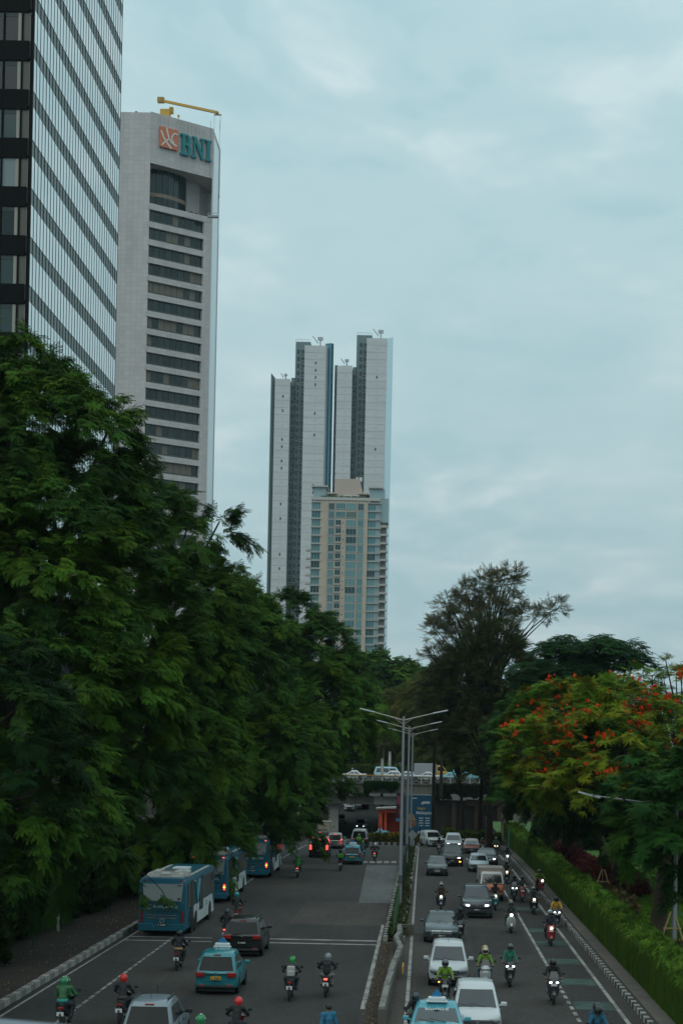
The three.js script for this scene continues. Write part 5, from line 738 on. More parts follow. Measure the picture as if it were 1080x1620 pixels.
function wheel(t, x, r, z, w = 0.2, rimMat = M.rim) { const g = wheelGeo(r, w), a = part(t, 'wheel', g.tyre, M.rubber, [x, r, z]); part(a, 'rim', g.rim, rimMat); return a; }
function carShapes(k) {
  return memo(`car${k}`, () => {
    const T = TYPES[k], { L, W, H, belt, nose, hood, cowl, rf, rb, tail } = T, f = -L / 2, b = L / 2, dk = T.trunk ?? belt;
    const half = (w, yb, yt) => [[0.8 * w, yb], [0.97 * w, yb + 0.08], [w, yb + 0.3 * (yt - yb)], [w * 1.005, yb + 0.62 * (yt - yb)], [0.975 * w, yt - 0.09], [0.92 * w, yt - 0.02], [0.6 * w, yt + 0.015], [0, yt + 0.03]];
    const ring = ([z, w, yb, yt, bow = 0]) => { const h = half(w, yb, yt), R = [...h.map(([x, y]) => [x, y, z + bow * (x / w) ** 2]), ...h.slice(0, -1).reverse().map(([x, y]) => [-x, y, z + bow * (x / w) ** 2])]; return R; };
    const body = loft([[f, 0.66 * W, 0.36, nose * 0.78, 0.20], [f + 0.05, 0.80 * W, 0.27, nose * 0.91, 0.24], [f + 0.2, 0.94 * W, 0.22, nose, 0.22], [f + 0.55, W, 0.22, lerp(nose, hood, 0.55)], [cowl - 0.15, W, 0.22, hood], [cowl + 0.15, W, 0.22, belt], [0, W * 1.005, 0.22, belt], [tail - 0.5, W, 0.22, belt], [b - 0.22, 0.985 * W, 0.24, dk, -0.03], [b - 0.06, 0.94 * W, 0.30, dk - 0.05, -0.12], [b, 0.84 * W, 0.38, dk - 0.13, -0.14]].map(ring), true, 0.75);
    const gr = (y, zf, zb, hw, c) => [[-hw + c, y, zf], [0, y, zf - 0.05], [hw - c, y, zf], [hw, y, zf + c * 1.4], [hw * 1.01, y, (zf + zb) / 2], [hw, y, zb - c * 1.4], [hw - c, y, zb], [0, y, zb + 0.03], [-hw + c, y, zb], [-hw, y, zb - c * 1.4], [-hw * 1.01, y, (zf + zb) / 2], [-hw, y, zf + c * 1.4]].reverse();
    const h0 = 0.945 * W, h1 = 0.775 * W, y1 = H - 0.17;
    const cabin = loft([gr(belt - 0.06, cowl, tail, h0, 0.08), gr(y1, rf, rb, h1, 0.08), gr(H - 0.05, rf + 0.14, rb - 0.06, h1 * 0.93, 0.12), gr(H, rf + 0.4, rb - 0.25, h1 * 0.72, 0.16), gr(H + 0.015, rf + 0.8, rb - 0.6, h1 * 0.3, 0.1)], true, 0.75);
    const out = (q, n) => { const [a, c, d] = [q[0], q[1], q[2]].map((v) => new THREE.Vector3(...v)), m = c.sub(a).cross(d.sub(a)).normalize().multiplyScalar(n); return slabQuad(q.map((v) => [v[0] + m.x, v[1] + m.y, v[2] + m.z]), 0.03); };
    const L3 = (a, c, v) => [lerp(a[0], c[0], v), lerp(a[1], c[1], v), lerp(a[2], c[2], v)], bl = belt - 0.06;
    const face = (z0, z1, s) => { const a = 0.05, c = 0.95; const P = (u, v) => L3([u * (h0 - 0.10), bl, z0], [u * (h1 - 0.09), y1, z1], v); const q = [P(-s, a + 0.03), P(s, a + 0.03), P(s, c), P(-s, c)]; return join([out([q[0], [0, q[0][1], q[0][2] + (s < 0 ? -0.055 : 0.035)], [0, q[3][1], q[3][2] + (s < 0 ? -0.055 : 0.035)], q[3]], 0.016), out([[0, q[0][1], q[0][2] + (s < 0 ? -0.055 : 0.035)], q[1], q[2], [0, q[3][1], q[3][2] + (s < 0 ? -0.055 : 0.035)]], 0.016)]); };
    const windshield = face(cowl, rf, -1), rear = face(tail, rb, 1), sides = [];
    for (const s of [1, -1]) for (const [u0, u1] of k === 'sedan' ? [[0.06, 0.46], [0.50, 0.90]] : [[0.06, 0.36], [0.39, 0.68], [0.71, 0.95]]) {
      const P = (u, v) => L3([s * h0 * 1.006, bl, lerp(cowl + 0.14, tail - 0.12, u)], [s * h1 * 1.006, y1, lerp(rf + 0.14, rb - 0.12, u)], v), q = [P(u1, 0.14), P(u0, 0.14), P(u0, 0.93), P(u1, 0.93)]; sides.push(out(s > 0 ? q : [q[1], q[0], q[3], q[2]], 0.012));
    }
    return { body, cabin, windshield, rear, sides };
  });
}
function plateOn(t, z, y, w, m, back) { const p = part(t, 'number_plate', rbox(w, w * 0.3, 0.03, 0.012, 0, y, z), m), g = []; for (let i = 0; i < 6; i++) if (i !== 1) g.push(box(w * 0.09, w * 0.15, 0.006, (i - 2.5) * w * 0.135, y, z + (back ? 0.017 : -0.017))); part(p, 'plate_marks', g, m === M.plateWhite ? M.plateBlack : m === M.plateYellow ? M.black : M.plateWhite); }
function car(name, label, category, k, o) {
  const T = TYPES[k], S = carShapes(k), { L, W, H, belt, nose } = T, f = -L / 2, b = L / 2, t = thing(name, label, category, [o.p.x, o.p.y ?? 0, o.p.z], o.yaw ?? 0, o.group), col = o.mat ?? paint(o.color), roof = o.roof ? paint(o.roof) : col;
  part(t, 'body', S.body, col); part(t, 'cabin', S.cabin, roof);
  part(t, 'windshield', S.windshield, o.glass ?? M.glassCar); part(t, 'rear_window', S.rear, o.rearGlass ?? M.glassRear);
  for (const g of S.sides) part(t, 'side_window', g, M.glassCar);
  for (const x of [-1, 1]) for (const z of [-T.wb, T.wb * 0.98]) { wheel(t, x * (W - 0.095), T.r, z); part(t, 'wheel_arch', cyl(T.r * 1.16, T.r * 1.16, 0.06, x * (W - 0.022), T.r * 1.04, z, 18, 'x'), M.black); }
  part(t, 'underbody', box(W * 1.7, 0.2, L - 0.5, 0, 0.24, 0), M.black);
  for (const x of [-1, 1]) {
    const m = part(t, 'mirror', [rbox(0.22, 0.15, 0.10, 0.04, x * (W + 0.12), belt + 0.07, T.cowl + 0.42), box(0.1, 0.05, 0.05, x * (W + 0.0), belt + 0.03, T.cowl + 0.42)], o.mirror ?? col);
    const lit = o.lit && (o.lit !== 'one' || x < 0);
    part(t, 'headlight', [rbox(0.42, 0.15, 0.26, 0.06, 0, 0, 0, 2).rotateY(-x * 0.5).translate(x * W * 0.68, nose * 0.82, f + 0.22)], M.lampClear);
    if (lit) part(t, 'headlight', rbox(0.26, 0.11, 0.06, 0.03, 0, 0, 0, 1).rotateY(-x * 0.5).translate(x * W * 0.62, nose * 0.82, f + 0.07), M.headLit);
    if (o.fog || o.amber && x < 0) part(t, 'fog_lamp', rbox(o.amber ? 0.26 : 0.16, 0.1, 0.08, 0.03, x * W * 0.68, nose * 0.48, f + 0.10), o.amber ? M.amberLit : M.lampClear);
    part(t, 'tail_light', rbox(o.tallTail ? 0.20 : 0.36, o.tallTail ? 0.46 : 0.20, 0.26, 0.04, x * W * (o.tallTail ? 0.82 : 0.74), (T.trunk ?? belt) - (o.tallTail ? 0.12 : 0.16), b - 0.11), o.brake ? M.redLit : M.redLamp);
    part(t, 'bumper_reflector', rbox(0.22, 0.06, 0.05, 0.02, x * W * 0.66, 0.42, b - 0.015), M.redLamp);
    for (const z of [-0.25, 0.72]) part(t, 'door_handle', rbox(0.03, 0.04, 0.2, 0.012, x * (W + 0.005), belt - 0.16, z), o.mirror ?? col);
    const seam = []; for (const z of k === 'van' ? [-1.0, 0.3] : [T.cowl + 0.25, 0.02, 1.02]) seam.push(box(0.012, belt - 0.5, 0.02, x * (W + 0.003), belt / 2 + 0.22, z)); part(t, 'door_gap', seam, M.black);
  }
  const g = part(t, 'grille', [rbox(W * (o.grille ?? 1.0), 0.20, 0.08, 0.04, 0, nose * 0.78, f + 0.015)], o.grilleMat ?? M.black);
  part(g, 'grille_bars', [0, 1, 2].map((i) => box(W * (o.grille ?? 1.0) * 0.94, 0.022, 0.03, 0, nose * 0.78 - 0.06 + i * 0.06, f - 0.02)), o.chrome === false ? M.steelDark : M.chrome);
  part(t, 'air_intake', [rbox(W * 1.25, 0.17, 0.08, 0.03, 0, nose * 0.46, f + 0.03)], M.black);
  part(t, 'emblem', cyl(0.06, 0.06, 0.03, 0, nose * 0.82, f - 0.03, 12, 'z'), M.chrome); part(t, 'rear_emblem', cyl(0.05, 0.05, 0.03, 0, (T.trunk ?? belt) - 0.10, b - 0.0, 12, 'z'), M.chrome);
  plateOn(t, f - 0.015, nose * 0.56, 0.42, o.plate ?? M.plateBlack, false); plateOn(t, b + 0.012, 0.70, 0.42, o.plate ?? M.plateBlack, true);
  part(t, 'rear_bumper', [rbox(W * 1.76, 0.12, 0.10, 0.04, 0, 0.36, b - 0.03)], M.black); part(t, 'tailgate_gap', [box(W * 1.3, 0.015, 0.02, 0, 0.56, b - 0.01), box(W * 1.0, 0.03, 0.03, 0, 0.86, b - 0.02)], M.black);
  part(t, 'wiper', [bar([-0.3, belt + 0.02, T.cowl - 0.05], [0.25, belt + 0.12, T.cowl + 0.05], 0.012, 0.01, 4), bar([0.1, belt + 0.02, T.cowl - 0.05], [0.6, belt + 0.10, T.cowl + 0.04], 0.012, 0.01, 4)], M.black);
  part(t, 'high_brake_light', rbox(0.3, 0.04, 0.04, 0.015, 0, H - 0.12, T.rb + 0.03), o.brake ? M.redLit : M.redLamp);
  if (o.rails) part(t, 'roof_rails', [-1, 1].map((x) => bar([x * W * 0.66, H + 0.03, T.rf + 0.3], [x * W * 0.66, H + 0.03, T.rb - 0.2], 0.03, 0.03, 6)), o.rails === 'rack' ? M.chrome : M.black);
  if (o.rails === 'rack') part(t, 'roof_rack', [box(W * 1.3, 0.04, 0.05, 0, H + 0.08, 0), box(W * 1.3, 0.04, 0.05, 0, H + 0.08, 0.8), box(W * 1.36, 0.05, 0.06, 0, H + 0.1, T.rb - 0.2)], M.chrome);
  part(t, 'aerial', bar([0, H - 0.01, T.rb - 0.35], [0, H + 0.22, T.rb - 0.2], 0.008, 0.006, 4), M.black);
  if (o.taxi) { const s = part(t, 'taxi_sign', [rbox(0.62, 0.17, 0.22, 0.06, 0, H + 0.10, 0.1 + T.rf * 0.4), rbox(0.72, 0.05, 0.26, 0.02, 0, H + 0.02, 0.1 + T.rf * 0.4)], std([0.62, 0.66, 0.66], 0.4)); part(s, 'blue_fin', [box(0.24, 0.24, 0.10, 0, H + 0.25, 0.1 + T.rf * 0.4, 0, 0, 0.7), rbox(0.34, 0.08, 0.12, 0.03, 0.02, H + 0.19, 0.1 + T.rf * 0.4)], std([0.02, 0.19, 0.40], 0.35)); }
  if (o.screenText) part(t, 'screen_lettering', [letters(o.screenText, 0.14, 0.006).rotateY(Math.PI).rotateX(Math.atan2(T.rf - T.cowl, H - belt) * 1.0).translate(0, lerp(belt, H - 0.15, 0.87), lerp(T.cowl, T.rf, 0.87) - 0.03)], std([0.6, 0.64, 0.64], 0.6));
  if (o.antenna) part(t, 'aerial', bar([0, H, T.rf + 0.2], [0, H + 0.3, T.rf + 0.35], 0.01, 0.008, 4), M.black);
  return t;
}
const away = (px, py, k) => { const p = G(px, py), L = TYPES[k].L; const q = new THREE.Vector3(p.x, 0, p.z - L / 2 + 0.25); q.y = dip(-q.z); return q; };
const TEAL = [0.015, 0.235, 0.27], WHITE = [0.66, 0.68, 0.68], SILVER = [0.36, 0.38, 0.385], BLACKP = [0.012, 0.013, 0.014], NAVY = [0.03, 0.045, 0.055];
const putCar = (name, label, cat, k, px, py, o) => car(name, label, cat, k, { ...o, p: away(px, py, k), yaw: (o.on ? Math.PI : 0) + (o.turn ?? 0) });
// left road, driving away
putCar('people_carrier', 'grey blue people carrier cut off by the lower edge, beside the red helmet', 'car', 'mpv', 234, 1668, { color: [0.20, 0.25, 0.28], mirror: M.black, rails: true, tallTail: false, antenna: true });
putCar('taxi', 'teal taxi with a yellow plate and white roof sign following the black car', 'taxi', 'mpv', 342, 1574, { color: TEAL, taxi: true, plate: M.plateYellow, tallTail: false });
putCar('people_carrier', 'black people carrier with roof rails and red tail lights beside the nearest bus', 'car', 'suv', 383, 1514, { color: BLACKP, rails: true });
putCar('off_roader', 'black off roader with lit brake lights in the middle of the queue for the underpass', 'car', 'suv', 504, 1357, { color: BLACKP, brake: true, tallTail: true });
putCar('off_roader', 'black off roader with a pale roof rack ahead of the one with brake lights', 'car', 'suv', 506, 1341, { color: BLACKP, rails: 'rack', brake: true, tallTail: true });
putCar('people_carrier', 'silver people carrier braking before the dark underpass', 'car', 'mpv', 529.5, 1343, { color: [0.40, 0.40, 0.385], brake: true, tallTail: true });
putCar('taxi', 'teal taxi with a yellow plate waiting behind the queue at the crossing stripes', 'taxi', 'mpv', 556.5, 1368, { color: [0.02, 0.27, 0.33], taxi: true, plate: M.plateYellow, tallTail: true });
putCar('van', 'black van with a pale roof edge at the mouth of the underpass', 'van', 'van', 568, 1341, { color: BLACKP, roof: [0.35, 0.36, 0.36] });
car('taxi', 'teal sedan taxi turning behind the striped island kerb in front of the orange kiosk', 'taxi', 'sedan', { p: new THREE.Vector3(at(600, 1330, 208).x, dip(208), -208), yaw: Math.PI - 0.85, color: [0.03, 0.30, 0.36], taxi: true });
// oncoming cars seen through the underpass
for (const [px, py, d, k, col, lit, label] of [[571, 1290, 282, 'suv', BLACKP, true, 'dark car with bright headlights coming up under the overpass'], [540, 1290, 292, 'mpv', [0.42, 0.44, 0.44], false, 'silver car left of the bright headlights under the overpass'], [553, 1280, 318, 'van', WHITE, false, 'white van farthest away in the underpass'], [571, 1283, 322, 'mpv', SILVER, false, 'grey car behind the bright headlights in the underpass']])
  car('oncoming_car', label, 'car', k, { p: new THREE.Vector3(at(px, py, d).x, dip(d), -d), yaw: Math.PI, color: col, lit });
// right road, coming towards the bridge
putCar('taxi', 'pale teal taxi roof with a blue sign at the lower edge of the right road', 'taxi', 'sedan', 690, 1672, { on: true, color: [0.08, 0.33, 0.40], taxi: true, screenText: 'bluebird' });
putCar('people_carrier', 'white people carrier beside the teal taxi at the lower edge', 'car', 'mpv', 754, 1645, { on: true, color: [0.58, 0.60, 0.60], grille: 1.3, mirror: paint([0.58, 0.60, 0.60]) });
putCar('people_carrier', 'white people carrier with chrome grille behind the rider in the bright green vest', 'car', 'mpv', 709, 1561, { on: true, color: [0.52, 0.54, 0.54], fog: true, antenna: true });
putCar('sedan', 'dark grey sedan with a wide chrome grille in the left lane of the right road', 'car', 'sedan', 698, 1492, { on: true, color: [0.055, 0.075, 0.085], grille: 1.2, grilleMat: M.chrome });
putCar('off_roader', 'dark grey off roader with lit headlights and black mirrors in the right lane', 'car', 'suv', 754, 1453, { on: true, color: [0.05, 0.065, 0.072], lit: true, grille: 0.95 });
putCar('people_carrier', 'dark car with a white plate ahead of the two riders in brown', 'car', 'hatch', 691, 1386, { on: true, color: [0.07, 0.085, 0.09], plate: M.plateWhite });
putCar('off_roader', 'black off roader with one lit headlight and an amber lamp below it', 'car', 'suv', 715, 1371, { on: true, color: BLACKP, lit: 'one', amber: true });
putCar('hatchback', 'pale blue white hatchback in front of the orange truck', 'car', 'hatch', 757, 1380, { on: true, color: [0.40, 0.48, 0.52] });
putCar('sedan', 'dark sedan half hidden behind the pale hatchback', 'car', 'sedan', 771, 1369, { on: true, color: [0.04, 0.055, 0.06], lit: 'one' });
putCar('off_roader', 'white off roader nearest the blue billboard at the end of the right road', 'car', 'suv', 683, 1340, { on: true, color: [0.52, 0.52, 0.50], turn: 0.25 });
putCar('people_carrier', 'white car with bright headlights right of the white off roader', 'car', 'suv', 717, 1346, { on: true, color: [0.60, 0.63, 0.64], lit: true });
putCar('hatchback', 'red brown car before the yellow green shrubs at the road end', 'car', 'hatch', 746, 1351, { on: true, color: [0.22, 0.055, 0.035], roof: [0.36, 0.33, 0.31] });
putCar('hatchback', 'blue grey car half hidden behind the white off roader by the billboard', 'car', 'hatch', 669, 1335, { on: true, color: [0.13, 0.20, 0.23] });
// on the overpass, seen from the side
for (const [px, d, k, dir, col, label, o] of [
  [556, 259, 'sedan', 1, WHITE, 'white sedan at the left end of the overpass beside the trees', {}], [615, 267, 'van', -1, [0.34, 0.52, 0.60], 'pale blue van behind the white hatchback on the overpass', {}],
  [617, 261, 'hatch', 1, WHITE, 'white hatchback in front of the pale blue van on the overpass', {}], [672, 260, 'sedan', 1, [0.60, 0.62, 0.62], 'white sedan in the middle of the overpass right of the lamps', {}], [672, 268, 'mpv', -1, WHITE, 'white people carrier behind the white sedan on the overpass', {}],
  [649, 261, 'sedan', -1, [0.50, 0.56, 0.58], 'pale car partly behind the lamp posts on the overpass', {}], [718, 261, 'sedan', -1, [0.06, 0.42, 0.52], 'light teal taxi at the right end of the overpass', { taxi: true }], [741, 268, 'sedan', -1, [0.05, 0.36, 0.42], 'teal car half hidden by the casuarina on the overpass', {}]])
  car('car_on_overpass', label, 'car', k, { p: new THREE.Vector3(dirOf(px, 1228)[0] * d, 5.575, -d), yaw: dir * Math.PI / 2, color: col, ...o });
function boxTruck(label, p, yaw, cabCol, cabTop, boxMat, name = 'box_truck', s = 1) {
  const t = thing(name, label, 'truck', [p.x, p.y, p.z], yaw); t.scale.setScalar(s);
  const cab = loft([[-2.15, 0.70, 0.42, 0.95], [-2.08, 0.78, 0.36, 1.12], [-1.75, 0.80, 0.36, 1.25], [-1.35, 0.80, 0.36, 1.25], [-0.65, 0.80, 0.36, 1.25]].map(([z, w, yb, yt]) => [[w * 0.9, yb, z], [w, yb + 0.12, z], [w, yt - 0.1, z], [w * 0.94, yt, z], [0, yt + 0.02, z], [-w * 0.94, yt, z], [-w, yt - 0.1, z], [-w, yb + 0.12, z], [-w * 0.9, yb, z]]), true, 0.7);
  part(t, 'cab', cab, paint(cabCol)); part(t, 'cab_top', loft([[1.2, -2.0, 0.78], [1.85, -1.45, 0.70], [1.93, -1.3, 0.62]].map(([y, z, w]) => [[-w, y, z], [w, y, z], [w, y, -0.66], [-w, y, -0.66]].reverse()), true, 0.5), paint(cabTop));
  part(t, 'windshield', slabQuad([[0.68, 1.27, -2.0], [-0.68, 1.27, -2.0], [-0.61, 1.8, -1.54], [0.61, 1.8, -1.54]].map(([x, y, z]) => [x, y, z - 0.03]), 0.03), M.glassCar);
  for (const s of [-1, 1]) { part(t, 'side_window', slabQuad([[s * 0.79, 1.28, -1.75], [s * 0.79, 1.28, -0.8], [s * 0.73, 1.75, -0.8], [s * 0.73, 1.75, -1.4]], 0.03), M.glassCar); part(t, 'mirror', [rbox(0.12, 0.24, 0.08, 0.03, s * 0.98, 1.35, -1.85), bar([s * 0.78, 1.25, -1.85], [s * 0.98, 1.3, -1.85], 0.015, 0.015, 5)], M.black); part(t, 'headlight', rbox(0.26, 0.15, 0.1, 0.04, s * 0.55, 0.68, -2.12), M.lampClear); part(t, 'tail_light', rbox(0.2, 0.12, 0.06, 0.02, s * 0.65, 0.55, 2.12), M.redLamp); for (const z of [-1.35, 1.25]) wheel(t, s * 0.70, 0.31, z, 0.2, M.steelDark); }
  part(t, 'bumper', [rbox(1.5, 0.2, 0.12, 0.04, 0, 0.42, -2.14)], M.black); part(t, 'grille', rbox(0.7, 0.14, 0.06, 0.03, 0, 0.72, -2.13), M.steelDark); plateOn(t, -2.21, 0.44, 0.4, M.plateBlack, false); plateOn(t, 2.14, 0.5, 0.4, M.plateYellow, true);
  part(t, 'chassis', box(1.2, 0.16, 3.9, 0, 0.45, 0.1), M.black);
  part(t, 'cargo_box', rbox(1.72, 1.55, 2.75, 0.03, 0, 1.36, 0.78), boxMat); const rib = []; for (const x of [-0.85, 0.85]) for (const z of [-0.58, 2.14]) rib.push(box(0.08, 1.6, 0.08, x, 1.36, z)); rib.push(box(1.78, 0.08, 0.08, 0, 2.12, -0.59), box(1.78, 0.08, 0.08, 0, 2.12, 2.15), box(0.05, 1.5, 0.04, 0, 1.36, 2.16)); part(t, 'box_frame', rib, M.steel);
  return t;
}
{ const p = G(777, 1426); boxTruck('orange pickup truck with a cream box body and white cab top in the right road', new THREE.Vector3(p.x, 0, p.z - 1.9), Math.PI, [0.55, 0.13, 0.05], [0.58, 0.56, 0.54], std([0.46, 0.37, 0.31], 0.7, 0, { map: concreteMap })); }
boxTruck('cream box truck entering the underpass ahead of the silver car', new THREE.Vector3(at(514, 1310, 240).x, dip(240), -240), 0, [0.4, 0.4, 0.38], [0.5, 0.5, 0.48], std([0.52, 0.44, 0.34], 0.7, 0, { map: concreteMap }), 'box_truck', 1.15);
boxTruck('yellow cabbed truck with a grey box body on the overpass', new THREE.Vector3(dirOf(682, 1222)[0] * 266, 5.575, -266), -Math.PI / 2, [0.55, 0.34, 0.06], [0.55, 0.34, 0.06], std([0.36, 0.37, 0.38], 0.6, 0.1), 'box_truck', 1.25);
// ---------------------------------------------------------------- buses
function bus(label, px, py, lights) {
  const p = G(px, py), L = 12, W = 1.25, H = 3.05, t = thing('city_bus', label, 'bus', [p.x, dip(-p.z), p.z - 6], 0, null), b = 6, blue = paint([0.004, 0.120, 0.180], 0.45), teal = paint([0.018, 0.24, 0.30], 0.35), white = std([0.66, 0.68, 0.68], 0.4), pale = std([0.36, 0.365, 0.35], 0.25, 0.25), win = std([0.11, 0.115, 0.115], 0.1, 0.3);
  const ring = (z, w, yb, yt, c = 0.16, lean = 0) => { const q = [[w - 0.1, yb], [w, yb + 0.12], [w, lerp(yb, yt, 0.45)], [w * 0.985, yt - c], [w * 0.94, yt - 0.04], [w * 0.8, yt]]; return [...q, ...q.map(([x, y]) => [-x, y]).reverse()].map(([x, y]) => [x, y, z - lean * clamp((y - 1.7) / 1.3)]); };
  part(t, 'body', loft([ring(-6, W * 0.95, 0.4, H - 0.2, 0.2, -0.25), ring(-5.85, W, 0.32, H - 0.06, 0.16, -0.12), ring(-5.3, W, 0.30, H), ring(5.2, W, 0.30, H), ring(5.85, W, 0.32, H - 0.04, 0.16, 0.10), ring(6, W * 0.965, 0.38, H - 0.16, 0.2, 0.20)], true, 0.6), blue);
  part(t, 'rear_window', slabQuad([[-0.98, 1.86, 6.01], [0.98, 1.86, 6.01], [1.04, 2.74, 5.86], [-1.04, 2.74, 5.86]].map(([x, y, z]) => [x, y, z + 0.035]), 0.05), pale);  // pale tint stands in for sky reflected in the glass
  part(t, 'window_corner', [rbox(0.2, 0.05, 0.03, 0.01, 0.86, 2.66, 5.94), rbox(0.14, 0.1, 0.03, 0.01, 0.86, 1.98, 6.04)], M.black);
  part(t, 'vent_bar', rbox(1.6, 0.05, 0.05, 0.02, -0.05, 1.12, 6.02), M.chrome); part(t, 'vent_bar', rbox(1.5, 0.05, 0.05, 0.02, -0.05, 0.97, 6.02), M.chrome);
  part(t, 'engine_cover_gap', [box(1.95, 0.02, 0.02, -0.02, 1.32, 6.005), box(0.02, 0.75, 0.02, -1.0, 0.95, 6.0), box(0.02, 0.75, 0.02, 0.95, 0.95, 6.0)], M.black);
  part(t, 'bumper', [rbox(2.44, 0.34, 0.2, 0.07, 0, 0.46, 5.95)], blue); part(t, 'bumper_trim', [bar([-1.2, 0.66, 6.02], [-0.55, 0.66, 6.06], 0.03, 0.03, 6), bar([-0.55, 0.66, 6.06], [-0.4, 0.5, 6.07], 0.03, 0.03, 6), bar([1.2, 0.66, 6.02], [0.4, 0.62, 6.06], 0.025, 0.025, 6)], teal);
  plateOn(t, 6.06, 0.62, 0.5, M.plateBlack, true); part(t, 'emblem', [new THREE.TorusGeometry(0.11, 0.018, 6, 16).translate(0, 0.82, 6.02), cyl(0.05, 0.05, 0.02, 0, 0.82, 6.02, 3, 'z')], M.chrome);
  part(t, 'lettering', [letters('transjakarta', 0.155, 0.01).translate(0.16, 1.55, 6.0)], white); part(t, 'round_logo', [new THREE.TorusGeometry(0.10, 0.03, 6, 16, 2.6).rotateZ(0.4).translate(-0.68, 1.55, 6.0), new THREE.TorusGeometry(0.10, 0.03, 6, 16, 2.2).rotateZ(3.6).translate(-0.68, 1.55, 6.0), box(0.2, 0.05, 0.03, -0.68, 1.55, 6.0, 0, 0, 0.7)], white);
  for (const s of [-1, 1]) { for (let i = 0; i < 5; i++) part(t, 'tail_light', rbox(0.15, 0.11, 0.06, 0.03, s * 1.06, 0.78 + i * 0.13, 5.99), lights && s > 0 ? (i === 2 ? M.amberLit : i % 2 ? M.redLit : M.redLamp) : M.redLamp); part(t, 'upper_marker', rbox(0.14, 0.07, 0.06, 0.02, s * 0.95, 2.9, 5.82), lights ? M.redLit : M.redLamp); }
  // right-hand side
  const X = W + 0.012, side = (name, z0, z1, y0, y1, m, o = 0) => part(t, name, rbox(0.04, y1 - y0, Math.abs(z1 - z0), 0.015, X + o, (y0 + y1) / 2, (z0 + z1) / 2), m);
  side('side_window', 5.55, 4.45, 1.45, 2.72, win); side('door', 4.35, 3.35, 0.5, 2.78, M.black, 0.005); part(t, 'door_glass', [rbox(0.03, 1.9, 0.36, 0.01, X + 0.02, 1.75, 4.12), rbox(0.03, 1.9, 0.36, 0.01, X + 0.02, 1.75, 3.6)], win);
  side('side_window', 3.2, 1.1, 1.45, 2.72, win); part(t, 'livery_stripe', [bar([X + 0.03, 2.72, 3.1], [X + 0.03, 1.45, 2.1], 0.07, 0.07, 4), bar([X + 0.03, 2.72, 1.2], [X + 0.03, 1.45, 2.1], 0.07, 0.07, 4)], teal);
  side('door', 1.0, -0.5, 0.95, 2.78, M.black, 0.005); part(t, 'door_glass', [rbox(0.03, 1.6, 0.55, 0.01, X + 0.02, 1.9, 0.65), rbox(0.03, 1.6, 0.55, 0.01, X + 0.02, 1.9, -0.15)], win);
  for (const [a, c] of [[-0.6, -2.1], [-2.2, -3.7], [-3.8, -5.3]]) side('side_window', a, c, 1.45, 2.72, win);
  part(t, 'white_panel', [slabQuad([[X + 0.006, 0.36, 2.9], [X + 0.006, 0.36, -5.6], [X + 0.006, 1.42, -4.6], [X + 0.006, 1.42, 3.3]].map((v) => [v[0], v[1], v[2] * 1.0]), 0.03)], white); part(t, 'panel_print', [rbox(0.02, 0.05, 1.1, 0.008, X + 0.018, 1.2, -2.0), rbox(0.02, 0.05, 0.8, 0.008, X + 0.018, 1.05, -2.0)], teal);
  for (const z of [5.0, 4.1, 2.0]) side('side_vent', z, z - 0.02, 0.5, 1.3, M.black);
  for (const s of [-1, 1]) for (const z of [3.75, 2.45, -3.6]) { wheel(t, s * (W - 0.12), 0.46, z, 0.26, M.steelDark); part(t, 'wheel_arch', cyl(0.58, 0.58, 0.05, s * (W + 0.004), 0.5, z, 18, 'x'), M.black); }
  part(t, 'left_windows', [box(0.04, 1.2, 10.4, -W - 0.006, 2.1, 0)], win); part(t, 'mirror', [rbox(0.14, 0.4, 0.1, 0.04, 1.5, 2.3, -6.0), bar([1.2, 2.75, -5.9], [1.5, 2.5, -6.0], 0.03, 0.03, 5)], M.black); part(t, 'windshield', slabQuad([[1.1, 1.1, -6.02], [-1.1, 1.1, -6.02], [-1.08, 2.6, -5.85], [1.08, 2.6, -5.85]], 0.03), M.glassDark);
  const top = (y, w, z0, z1) => [[-w, y, z0], [w, y, z0], [w, y, z1], [-w, y, z1]].reverse();
  part(t, 'roof_unit', loft([top(H - 0.02, 0.98, 2.2, 5.2), top(H + 0.16, 0.95, 2.3, 5.1), top(H + 0.24, 0.80, 2.6, 4.8)], true, 0.5), std([0.58, 0.54, 0.48], 0.7, 0, { map: wornMap })); part(t, 'roof_vent', [rbox(0.7, 0.05, 0.5, 0.02, 0, H + 0.24, 3.2), rbox(0.7, 0.05, 0.5, 0.02, 0, H + 0.24, 4.2)], M.steelDark);
  part(t, 'roof_edge', [rbox(0.18, 0.05, 9.0, 0.02, 1.06, H - 0.005, 0.2), rbox(0.18, 0.05, 9.0, 0.02, -1.06, H - 0.005, 0.2), rbox(1.9, 0.03, 0.8, 0.012, 0, H, 5.0)], std([0.45, 0.44, 0.41], 0.7, 0, { map: wornMap })); part(t, 'roof_hatch', rbox(0.9, 0.14, 1.2, 0.04, 0, H + 0.05, -1), white);
  return t;
}
bus('nearest blue bus with white roof unit, leaves hanging over its rear window', 256, 1482, false);
bus('middle blue bus with lit tail lights, half hidden behind the nearest bus', 328, 1429, true);
bus('farthest blue bus of the three, under the overhanging leaves', 399, 1390, true);
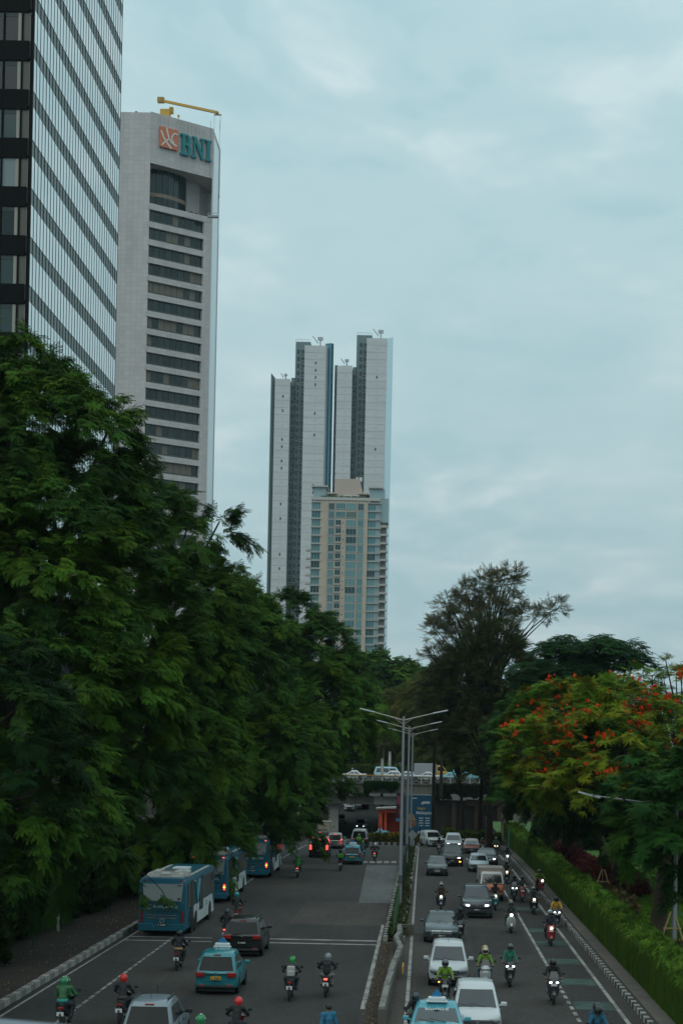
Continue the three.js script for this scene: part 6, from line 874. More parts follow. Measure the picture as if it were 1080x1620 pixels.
{ // the twig hanging before the nearest bus
  const c = at(262, 1418, 88), t = thing('hanging_branch', 'leafy branch hanging in front of the rear window of the nearest bus', 'branch', [c.x, c.y, c.z]), r = rng(5), list = [];
  part(t, 'twig', [tube([[-1.9, 1.6, -1], [-0.9, 0.9, -0.4], [-0.2, 0.3, 0], [0.1, -0.2, 0.1]], 0.025, 10, 5), tube([[-1.9, 1.2, -0.6], [-1.2, 0.4, -0.1], [-1.15, -0.1, 0]], 0.02, 8, 5)], M.barkDark);
  for (let i = 0; i < 16; i++) { const b = i % 2; list.push({ p: [b ? -0.05 + 0.5 * (r() - 0.4) : -1.15 + 0.35 * (r() - 0.5), b ? 0.35 * (r() - 0.4) : 0.4 * (r() - 0.5), 0.1 * r()], dir: [r() - 0.4, -0.2 - 0.5 * r(), 0.6 * (r() - 0.3)], s: 0.40 + 0.25 * r(), c: tintOf(r, [0.06, 0.125, 0.03], 0.3) }); }
  scatter(t, 'foliage', LG.b, LM.leaf, list);
}
// ---------------------------------------------------------------- people: one continuous skin over posed bones
function surfaceNet(bones, cell, k) {                                // bones: [ax,ay,az, bx,by,bz, ra, rb, region]
  const lo = [1e9, 1e9, 1e9], hi = [-1e9, -1e9, -1e9];
  for (const b of bones) for (let i = 0; i < 3; i++) { const R = Math.max(b[6], b[7]) + cell * 2; lo[i] = Math.min(lo[i], b[i] - R, b[i + 3] - R); hi[i] = Math.max(hi[i], b[i] + R, b[i + 3] + R); }
  const n = [0, 1, 2].map((i) => Math.ceil((hi[i] - lo[i]) / cell) + 1), reg = { v: 0 };
  const field = (x, y, z) => { let d = 1e3, best = 1e3; for (const b of bones) { const ex = b[3] - b[0], ey = b[4] - b[1], ez = b[5] - b[2], t = clamp(((x - b[0]) * ex + (y - b[1]) * ey + (z - b[2]) * ez) / (ex * ex + ey * ey + ez * ez + 1e-9)), q = Math.hypot(x - b[0] - ex * t, y - b[1] - ey * t, z - b[2] - ez * t) - (b[6] + (b[7] - b[6]) * t); if (q < best) { best = q; reg.v = b[8]; } const h = Math.max(k - Math.abs(d - q), 0) / k; d = Math.min(d, q) - h * h * k * 0.25; } return d; };
  const V = new Float32Array(n[0] * n[1] * n[2]), id = (i, j, l) => (l * n[1] + j) * n[0] + i;
  for (let l = 0; l < n[2]; l++) for (let j = 0; j < n[1]; j++) for (let i = 0; i < n[0]; i++) V[id(i, j, l)] = field(lo[0] + i * cell, lo[1] + j * cell, lo[2] + l * cell);
  const vid = new Map(), P = [], R = [];
  const vert = (i, j, l) => { const key = id(i, j, l); if (vid.has(key)) return vid.get(key); let c = 0, s = [0, 0, 0]; for (const [a, b] of [[0, 1], [2, 3], [4, 5], [6, 7], [0, 2], [1, 3], [4, 6], [5, 7], [0, 4], [1, 5], [2, 6], [3, 7]]) { const A = [i + (a & 1), j + (a >> 1 & 1), l + (a >> 2)], B = [i + (b & 1), j + (b >> 1 & 1), l + (b >> 2)], va = V[id(...A)], vb = V[id(...B)]; if ((va < 0) !== (vb < 0)) { const t = va / (va - vb); for (let q = 0; q < 3; q++) s[q] += A[q] + (B[q] - A[q]) * t; c++; } } const p = s.map((q, w) => lo[w] + q / c * cell); P.push(p); field(...p); R.push(reg.v); vid.set(key, P.length - 1); return P.length - 1; };
  const T = [];
  for (let l = 1; l < n[2] - 1; l++) for (let j = 1; j < n[1] - 1; j++) for (let i = 1; i < n[0] - 1; i++) {
    const v = V[id(i, j, l)];
    for (let a = 0; a < 3; a++) { const w = V[id(i + (a === 0), j + (a === 1), l + (a === 2))]; if ((v < 0) === (w < 0)) continue;
      const q = a === 0 ? [[i, j - 1, l - 1], [i, j, l - 1], [i, j, l], [i, j - 1, l]] : a === 1 ? [[i - 1, j, l - 1], [i - 1, j, l], [i, j, l], [i, j, l - 1]] : [[i - 1, j - 1, l], [i, j - 1, l], [i, j, l], [i - 1, j, l]], m = q.map((c) => vert(...c)); if (v >= 0) m.reverse(); T.push([m[0], m[1], m[2]], [m[0], m[2], m[3]]); }
  }
  const N = P.map((p) => { const e = cell * 0.5, g = [field(p[0] + e, p[1], p[2]) - field(p[0] - e, p[1], p[2]), field(p[0], p[1] + e, p[2]) - field(p[0], p[1] - e, p[2]), field(p[0], p[1], p[2] + e) - field(p[0], p[1], p[2] - e)], l = Math.hypot(...g) + 1e-9; return g.map((x) => x / l); });
  return { P, N, R, T };
}
function bodyGeo(nets) {                                             // one geometry, its faces sorted into skin, top, legs and shoes
  const by = [[], [], [], []]; for (const s of nets) for (const t of s.T) { const r = t.map((q) => s.R[q]); by[r[0] === r[1] ? r[0] : r[2]].push([s, t]); }
  const p = [], n = [], g = new THREE.BufferGeometry(); by.forEach((list, k) => { g.addGroup(p.length / 3, list.length * 3, k); for (const [s, t] of list) for (const q of t) { p.push(...s.P[q]); n.push(...s.N[q]); } });
  g.setAttribute('position', new THREE.Float32BufferAttribute(p, 3)); g.setAttribute('normal', new THREE.Float32BufferAttribute(n, 3)); return metres(g);
}
function poseBones(o) {
  const B = [], j = o, add = (a, b, ra, rb, r) => B.push([...a, ...b, ra, rb, r]), m = (p, s) => [p[0] * s, p[1], p[2]];
  add(j.pelvis, j.belly, 0.135, 0.128, 1); add(j.belly, j.chest, 0.128, 0.142, 1); add([j.pelvis[0] - 0.07, j.pelvis[1] - 0.03, j.pelvis[2]], [j.pelvis[0] + 0.07, j.pelvis[1] - 0.03, j.pelvis[2]], 0.115, 0.115, 2);
  add(m(j.shoulder, 1), m(j.shoulder, -1), 0.085, 0.085, 1); add(j.chest, j.neck, 0.12, 0.065, 1); add(j.neck, j.head, 0.055, 0.06, 0);
  const H = j.head; add([H[0], H[1] + 0.02, H[2] + 0.015], [H[0], H[1] + 0.05, H[2] - 0.005], 0.092, 0.09, 0); add([H[0], H[1] - 0.05, H[2] - 0.045], [H[0], H[1] + 0.03, H[2] - 0.04], 0.05, 0.066, 0); add([H[0], H[1] - 0.01, H[2] - 0.11], [H[0], H[1] + 0.03, H[2] - 0.10], 0.016, 0.010, 0); add([H[0] - 0.03, H[1] - 0.055, H[2] - 0.088], [H[0] + 0.03, H[1] - 0.055, H[2] - 0.088], 0.011, 0.011, 0);
  for (const s of [-1, 1]) { add([H[0] + s * 0.09, H[1] + 0.03, H[2] + 0.01], [H[0] + s * 0.088, H[1] - 0.02, H[2] + 0.005], 0.02, 0.015, 0); add(m(j.shoulder, s), m(j.elbow, s), 0.072, 0.054, 1); add(m(j.elbow, s), m(j.wrist, s), 0.052, 0.038, 1); add(m(j.hip, s), m(j.knee, s), 0.098, 0.068, 2); add(m(j.knee, s), m(j.ankle, s), 0.066, 0.046, 2); add(m(j.ankle, s), m(j.toe, s), 0.052, 0.04, 3); add(m(j.ankle, s), [j.ankle[0] * s, j.toe[1] + 0.01, j.ankle[2] + 0.04], 0.05, 0.04, 3); }
  return B;
}
function handBones(w, g, s, relaxed) {                               // w wrist, g where the hand closes; palm, four bent fingers of unequal length and a thumb
  const B = [], W = new THREE.Vector3(...w), C = new THREE.Vector3(...g), f = C.clone().sub(W).normalize(), up = new THREE.Vector3(0, 1, 0), side = f.clone().cross(up).normalize(), nrm = side.clone().cross(f).normalize();
  const at3 = (a, b, c) => W.clone().addScaledVector(side, a).addScaledVector(nrm, b).addScaledVector(f, c).toArray(), curl = relaxed ? 0.35 : 1;
  [-0.030, -0.010, 0.010, 0.029].forEach((x, i) => { const L = [0.9, 1, 0.97, 0.8][i], k = [x, 0.012, 0.078], a = [x, lerp(0.010, 0.004, curl), 0.078 + 0.032 * L], b = [x, lerp(0.0, -0.026, curl), 0.078 + lerp(0.058, 0.030, curl) * L], c = [x, lerp(-0.012, -0.036, curl), 0.078 + lerp(0.080, 0.004, curl) * L]; B.push([...at3(x * 0.6, 0.004, 0), ...at3(...k), 0.017, 0.0125, 0], [...at3(...k), ...at3(...a), 0.0105, 0.0098, 0], [...at3(...a), ...at3(...b), 0.0098, 0.009, 0], [...at3(...b), ...at3(...c), 0.009, 0.008, 0]); });
  const q = -s; B.push([...at3(q * 0.018, 0, 0.02), ...at3(q * 0.046, -0.012, 0.052), 0.015, 0.012, 0], [...at3(q * 0.046, -0.012, 0.052), ...at3(q * 0.040, -0.032, 0.082), 0.011, 0.009, 0], [...at3(0, 0, -0.03), ...at3(0, 0.002, 0.02), 0.03, 0.024, 0]);
  return B;
}
const POSES = {
  rider: { pelvis: [0, 0.88, 0.24], belly: [0, 1.03, 0.20], chest: [0, 1.22, 0.14], neck: [0, 1.42, 0.08], head: [0, 1.56, 0.03], shoulder: [0.175, 1.36, 0.10], elbow: [0.31, 1.13, -0.06], wrist: [0.315, 1.055, -0.30], grip: [0.315, 1.02, -0.42], hip: [0.09, 0.86, 0.20], knee: [0.19, 0.83, -0.22], ankle: [0.16, 0.42, -0.20], toe: [0.17, 0.36, -0.38] },
  rider_leaning: { pelvis: [0, 0.88, 0.28], belly: [0, 1.02, 0.21], chest: [0.01, 1.20, 0.11], neck: [0.015, 1.38, 0.02], head: [0.03, 1.51, -0.05], shoulder: [0.18, 1.33, 0.05], elbow: [0.345, 1.13, -0.10], wrist: [0.32, 1.05, -0.30], grip: [0.315, 1.02, -0.42], hip: [0.10, 0.86, 0.22], knee: [0.24, 0.80, -0.16], ankle: [0.20, 0.42, -0.06], toe: [0.22, 0.36, -0.24] },
  rider_upright: { pelvis: [0, 0.88, 0.20], belly: [0, 1.04, 0.18], chest: [-0.01, 1.24, 0.16], neck: [-0.01, 1.44, 0.12], head: [-0.025, 1.585, 0.09], shoulder: [0.17, 1.38, 0.15], elbow: [0.27, 1.14, 0.02], wrist: [0.31, 1.065, -0.28], grip: [0.315, 1.02, -0.42], hip: [0.085, 0.86, 0.17], knee: [0.145, 0.84, -0.26], ankle: [0.13, 0.42, -0.26], toe: [0.14, 0.36, -0.44] },
  pillion: { pelvis: [0, 0.93, 0.60], belly: [0, 1.08, 0.58], chest: [0, 1.27, 0.53], neck: [0, 1.47, 0.48], head: [0, 1.61, 0.44], shoulder: [0.165, 1.41, 0.50], elbow: [0.25, 1.16, 0.42], wrist: [0.19, 1.08, 0.24], grip: [0.13, 1.08, 0.14], hip: [0.10, 0.90, 0.56], knee: [0.25, 0.80, 0.20], ankle: [0.23, 0.42, 0.34], toe: [0.25, 0.36, 0.18] },
  stand: { pelvis: [0, 0.95, 0], belly: [0, 1.08, 0], chest: [0, 1.27, 0.01], neck: [0, 1.46, 0], head: [0, 1.60, -0.02], shoulder: [0.18, 1.41, 0.01], elbow: [0.26, 1.13, 0.04], wrist: [0.27, 0.90, -0.06], grip: [0.27, 0.80, -0.10], hip: [0.09, 0.90, 0], knee: [0.11, 0.50, -0.02], ankle: [0.11, 0.10, 0.02], toe: [0.13, 0.045, -0.13], relaxed: true },
};
const poseGeo = (k) => memo(`pose${k}`, () => { const o = POSES[k], nets = [surfaceNet(poseBones(o), 0.024, 0.05)]; for (const s of [-1, 1]) nets.push(surfaceNet(handBones([o.wrist[0] * s, o.wrist[1], o.wrist[2]], [o.grip[0] * s, o.grip[1], o.grip[2]], s, o.relaxed), 0.0075, 0.012)); return bodyGeo(nets); });
const helmetGeo = memo('helmet', () => {                             // a shell with a window for the face
  const s = new THREE.IcosahedronGeometry(1, 5), p = s.attributes.position, A = [], V = [];
  for (let i = 0; i < p.count; i += 3) { let x = 0, y = 0, z = 0; for (let k = 0; k < 3; k++) { x += p.getX(i + k) / 3; y += p.getY(i + k) / 3; z += p.getZ(i + k) / 3; } const win = z < -0.45 && y < 0.42 && y > -0.42 && Math.abs(x) < 0.80; if (y < -0.72) continue; for (let k = 0; k < 3; k++) { const q = [p.getX(i + k), p.getY(i + k), p.getZ(i + k)], e = win ? 0.965 : 1; (win ? V : A).push(q[0] * 0.142 * e, q[1] * 0.155 * e, q[2] * 0.168 * e); } }
  const g = (a) => { const b = new THREE.BufferGeometry(); b.setAttribute('position', new THREE.Float32BufferAttribute(a, 3)); return metres(toCreasedNormals(mergeVertices(b), 1)); };
  return { shell: join([g(A), new THREE.TorusGeometry(0.107, 0.012, 6, 18).rotateX(Math.PI / 2).scale(1, 1, 1.15).translate(0, -0.108, 0.0), box(0.2, 0.012, 0.05, 0, 0.055, -0.165)]), visor: g(V) };
});
const skin = std([0.20, 0.105, 0.06], 0.6), shoe = std([0.03, 0.03, 0.032], 0.7), visorMat = M.glassDark;
function person(label, pose, p, yaw, o) {
  const t = thing('person', label, 'person', [p.x, p.y, p.z], yaw), m = new THREE.Mesh(poseGeo(pose), [skin, std(o.top, 0.8), std(o.legs ?? [0.025, 0.028, 0.035], 0.85), o.shoes ? std(o.shoes, 0.7) : shoe]);
  m.name = 'body'; m.castShadow = m.receiveShadow = true; t.add(m); const H = POSES[pose].head, C = POSES[pose].chest;
  if (o.helmet) { const h = part(t, 'helmet', helmetGeo.shell, std(o.helmet, 0.3), [H[0], H[1] + 0.035, H[2] - 0.005]); part(h, 'visor', helmetGeo.visor, visorMat); if (o.stripe) part(h, 'helmet_stripe', [box(0.05, 0.012, 0.2, 0, 0.152, 0.02), box(0.012, 0.06, 0.14, 0.136, 0.03, 0.04), box(0.012, 0.06, 0.14, -0.136, 0.03, 0.04)], std(o.stripe, 0.4)); }
  else part(t, 'hair', metres(new THREE.SphereGeometry(0.108, 14, 10, 0, 6.283, 0, 1.75).scale(1, 1.05, 1.1).rotateX(0.5).translate(H[0], H[1] + 0.045, H[2] + 0.015)), M.black);
  if (o.pack) part(t, 'backpack', [rbox(0.32, 0.42, 0.18, 0.06, C[0], C[1] - 0.06, C[2] + 0.24, 2), rbox(0.24, 0.2, 0.08, 0.03, C[0], C[1] - 0.14, C[2] + 0.36, 2)], std(o.pack, 0.85));
  if (o.box) part(t, 'carrier_bag', [rbox(0.5, 0.34, 0.42, 0.08, 0, 1.24, 0.62, 2)], std(o.box, 0.7));
  if (o.vest) { const q = part(t, 'vest_band', [new THREE.TorusGeometry(0.152, 0.018, 6, 22).rotateX(Math.PI / 2).scale(1.05, 1, 0.98).translate(C[0], C[1] - 0.10, C[2] + 0.02)], std(o.vest, 0.5)); }
  if (o.waist) part(t, 'jacket_hem', [new THREE.TorusGeometry(0.142, 0.04, 8, 20).rotateX(Math.PI / 2).scale(1.06, 1.5, 1.02).translate(POSES[pose].pelvis[0], POSES[pose].pelvis[1] + 0.06, POSES[pose].pelvis[2])], std(o.waist, 0.85));
  return t;
}
// ---------------------------------------------------------------- motorcycles
const bikeParts = memo('bike', () => {
  const ring = (z, w, yb, yt) => [[w, yb, z], [w * 1.05, lerp(yb, yt, 0.4), z], [w * 0.8, yt - 0.03, z], [0, yt, z], [-w * 0.8, yt - 0.03, z], [-w * 1.05, lerp(yb, yt, 0.4), z], [-w, yb, z]];
  const ringF = (y, hw, z, t) => [[-hw, y, z + t], [-hw * 0.7, y, z - 0.02], [0, y, z - 0.08], [hw * 0.7, y, z - 0.02], [hw, y, z + t], [hw * 0.8, y, z + t + 0.06], [-hw * 0.8, y, z + t + 0.06]].reverse();
  return {
    tail: loft([ring(-0.05, 0.10, 0.36, 0.64), ring(0.12, 0.15, 0.38, 0.72), ring(0.4, 0.16, 0.44, 0.76), ring(0.7, 0.12, 0.58, 0.80), ring(0.9, 0.05, 0.70, 0.82)], true, 0.8),
    floor: loft([ring(-0.48, 0.13, 0.26, 0.36), ring(-0.05, 0.15, 0.26, 0.37), ring(0.25, 0.14, 0.3, 0.40)], true, 0.6),
    shield: loft([ringF(0.36, 0.15, -0.56, 0.10), ringF(0.55, 0.22, -0.60, 0.10), ringF(0.78, 0.23, -0.62, 0.10), ringF(0.94, 0.15, -0.62, 0.08)], true, 0.8),
    nose: loft([ringF(0.84, 0.14, -0.60, 0.10), ringF(0.93, 0.21, -0.66, 0.16), ringF(1.02, 0.19, -0.60, 0.18), ringF(1.07, 0.10, -0.52, 0.12)], true, 0.8),
    seat: loft([ring(0.02, 0.12, 0.70, 0.79), ring(0.3, 0.15, 0.72, 0.83), ring(0.55, 0.14, 0.76, 0.87), ring(0.82, 0.09, 0.79, 0.87)], true, 0.8),
    vespa: loft([ringF(0.30, 0.20, -0.50, 0.06), ringF(0.5, 0.27, -0.56, 0.08), ringF(0.8, 0.25, -0.58, 0.08), ringF(0.98, 0.12, -0.56, 0.06)], true, 0.8), vtail: loft([ring(0.0, 0.16, 0.36, 0.66), ring(0.25, 0.24, 0.32, 0.74), ring(0.6, 0.24, 0.34, 0.76), ring(0.92, 0.08, 0.5, 0.72)], true, 0.8),
    tank: loft([ring(-0.42, 0.10, 0.72, 0.88), ring(-0.2, 0.16, 0.70, 0.94), ring(0.05, 0.12, 0.70, 0.84)], true, 0.8), frame: join([bar([0, 0.86, -0.45], [0, 0.40, -0.05], 0.045, 0.045, 6), bar([0, 0.40, -0.05], [0, 0.34, 0.5], 0.05, 0.04, 6), rbox(0.3, 0.32, 0.42, 0.05, 0, 0.45, 0.05), bar([0, 0.5, 0.2], [0, 0.75, 0.7], 0.04, 0.03, 6)]),
  };
});
function motorbike(label, kind, p, yaw, o) {
  const t = thing(kind === 'naked' ? 'motorcycle' : 'scooter', label, kind === 'naked' ? 'motorcycle' : 'scooter', [p.x, p.y, p.z], yaw), S = bikeParts, body = paint(o.color, 0.35), dark = M.black;
  const wr = kind === 'naked' ? 0.30 : 0.27;
  for (const z of [-0.64, 0.62]) { const g = memo(`bw${wr}`, () => ({ t: new THREE.TorusGeometry(wr - 0.055, 0.055, 8, 22).rotateY(Math.PI / 2), r: join([cyl(0.05, 0.05, 0.12, 0, 0, 0, 8, 'x'), new THREE.TorusGeometry(wr - 0.1, 0.015, 5, 18).rotateY(Math.PI / 2), ...[0, 1, 2].map((i) => box(0.03, (wr - 0.1) * 2, 0.03).rotateX(i * 1.047))]) })); const w = part(t, z < 0 ? 'front_wheel' : 'rear_wheel', g.t, M.rubber, [0, wr, z]); part(w, 'rim', g.r, M.steelDark); }
  part(t, 'fork', [bar([0.08, wr, -0.64], [0.07, 0.92, -0.47], 0.024, 0.03, 6), bar([-0.08, wr, -0.64], [-0.07, 0.92, -0.47], 0.024, 0.03, 6), bar([0, 0.9, -0.47], [0, 1.02, -0.42], 0.03, 0.03, 6)], M.steelDark);
  part(t, 'front_fender', [new THREE.CylinderGeometry(wr + 0.04, wr + 0.04, 0.13, 14, 1, true, 0.2, 2.4).rotateZ(Math.PI / 2).translate(0, wr, -0.64)].map((g) => metres(g)), body);
  if (kind === 'naked') { part(t, 'fuel_tank', S.tank, body); part(t, 'frame', S.frame, dark); part(t, 'headlight_cowl', rbox(0.24, 0.26, 0.16, 0.06, 0, 0.92, -0.60, 2), body); }
  else if (kind === 'vespa') { part(t, 'leg_shield', S.vespa, body); part(t, 'rear_body', S.vtail, body); part(t, 'floor', S.floor, dark); part(t, 'headset', [new THREE.SphereGeometry(0.12, 12, 8).scale(1.2, 0.8, 1).translate(0, 1.02, -0.52)].map((g) => metres(g)), body); }
  else { part(t, 'front_shield', S.shield, body); part(t, 'rear_body', S.tail, body); part(t, 'floor', S.floor, dark); part(t, 'front_cowl', S.nose, body); if (kind === 'big') part(t, 'windscreen', [slabQuad([[0.2, 1.02, -0.60], [-0.2, 1.02, -0.60], [-0.12, 1.30, -0.45], [0.12, 1.30, -0.45]], 0.01)], M.glassDark); }
  part(t, 'seat', S.seat, M.rubber);
  const hb = part(t, 'handlebar', [bar([-0.36, 1.0, -0.42], [0.36, 1.0, -0.42], 0.016, 0.016, 8), bar([-0.36, 1.0, -0.42], [-0.24, 1.0, -0.42], 0.022, 0.022, 8), bar([0.36, 1.0, -0.42], [0.24, 1.0, -0.42], 0.022, 0.022, 8)], dark);
  for (const s of [-1, 1]) part(t, 'mirror', [bar([s * 0.22, 1.0, -0.43], [s * 0.36, 1.2, -0.42], 0.008, 0.008, 5), rbox(0.13, 0.09, 0.03, 0.015, s * 0.38, 1.22, -0.42, 2)], M.black);
  const ly = kind === 'vespa' ? 1.02 : kind === 'naked' ? 0.92 : o.low ? 0.72 : 0.94, lz = kind === 'vespa' ? -0.64 : kind === 'naked' ? -0.69 : -0.735;
  if (o.twin) for (const s of [-1, 1]) part(t, 'headlight', [rbox(0.12, 0.07, 0.05, 0.025, s * 0.10, ly - 0.04, lz + 0.06, 2).rotateZ(s * 0.25)], o.lit === 'warm' ? M.warmLit : o.lit ? M.headLit : M.lampClear);
  else part(t, 'headlight', [cyl(0.08, 0.07, 0.05, 0, ly, lz + 0.015, 14, 'z')], o.lit === 'warm' ? M.warmLit : o.lit ? M.headLit : M.lampClear);
  part(t, 'front_number_plate', rbox(0.24, 0.1, 0.015, 0.006, 0, kind === 'vespa' ? 0.9 : 0.80, -0.72), o.plate ?? M.plateWhite);
  part(t, 'tail_light', rbox(0.16, 0.08, 0.06, 0.02, 0, 0.76, 0.90), o.tail ? M.redLit : M.redLamp); part(t, 'number_plate', rbox(0.24, 0.14, 0.02, 0.008, 0, 0.56, 0.93), o.plate ?? M.plateWhite); part(t, 'rear_fender', [bar([0, 0.74, 0.84], [0, 0.5, 0.93], 0.05, 0.05, 6)], dark);
  part(t, 'exhaust', [bar([0.15, 0.32, 0.15], [0.19, 0.40, 0.78], 0.035, 0.055, 8)], M.steelDark); part(t, 'engine', rbox(0.2, 0.22, 0.5, 0.05, 0, 0.36, 0.38, 1), M.steelDark);
  if (o.topBox) part(t, 'top_box', rbox(0.42, 0.34, 0.38, 0.06, 0, 1.06, 0.9, 2), std(o.topBox, 0.5));
  if (o.indicator) part(t, 'indicator', [rbox(0.07, 0.05, 0.04, 0.015, 0.24, 0.94, -0.6, 1)], M.amberLit);
  return t;
}
// one line per machine: photo pixel of the near wheel, direction, machine, riders
const GREEN = [0.025, 0.20, 0.055], DARK = [0.014, 0.015, 0.018], LIME = [0.14, 0.26, 0.025];
function ride(px, py, on, kind, bo, bikeLabel, riders) {
  const q = G(px, py), p = new THREE.Vector3(q.x, 0, q.z - 0.62); p.y = dip(-p.z); const yaw = (on ? Math.PI : 0) + (bo.turn ?? 0);
  motorbike(bikeLabel, kind, p, yaw, bo);
  const v = ['rider', 'rider_upright', 'rider_leaning', 'rider'][Math.floor(hash(px, py, 1) * 4)];
  for (const [label, o, pose = v] of riders) person(label, pose, p, yaw, o);
}
// left road, from behind
ride(98, 1628, false, 'scooter', { color: DARK }, 'dark scooter carrying two people in green at the lower left kerb', [['rider in a green jacket and patterned green helmet at the lower left kerb', { top: [0.022, 0.19, 0.055], helmet: [0.03, 0.16, 0.06], stripe: [0.4, 0.45, 0.4], vest: [0.02, 0.05, 0.03] }], ['pillion passenger in a grey green jacket at the lower left kerb', { top: [0.045, 0.13, 0.055], helmet: [0.03, 0.22, 0.09], stripe: [0.55, 0.6, 0.58], waist: [0.03, 0.28, 0.24] }, 'pillion']]);
ride(190, 1622, false, 'scooter', { color: DARK }, 'dark scooter with a white plate left of the grey blue car', [['rider in a red helmet and dark jacket left of the grey blue car', { top: [0.022, 0.022, 0.024], helmet: [0.55, 0.03, 0.02], waist: [0.07, 0.05, 0.04] }]]);
ride(280, 1536, false, 'scooter', { color: DARK, lit: false }, 'dark motor scooter behind the nearest blue bus', [['rider with a tan jacket round the waist behind the nearest bus', { top: [0.016, 0.017, 0.02], helmet: DARK, waist: [0.36, 0.20, 0.085], legs: [0.03, 0.03, 0.032] }]]);
ride(356, 1494, false, 'scooter', { color: DARK, tail: true }, 'dark scooter with a glowing tail light left of the black people carrier', [['rider all in black left of the black people carrier', { top: DARK, helmet: [0.05, 0.055, 0.06] }]]);
ride(373, 1462, false, 'scooter', { color: [0.30, 0.02, 0.02] }, 'red scooter just ahead of the black people carrier', [['rider in a blue green helmet ahead of the black people carrier', { top: [0.03, 0.035, 0.032], helmet: [0.04, 0.26, 0.28], legs: [0.10, 0.09, 0.08] }]]);
ride(371, 1664, false, 'scooter', { color: [0.25, 0.02, 0.02] }, 'scooter cut off by the lower edge below the teal taxi', [['rider in a red helmet and black jacket at the lower edge below the teal taxi', { top: [0.012, 0.012, 0.013], helmet: [0.60, 0.035, 0.03] }]]);
ride(314, 1702, false, 'scooter', { color: DARK }, 'scooter almost wholly below the lower edge under a green helmet', [['green and white helmet just showing at the lower edge', { top: GREEN, helmet: [0.04, 0.26, 0.09], stripe: [0.6, 0.62, 0.6] }]]);
ride(458, 1584, false, 'scooter', { color: DARK }, 'black scooter in the middle lane ridden by someone with a pale backpack', [['rider with a pale backpack and green helmet in the middle lane', { top: [0.05, 0.05, 0.05], helmet: [0.04, 0.30, 0.07], stripe: [0.02, 0.03, 0.02], pack: [0.42, 0.40, 0.37] }]]);
ride(515, 1578, false, 'naked', { color: DARK, tail: true }, 'black motorcycle with a glowing tail light nearest the median line', [['rider with a grey helmet and black backpack nearest the median line', { top: [0.02, 0.022, 0.026], helmet: [0.22, 0.23, 0.235], pack: [0.02, 0.021, 0.024], legs: [0.20, 0.18, 0.16] }]]);
ride(470, 1389, false, 'scooter', { color: [0.06, 0.06, 0.06], tail: true }, 'scooter with a white plate beside the farthest bus', [['rider in a plain green jacket and green helmet beside the farthest bus', { top: [0.03, 0.22, 0.045], helmet: [0.03, 0.20, 0.05] }]]);
ride(538, 1378, false, 'scooter', { color: DARK }, 'dark scooter behind the far teal taxi with a green bag', [['rider carrying a round green bag behind the far teal taxi', { top: DARK, helmet: DARK, box: [0.05, 0.25, 0.03] }]]);
ride(573, 1360, false, 'scooter', { color: DARK }, 'scooter right beside the far teal taxi', [['rider in a grey green jacket right beside the far teal taxi', { top: [0.05, 0.10, 0.09], helmet: [0.12, 0.30, 0.05] }]]);
ride(592, 1363, false, 'scooter', { color: DARK, tail: true }, 'scooter with a red tail light at the crossing stripes', [['rider in a white helmet at the crossing stripes', { top: DARK, helmet: [0.62, 0.63, 0.62], waist: [0.12, 0.10, 0.08] }]]);
ride(544, 1352, false, 'scooter', { color: DARK }, 'scooter between the silver car and the far teal taxi', [['rider in a pale blue shirt between the silver car and the far taxi', { top: [0.34, 0.42, 0.46], helmet: [0.05, 0.26, 0.16] }]]);
ride(567, 1346, false, 'scooter', { color: DARK }, 'scooter behind the black van at the underpass', [['rider with a bright lime bag and helmet behind the black van', { top: [0.05, 0.12, 0.04], helmet: LIME, box: [0.12, 0.38, 0.03] }]]);
// right road, coming on
ride(703, 1592, true, 'naked', { color: DARK, indicator: true, plate: M.plateWhite }, 'motorcycle with an amber indicator in front of the white people carrier', [['rider in a lime green vest and grey helmet in front of the white people carrier', { top: LIME, helmet: [0.12, 0.13, 0.13], vest: [0.05, 0.06, 0.05] }]]);
ride(767, 1568, true, 'big', { color: [0.45, 0.45, 0.44], twin: true }, 'white motor scooter carrying two people right of the white people carriers', [['rider in a lime vest and cream helmet right of the white people carriers', { top: [0.12, 0.22, 0.022], helmet: [0.50, 0.42, 0.33], vest: [0.03, 0.035, 0.03] }], ['pillion passenger in black with a tan helmet behind the lime vest', { top: DARK, helmet: [0.42, 0.30, 0.16], legs: [0.05, 0.12, 0.17] }, 'pillion']]);
ride(806, 1562, true, 'scooter', { color: [0.03, 0.032, 0.035], twin: true, lit: true }, 'dark scooter with two white lamps ridden in the open right lane', [['rider in a sea green jacket in the open right lane', { top: [0.018, 0.14, 0.09], helmet: [0.10, 0.11, 0.11], legs: [0.05, 0.055, 0.06] }]]);
ride(875, 1590, true, 'big', { color: [0.04, 0.042, 0.045], twin: true, lit: true }, 'black big scooter with white fork lights by the green lane bars', [['rider all in black by the green lane bars', { top: [0.012, 0.012, 0.013], helmet: [0.03, 0.03, 0.032], legs: [0.06, 0.045, 0.04] }]]);
ride(657, 1654, true, 'scooter', { color: DARK }, 'scooter left of the pale teal taxi at the lower edge', [['rider with a shiny blue black helmet left of the pale teal taxi', { top: DARK, helmet: [0.035, 0.06, 0.075], legs: DARK }]]);
ride(947, 1682, true, 'scooter', { color: [0.3, 0.04, 0.04] }, 'scooter under the two black helmets at the lower right edge', [['rider in a blue jacket and black helmet at the lower right edge', { top: [0.016, 0.10, 0.16], helmet: [0.02, 0.021, 0.024] }], ['pillion passenger in dark blue at the lower right edge', { top: [0.02, 0.08, 0.13], helmet: [0.03, 0.032, 0.036] }, 'pillion']]);
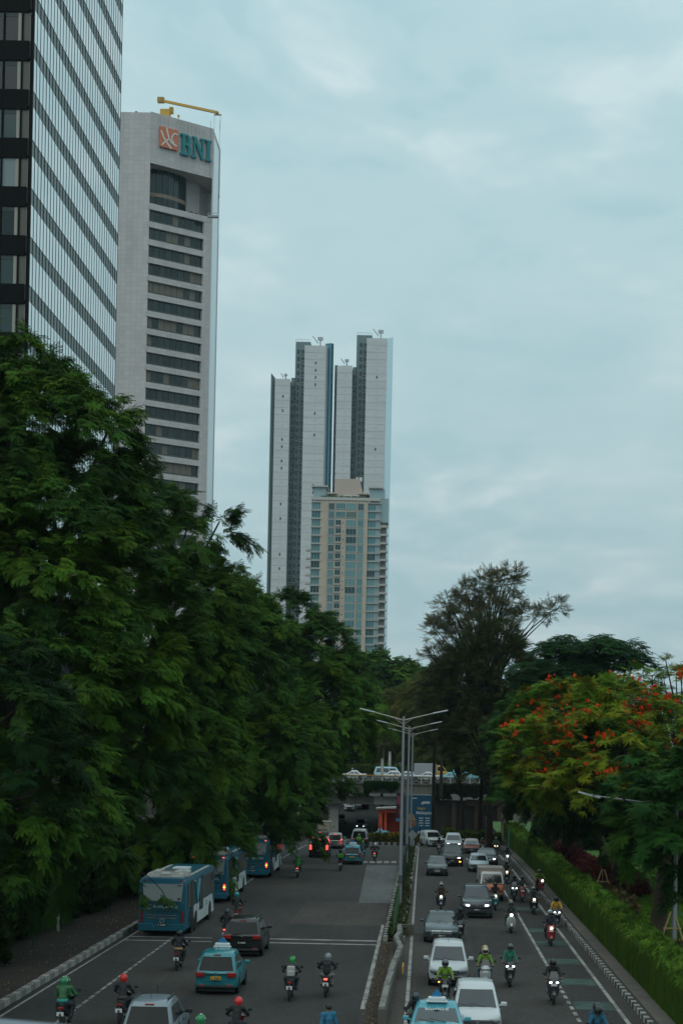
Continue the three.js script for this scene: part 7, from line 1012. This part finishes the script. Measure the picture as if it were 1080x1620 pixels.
ride(697, 1442, true, 'naked', { color: [0.10, 0.12, 0.16], lit: 'warm' }, 'motorcycle with a warm lamp and pale cowl in front of the dark sedan', [['rider in a brown jacket and white helmet in front of the dark sedan', { top: [0.06, 0.035, 0.028], helmet: [0.30, 0.31, 0.31], legs: [0.03, 0.04, 0.06] }], ['pillion passenger in green with a grey helmet behind the brown jacket', { top: [0.035, 0.07, 0.055], helmet: [0.09, 0.12, 0.11] }, 'pillion']]);
ride(783, 1441, true, 'scooter', { color: [0.03, 0.17, 0.19], lit: 'warm' }, 'teal scooter with a warm lamp in front of the orange truck', [['rider in black in front of the orange truck', { top: [0.014, 0.016, 0.022], helmet: DARK }]]);
ride(808, 1477, true, 'vespa', { color: [0.42, 0.43, 0.41], lit: true }, 'rounded white scooter carrying two people along the lane line', [['rider with a grey cap helmet on the rounded white scooter', { top: [0.045, 0.05, 0.048], helmet: [0.13, 0.13, 0.11], legs: DARK }], ['pillion passenger with an olive helmet on the rounded white scooter', { top: [0.03, 0.032, 0.03], helmet: [0.20, 0.18, 0.08] }, 'pillion']]);
ride(871, 1497, true, 'scooter', { color: [0.32, 0.03, 0.03], lit: 'warm' }, 'red scooter with a warm lamp on the green lane bars', [['rider with a grey helmet on the red scooter', { top: [0.025, 0.028, 0.04], helmet: [0.16, 0.17, 0.17] }], ['pillion passenger with a white helmet on the red scooter', { top: [0.022, 0.026, 0.036], helmet: [0.55, 0.57, 0.57] }, 'pillion']]);
ride(880, 1468, true, 'scooter', { color: DARK, twin: true, lit: true }, 'black scooter with twin lamps close to the kerb behind the red scooter', [['rider in a yellow jacket close to the kerb', { top: [0.50, 0.27, 0.02], helmet: DARK }]]);
ride(844, 1447, true, 'scooter', { color: DARK, lit: 'warm', twin: false }, 'dark scooter with a bright warm lamp inside the narrow lane', [['rider in dark grey with a pale grey helmet in the narrow lane', { top: [0.04, 0.042, 0.044], helmet: [0.24, 0.25, 0.25], legs: [0.07, 0.05, 0.035] }]]);
ride(853, 1414, true, 'scooter', { color: [0.22, 0.02, 0.02], lit: true, turn: 0.25 }, 'scooter with a white lamp hugging the hedge kerb', [['rider in a lime vest hugging the hedge kerb', { top: [0.16, 0.27, 0.03], helmet: [0.10, 0.12, 0.11] }]]);
ride(813, 1426, true, 'big', { color: [0.05, 0.065, 0.075], twin: true, lit: true }, 'large dark scooter with a white light strip ahead of the narrow lane', [['rider behind the windscreen of the large dark scooter', { top: [0.035, 0.05, 0.06], helmet: [0.06, 0.07, 0.075] }]]);
ride(826, 1428, true, 'scooter', { color: [0.25, 0.06, 0.055] }, 'brownish red scooter right of the large dark scooter', [['rider on the brownish red scooter beside the large dark scooter', { top: [0.05, 0.05, 0.055], helmet: [0.07, 0.06, 0.06] }]]);
ride(801, 1399, true, 'scooter', { color: DARK, lit: 'warm' }, 'dark scooter with a warm lamp right of the truck box', [['dark clad rider right of the truck box', { top: [0.04, 0.028, 0.022], helmet: [0.05, 0.05, 0.05] }]]);
ride(802, 1371, true, 'scooter', { color: [0.42, 0.45, 0.46], lit: true }, 'pale scooter beside the hedge level with the pale hatchback', [['rider in black on the pale scooter beside the hedge', { top: [0.02, 0.024, 0.028], helmet: DARK }]]);
ride(784, 1352, true, 'scooter', { color: DARK, lit: 'warm', twin: true }, 'scooter with a yellow lamp at the far corner of the hedge', [['rider in green and black at the far corner of the hedge', { top: [0.03, 0.08, 0.05], helmet: [0.16, 0.24, 0.19] }]]);
ride(763, 1352, true, 'scooter', { color: DARK }, 'scooter right of the red brown car', [['rider in brown right of the red brown car', { top: [0.09, 0.05, 0.035], helmet: [0.07, 0.07, 0.07] }]]);
ride(694, 1352, true, 'scooter', { color: [0.06, 0.06, 0.065], lit: false }, 'scooter between the white off roader and the black one', [['rider in black between the white and the black off roaders', { top: DARK, helmet: [0.06, 0.065, 0.07] }]]);
ride(727, 1489, true, 'scooter', { color: DARK }, 'dark scooter passing on the right of the dark grey sedan', [['rider in black passing the dark grey sedan', { top: DARK, helmet: DARK }]]);
// people on foot
person('bare headed person in a blue vest with white sleeves at the lower edge', 'stand', new THREE.Vector3(at(519, 1620, 54.5).x, 0, -54.5), 0.5, { top: [0.022, 0.15, 0.25], legs: [0.04, 0.04, 0.05] });
for (const [px, d, top, yaw, label] of [[465, 207, [0.05, 0.05, 0.05], 0.4, 'man in dark clothes waiting beside the red and white barrier'], [474, 205, [0.30, 0.19, 0.11], -0.5, 'person in a tan shirt standing under the trees by the underpass'], [480, 209, [0.24, 0.15, 0.10], 2.2, 'person in brown behind the tan shirt under the trees']]) person(label, 'stand', new THREE.Vector3(at(px, 1330, d).x, dip(d) + 0.02, -d), yaw, { top, legs: [0.18, 0.11, 0.07] });
{ const d = 258.5, x = dirOf(727, 1226)[0] * d, p = new THREE.Vector3(x, 5.575, -d); motorbike('dark scooter crossing the overpass between the two teal cars', 'scooter', p, Math.PI / 2, { color: DARK }); person('rider in black crossing the overpass between the two teal cars', 'rider', p, Math.PI / 2, { top: DARK, helmet: DARK }); }
{ const d = 266, x = dirOf(558, 1215)[0] * d; person('person in pale clothes riding behind the white sedan on the overpass', 'rider', new THREE.Vector3(x, 5.575, -d), -Math.PI / 2, { top: [0.4, 0.38, 0.36], helmet: [0.3, 0.3, 0.3] }); motorbike('scooter behind the white sedan on the overpass', 'scooter', new THREE.Vector3(x, 5.575, -d), -Math.PI / 2, { color: [0.2, 0.2, 0.2] }); }
renderer.render(scene, camera);
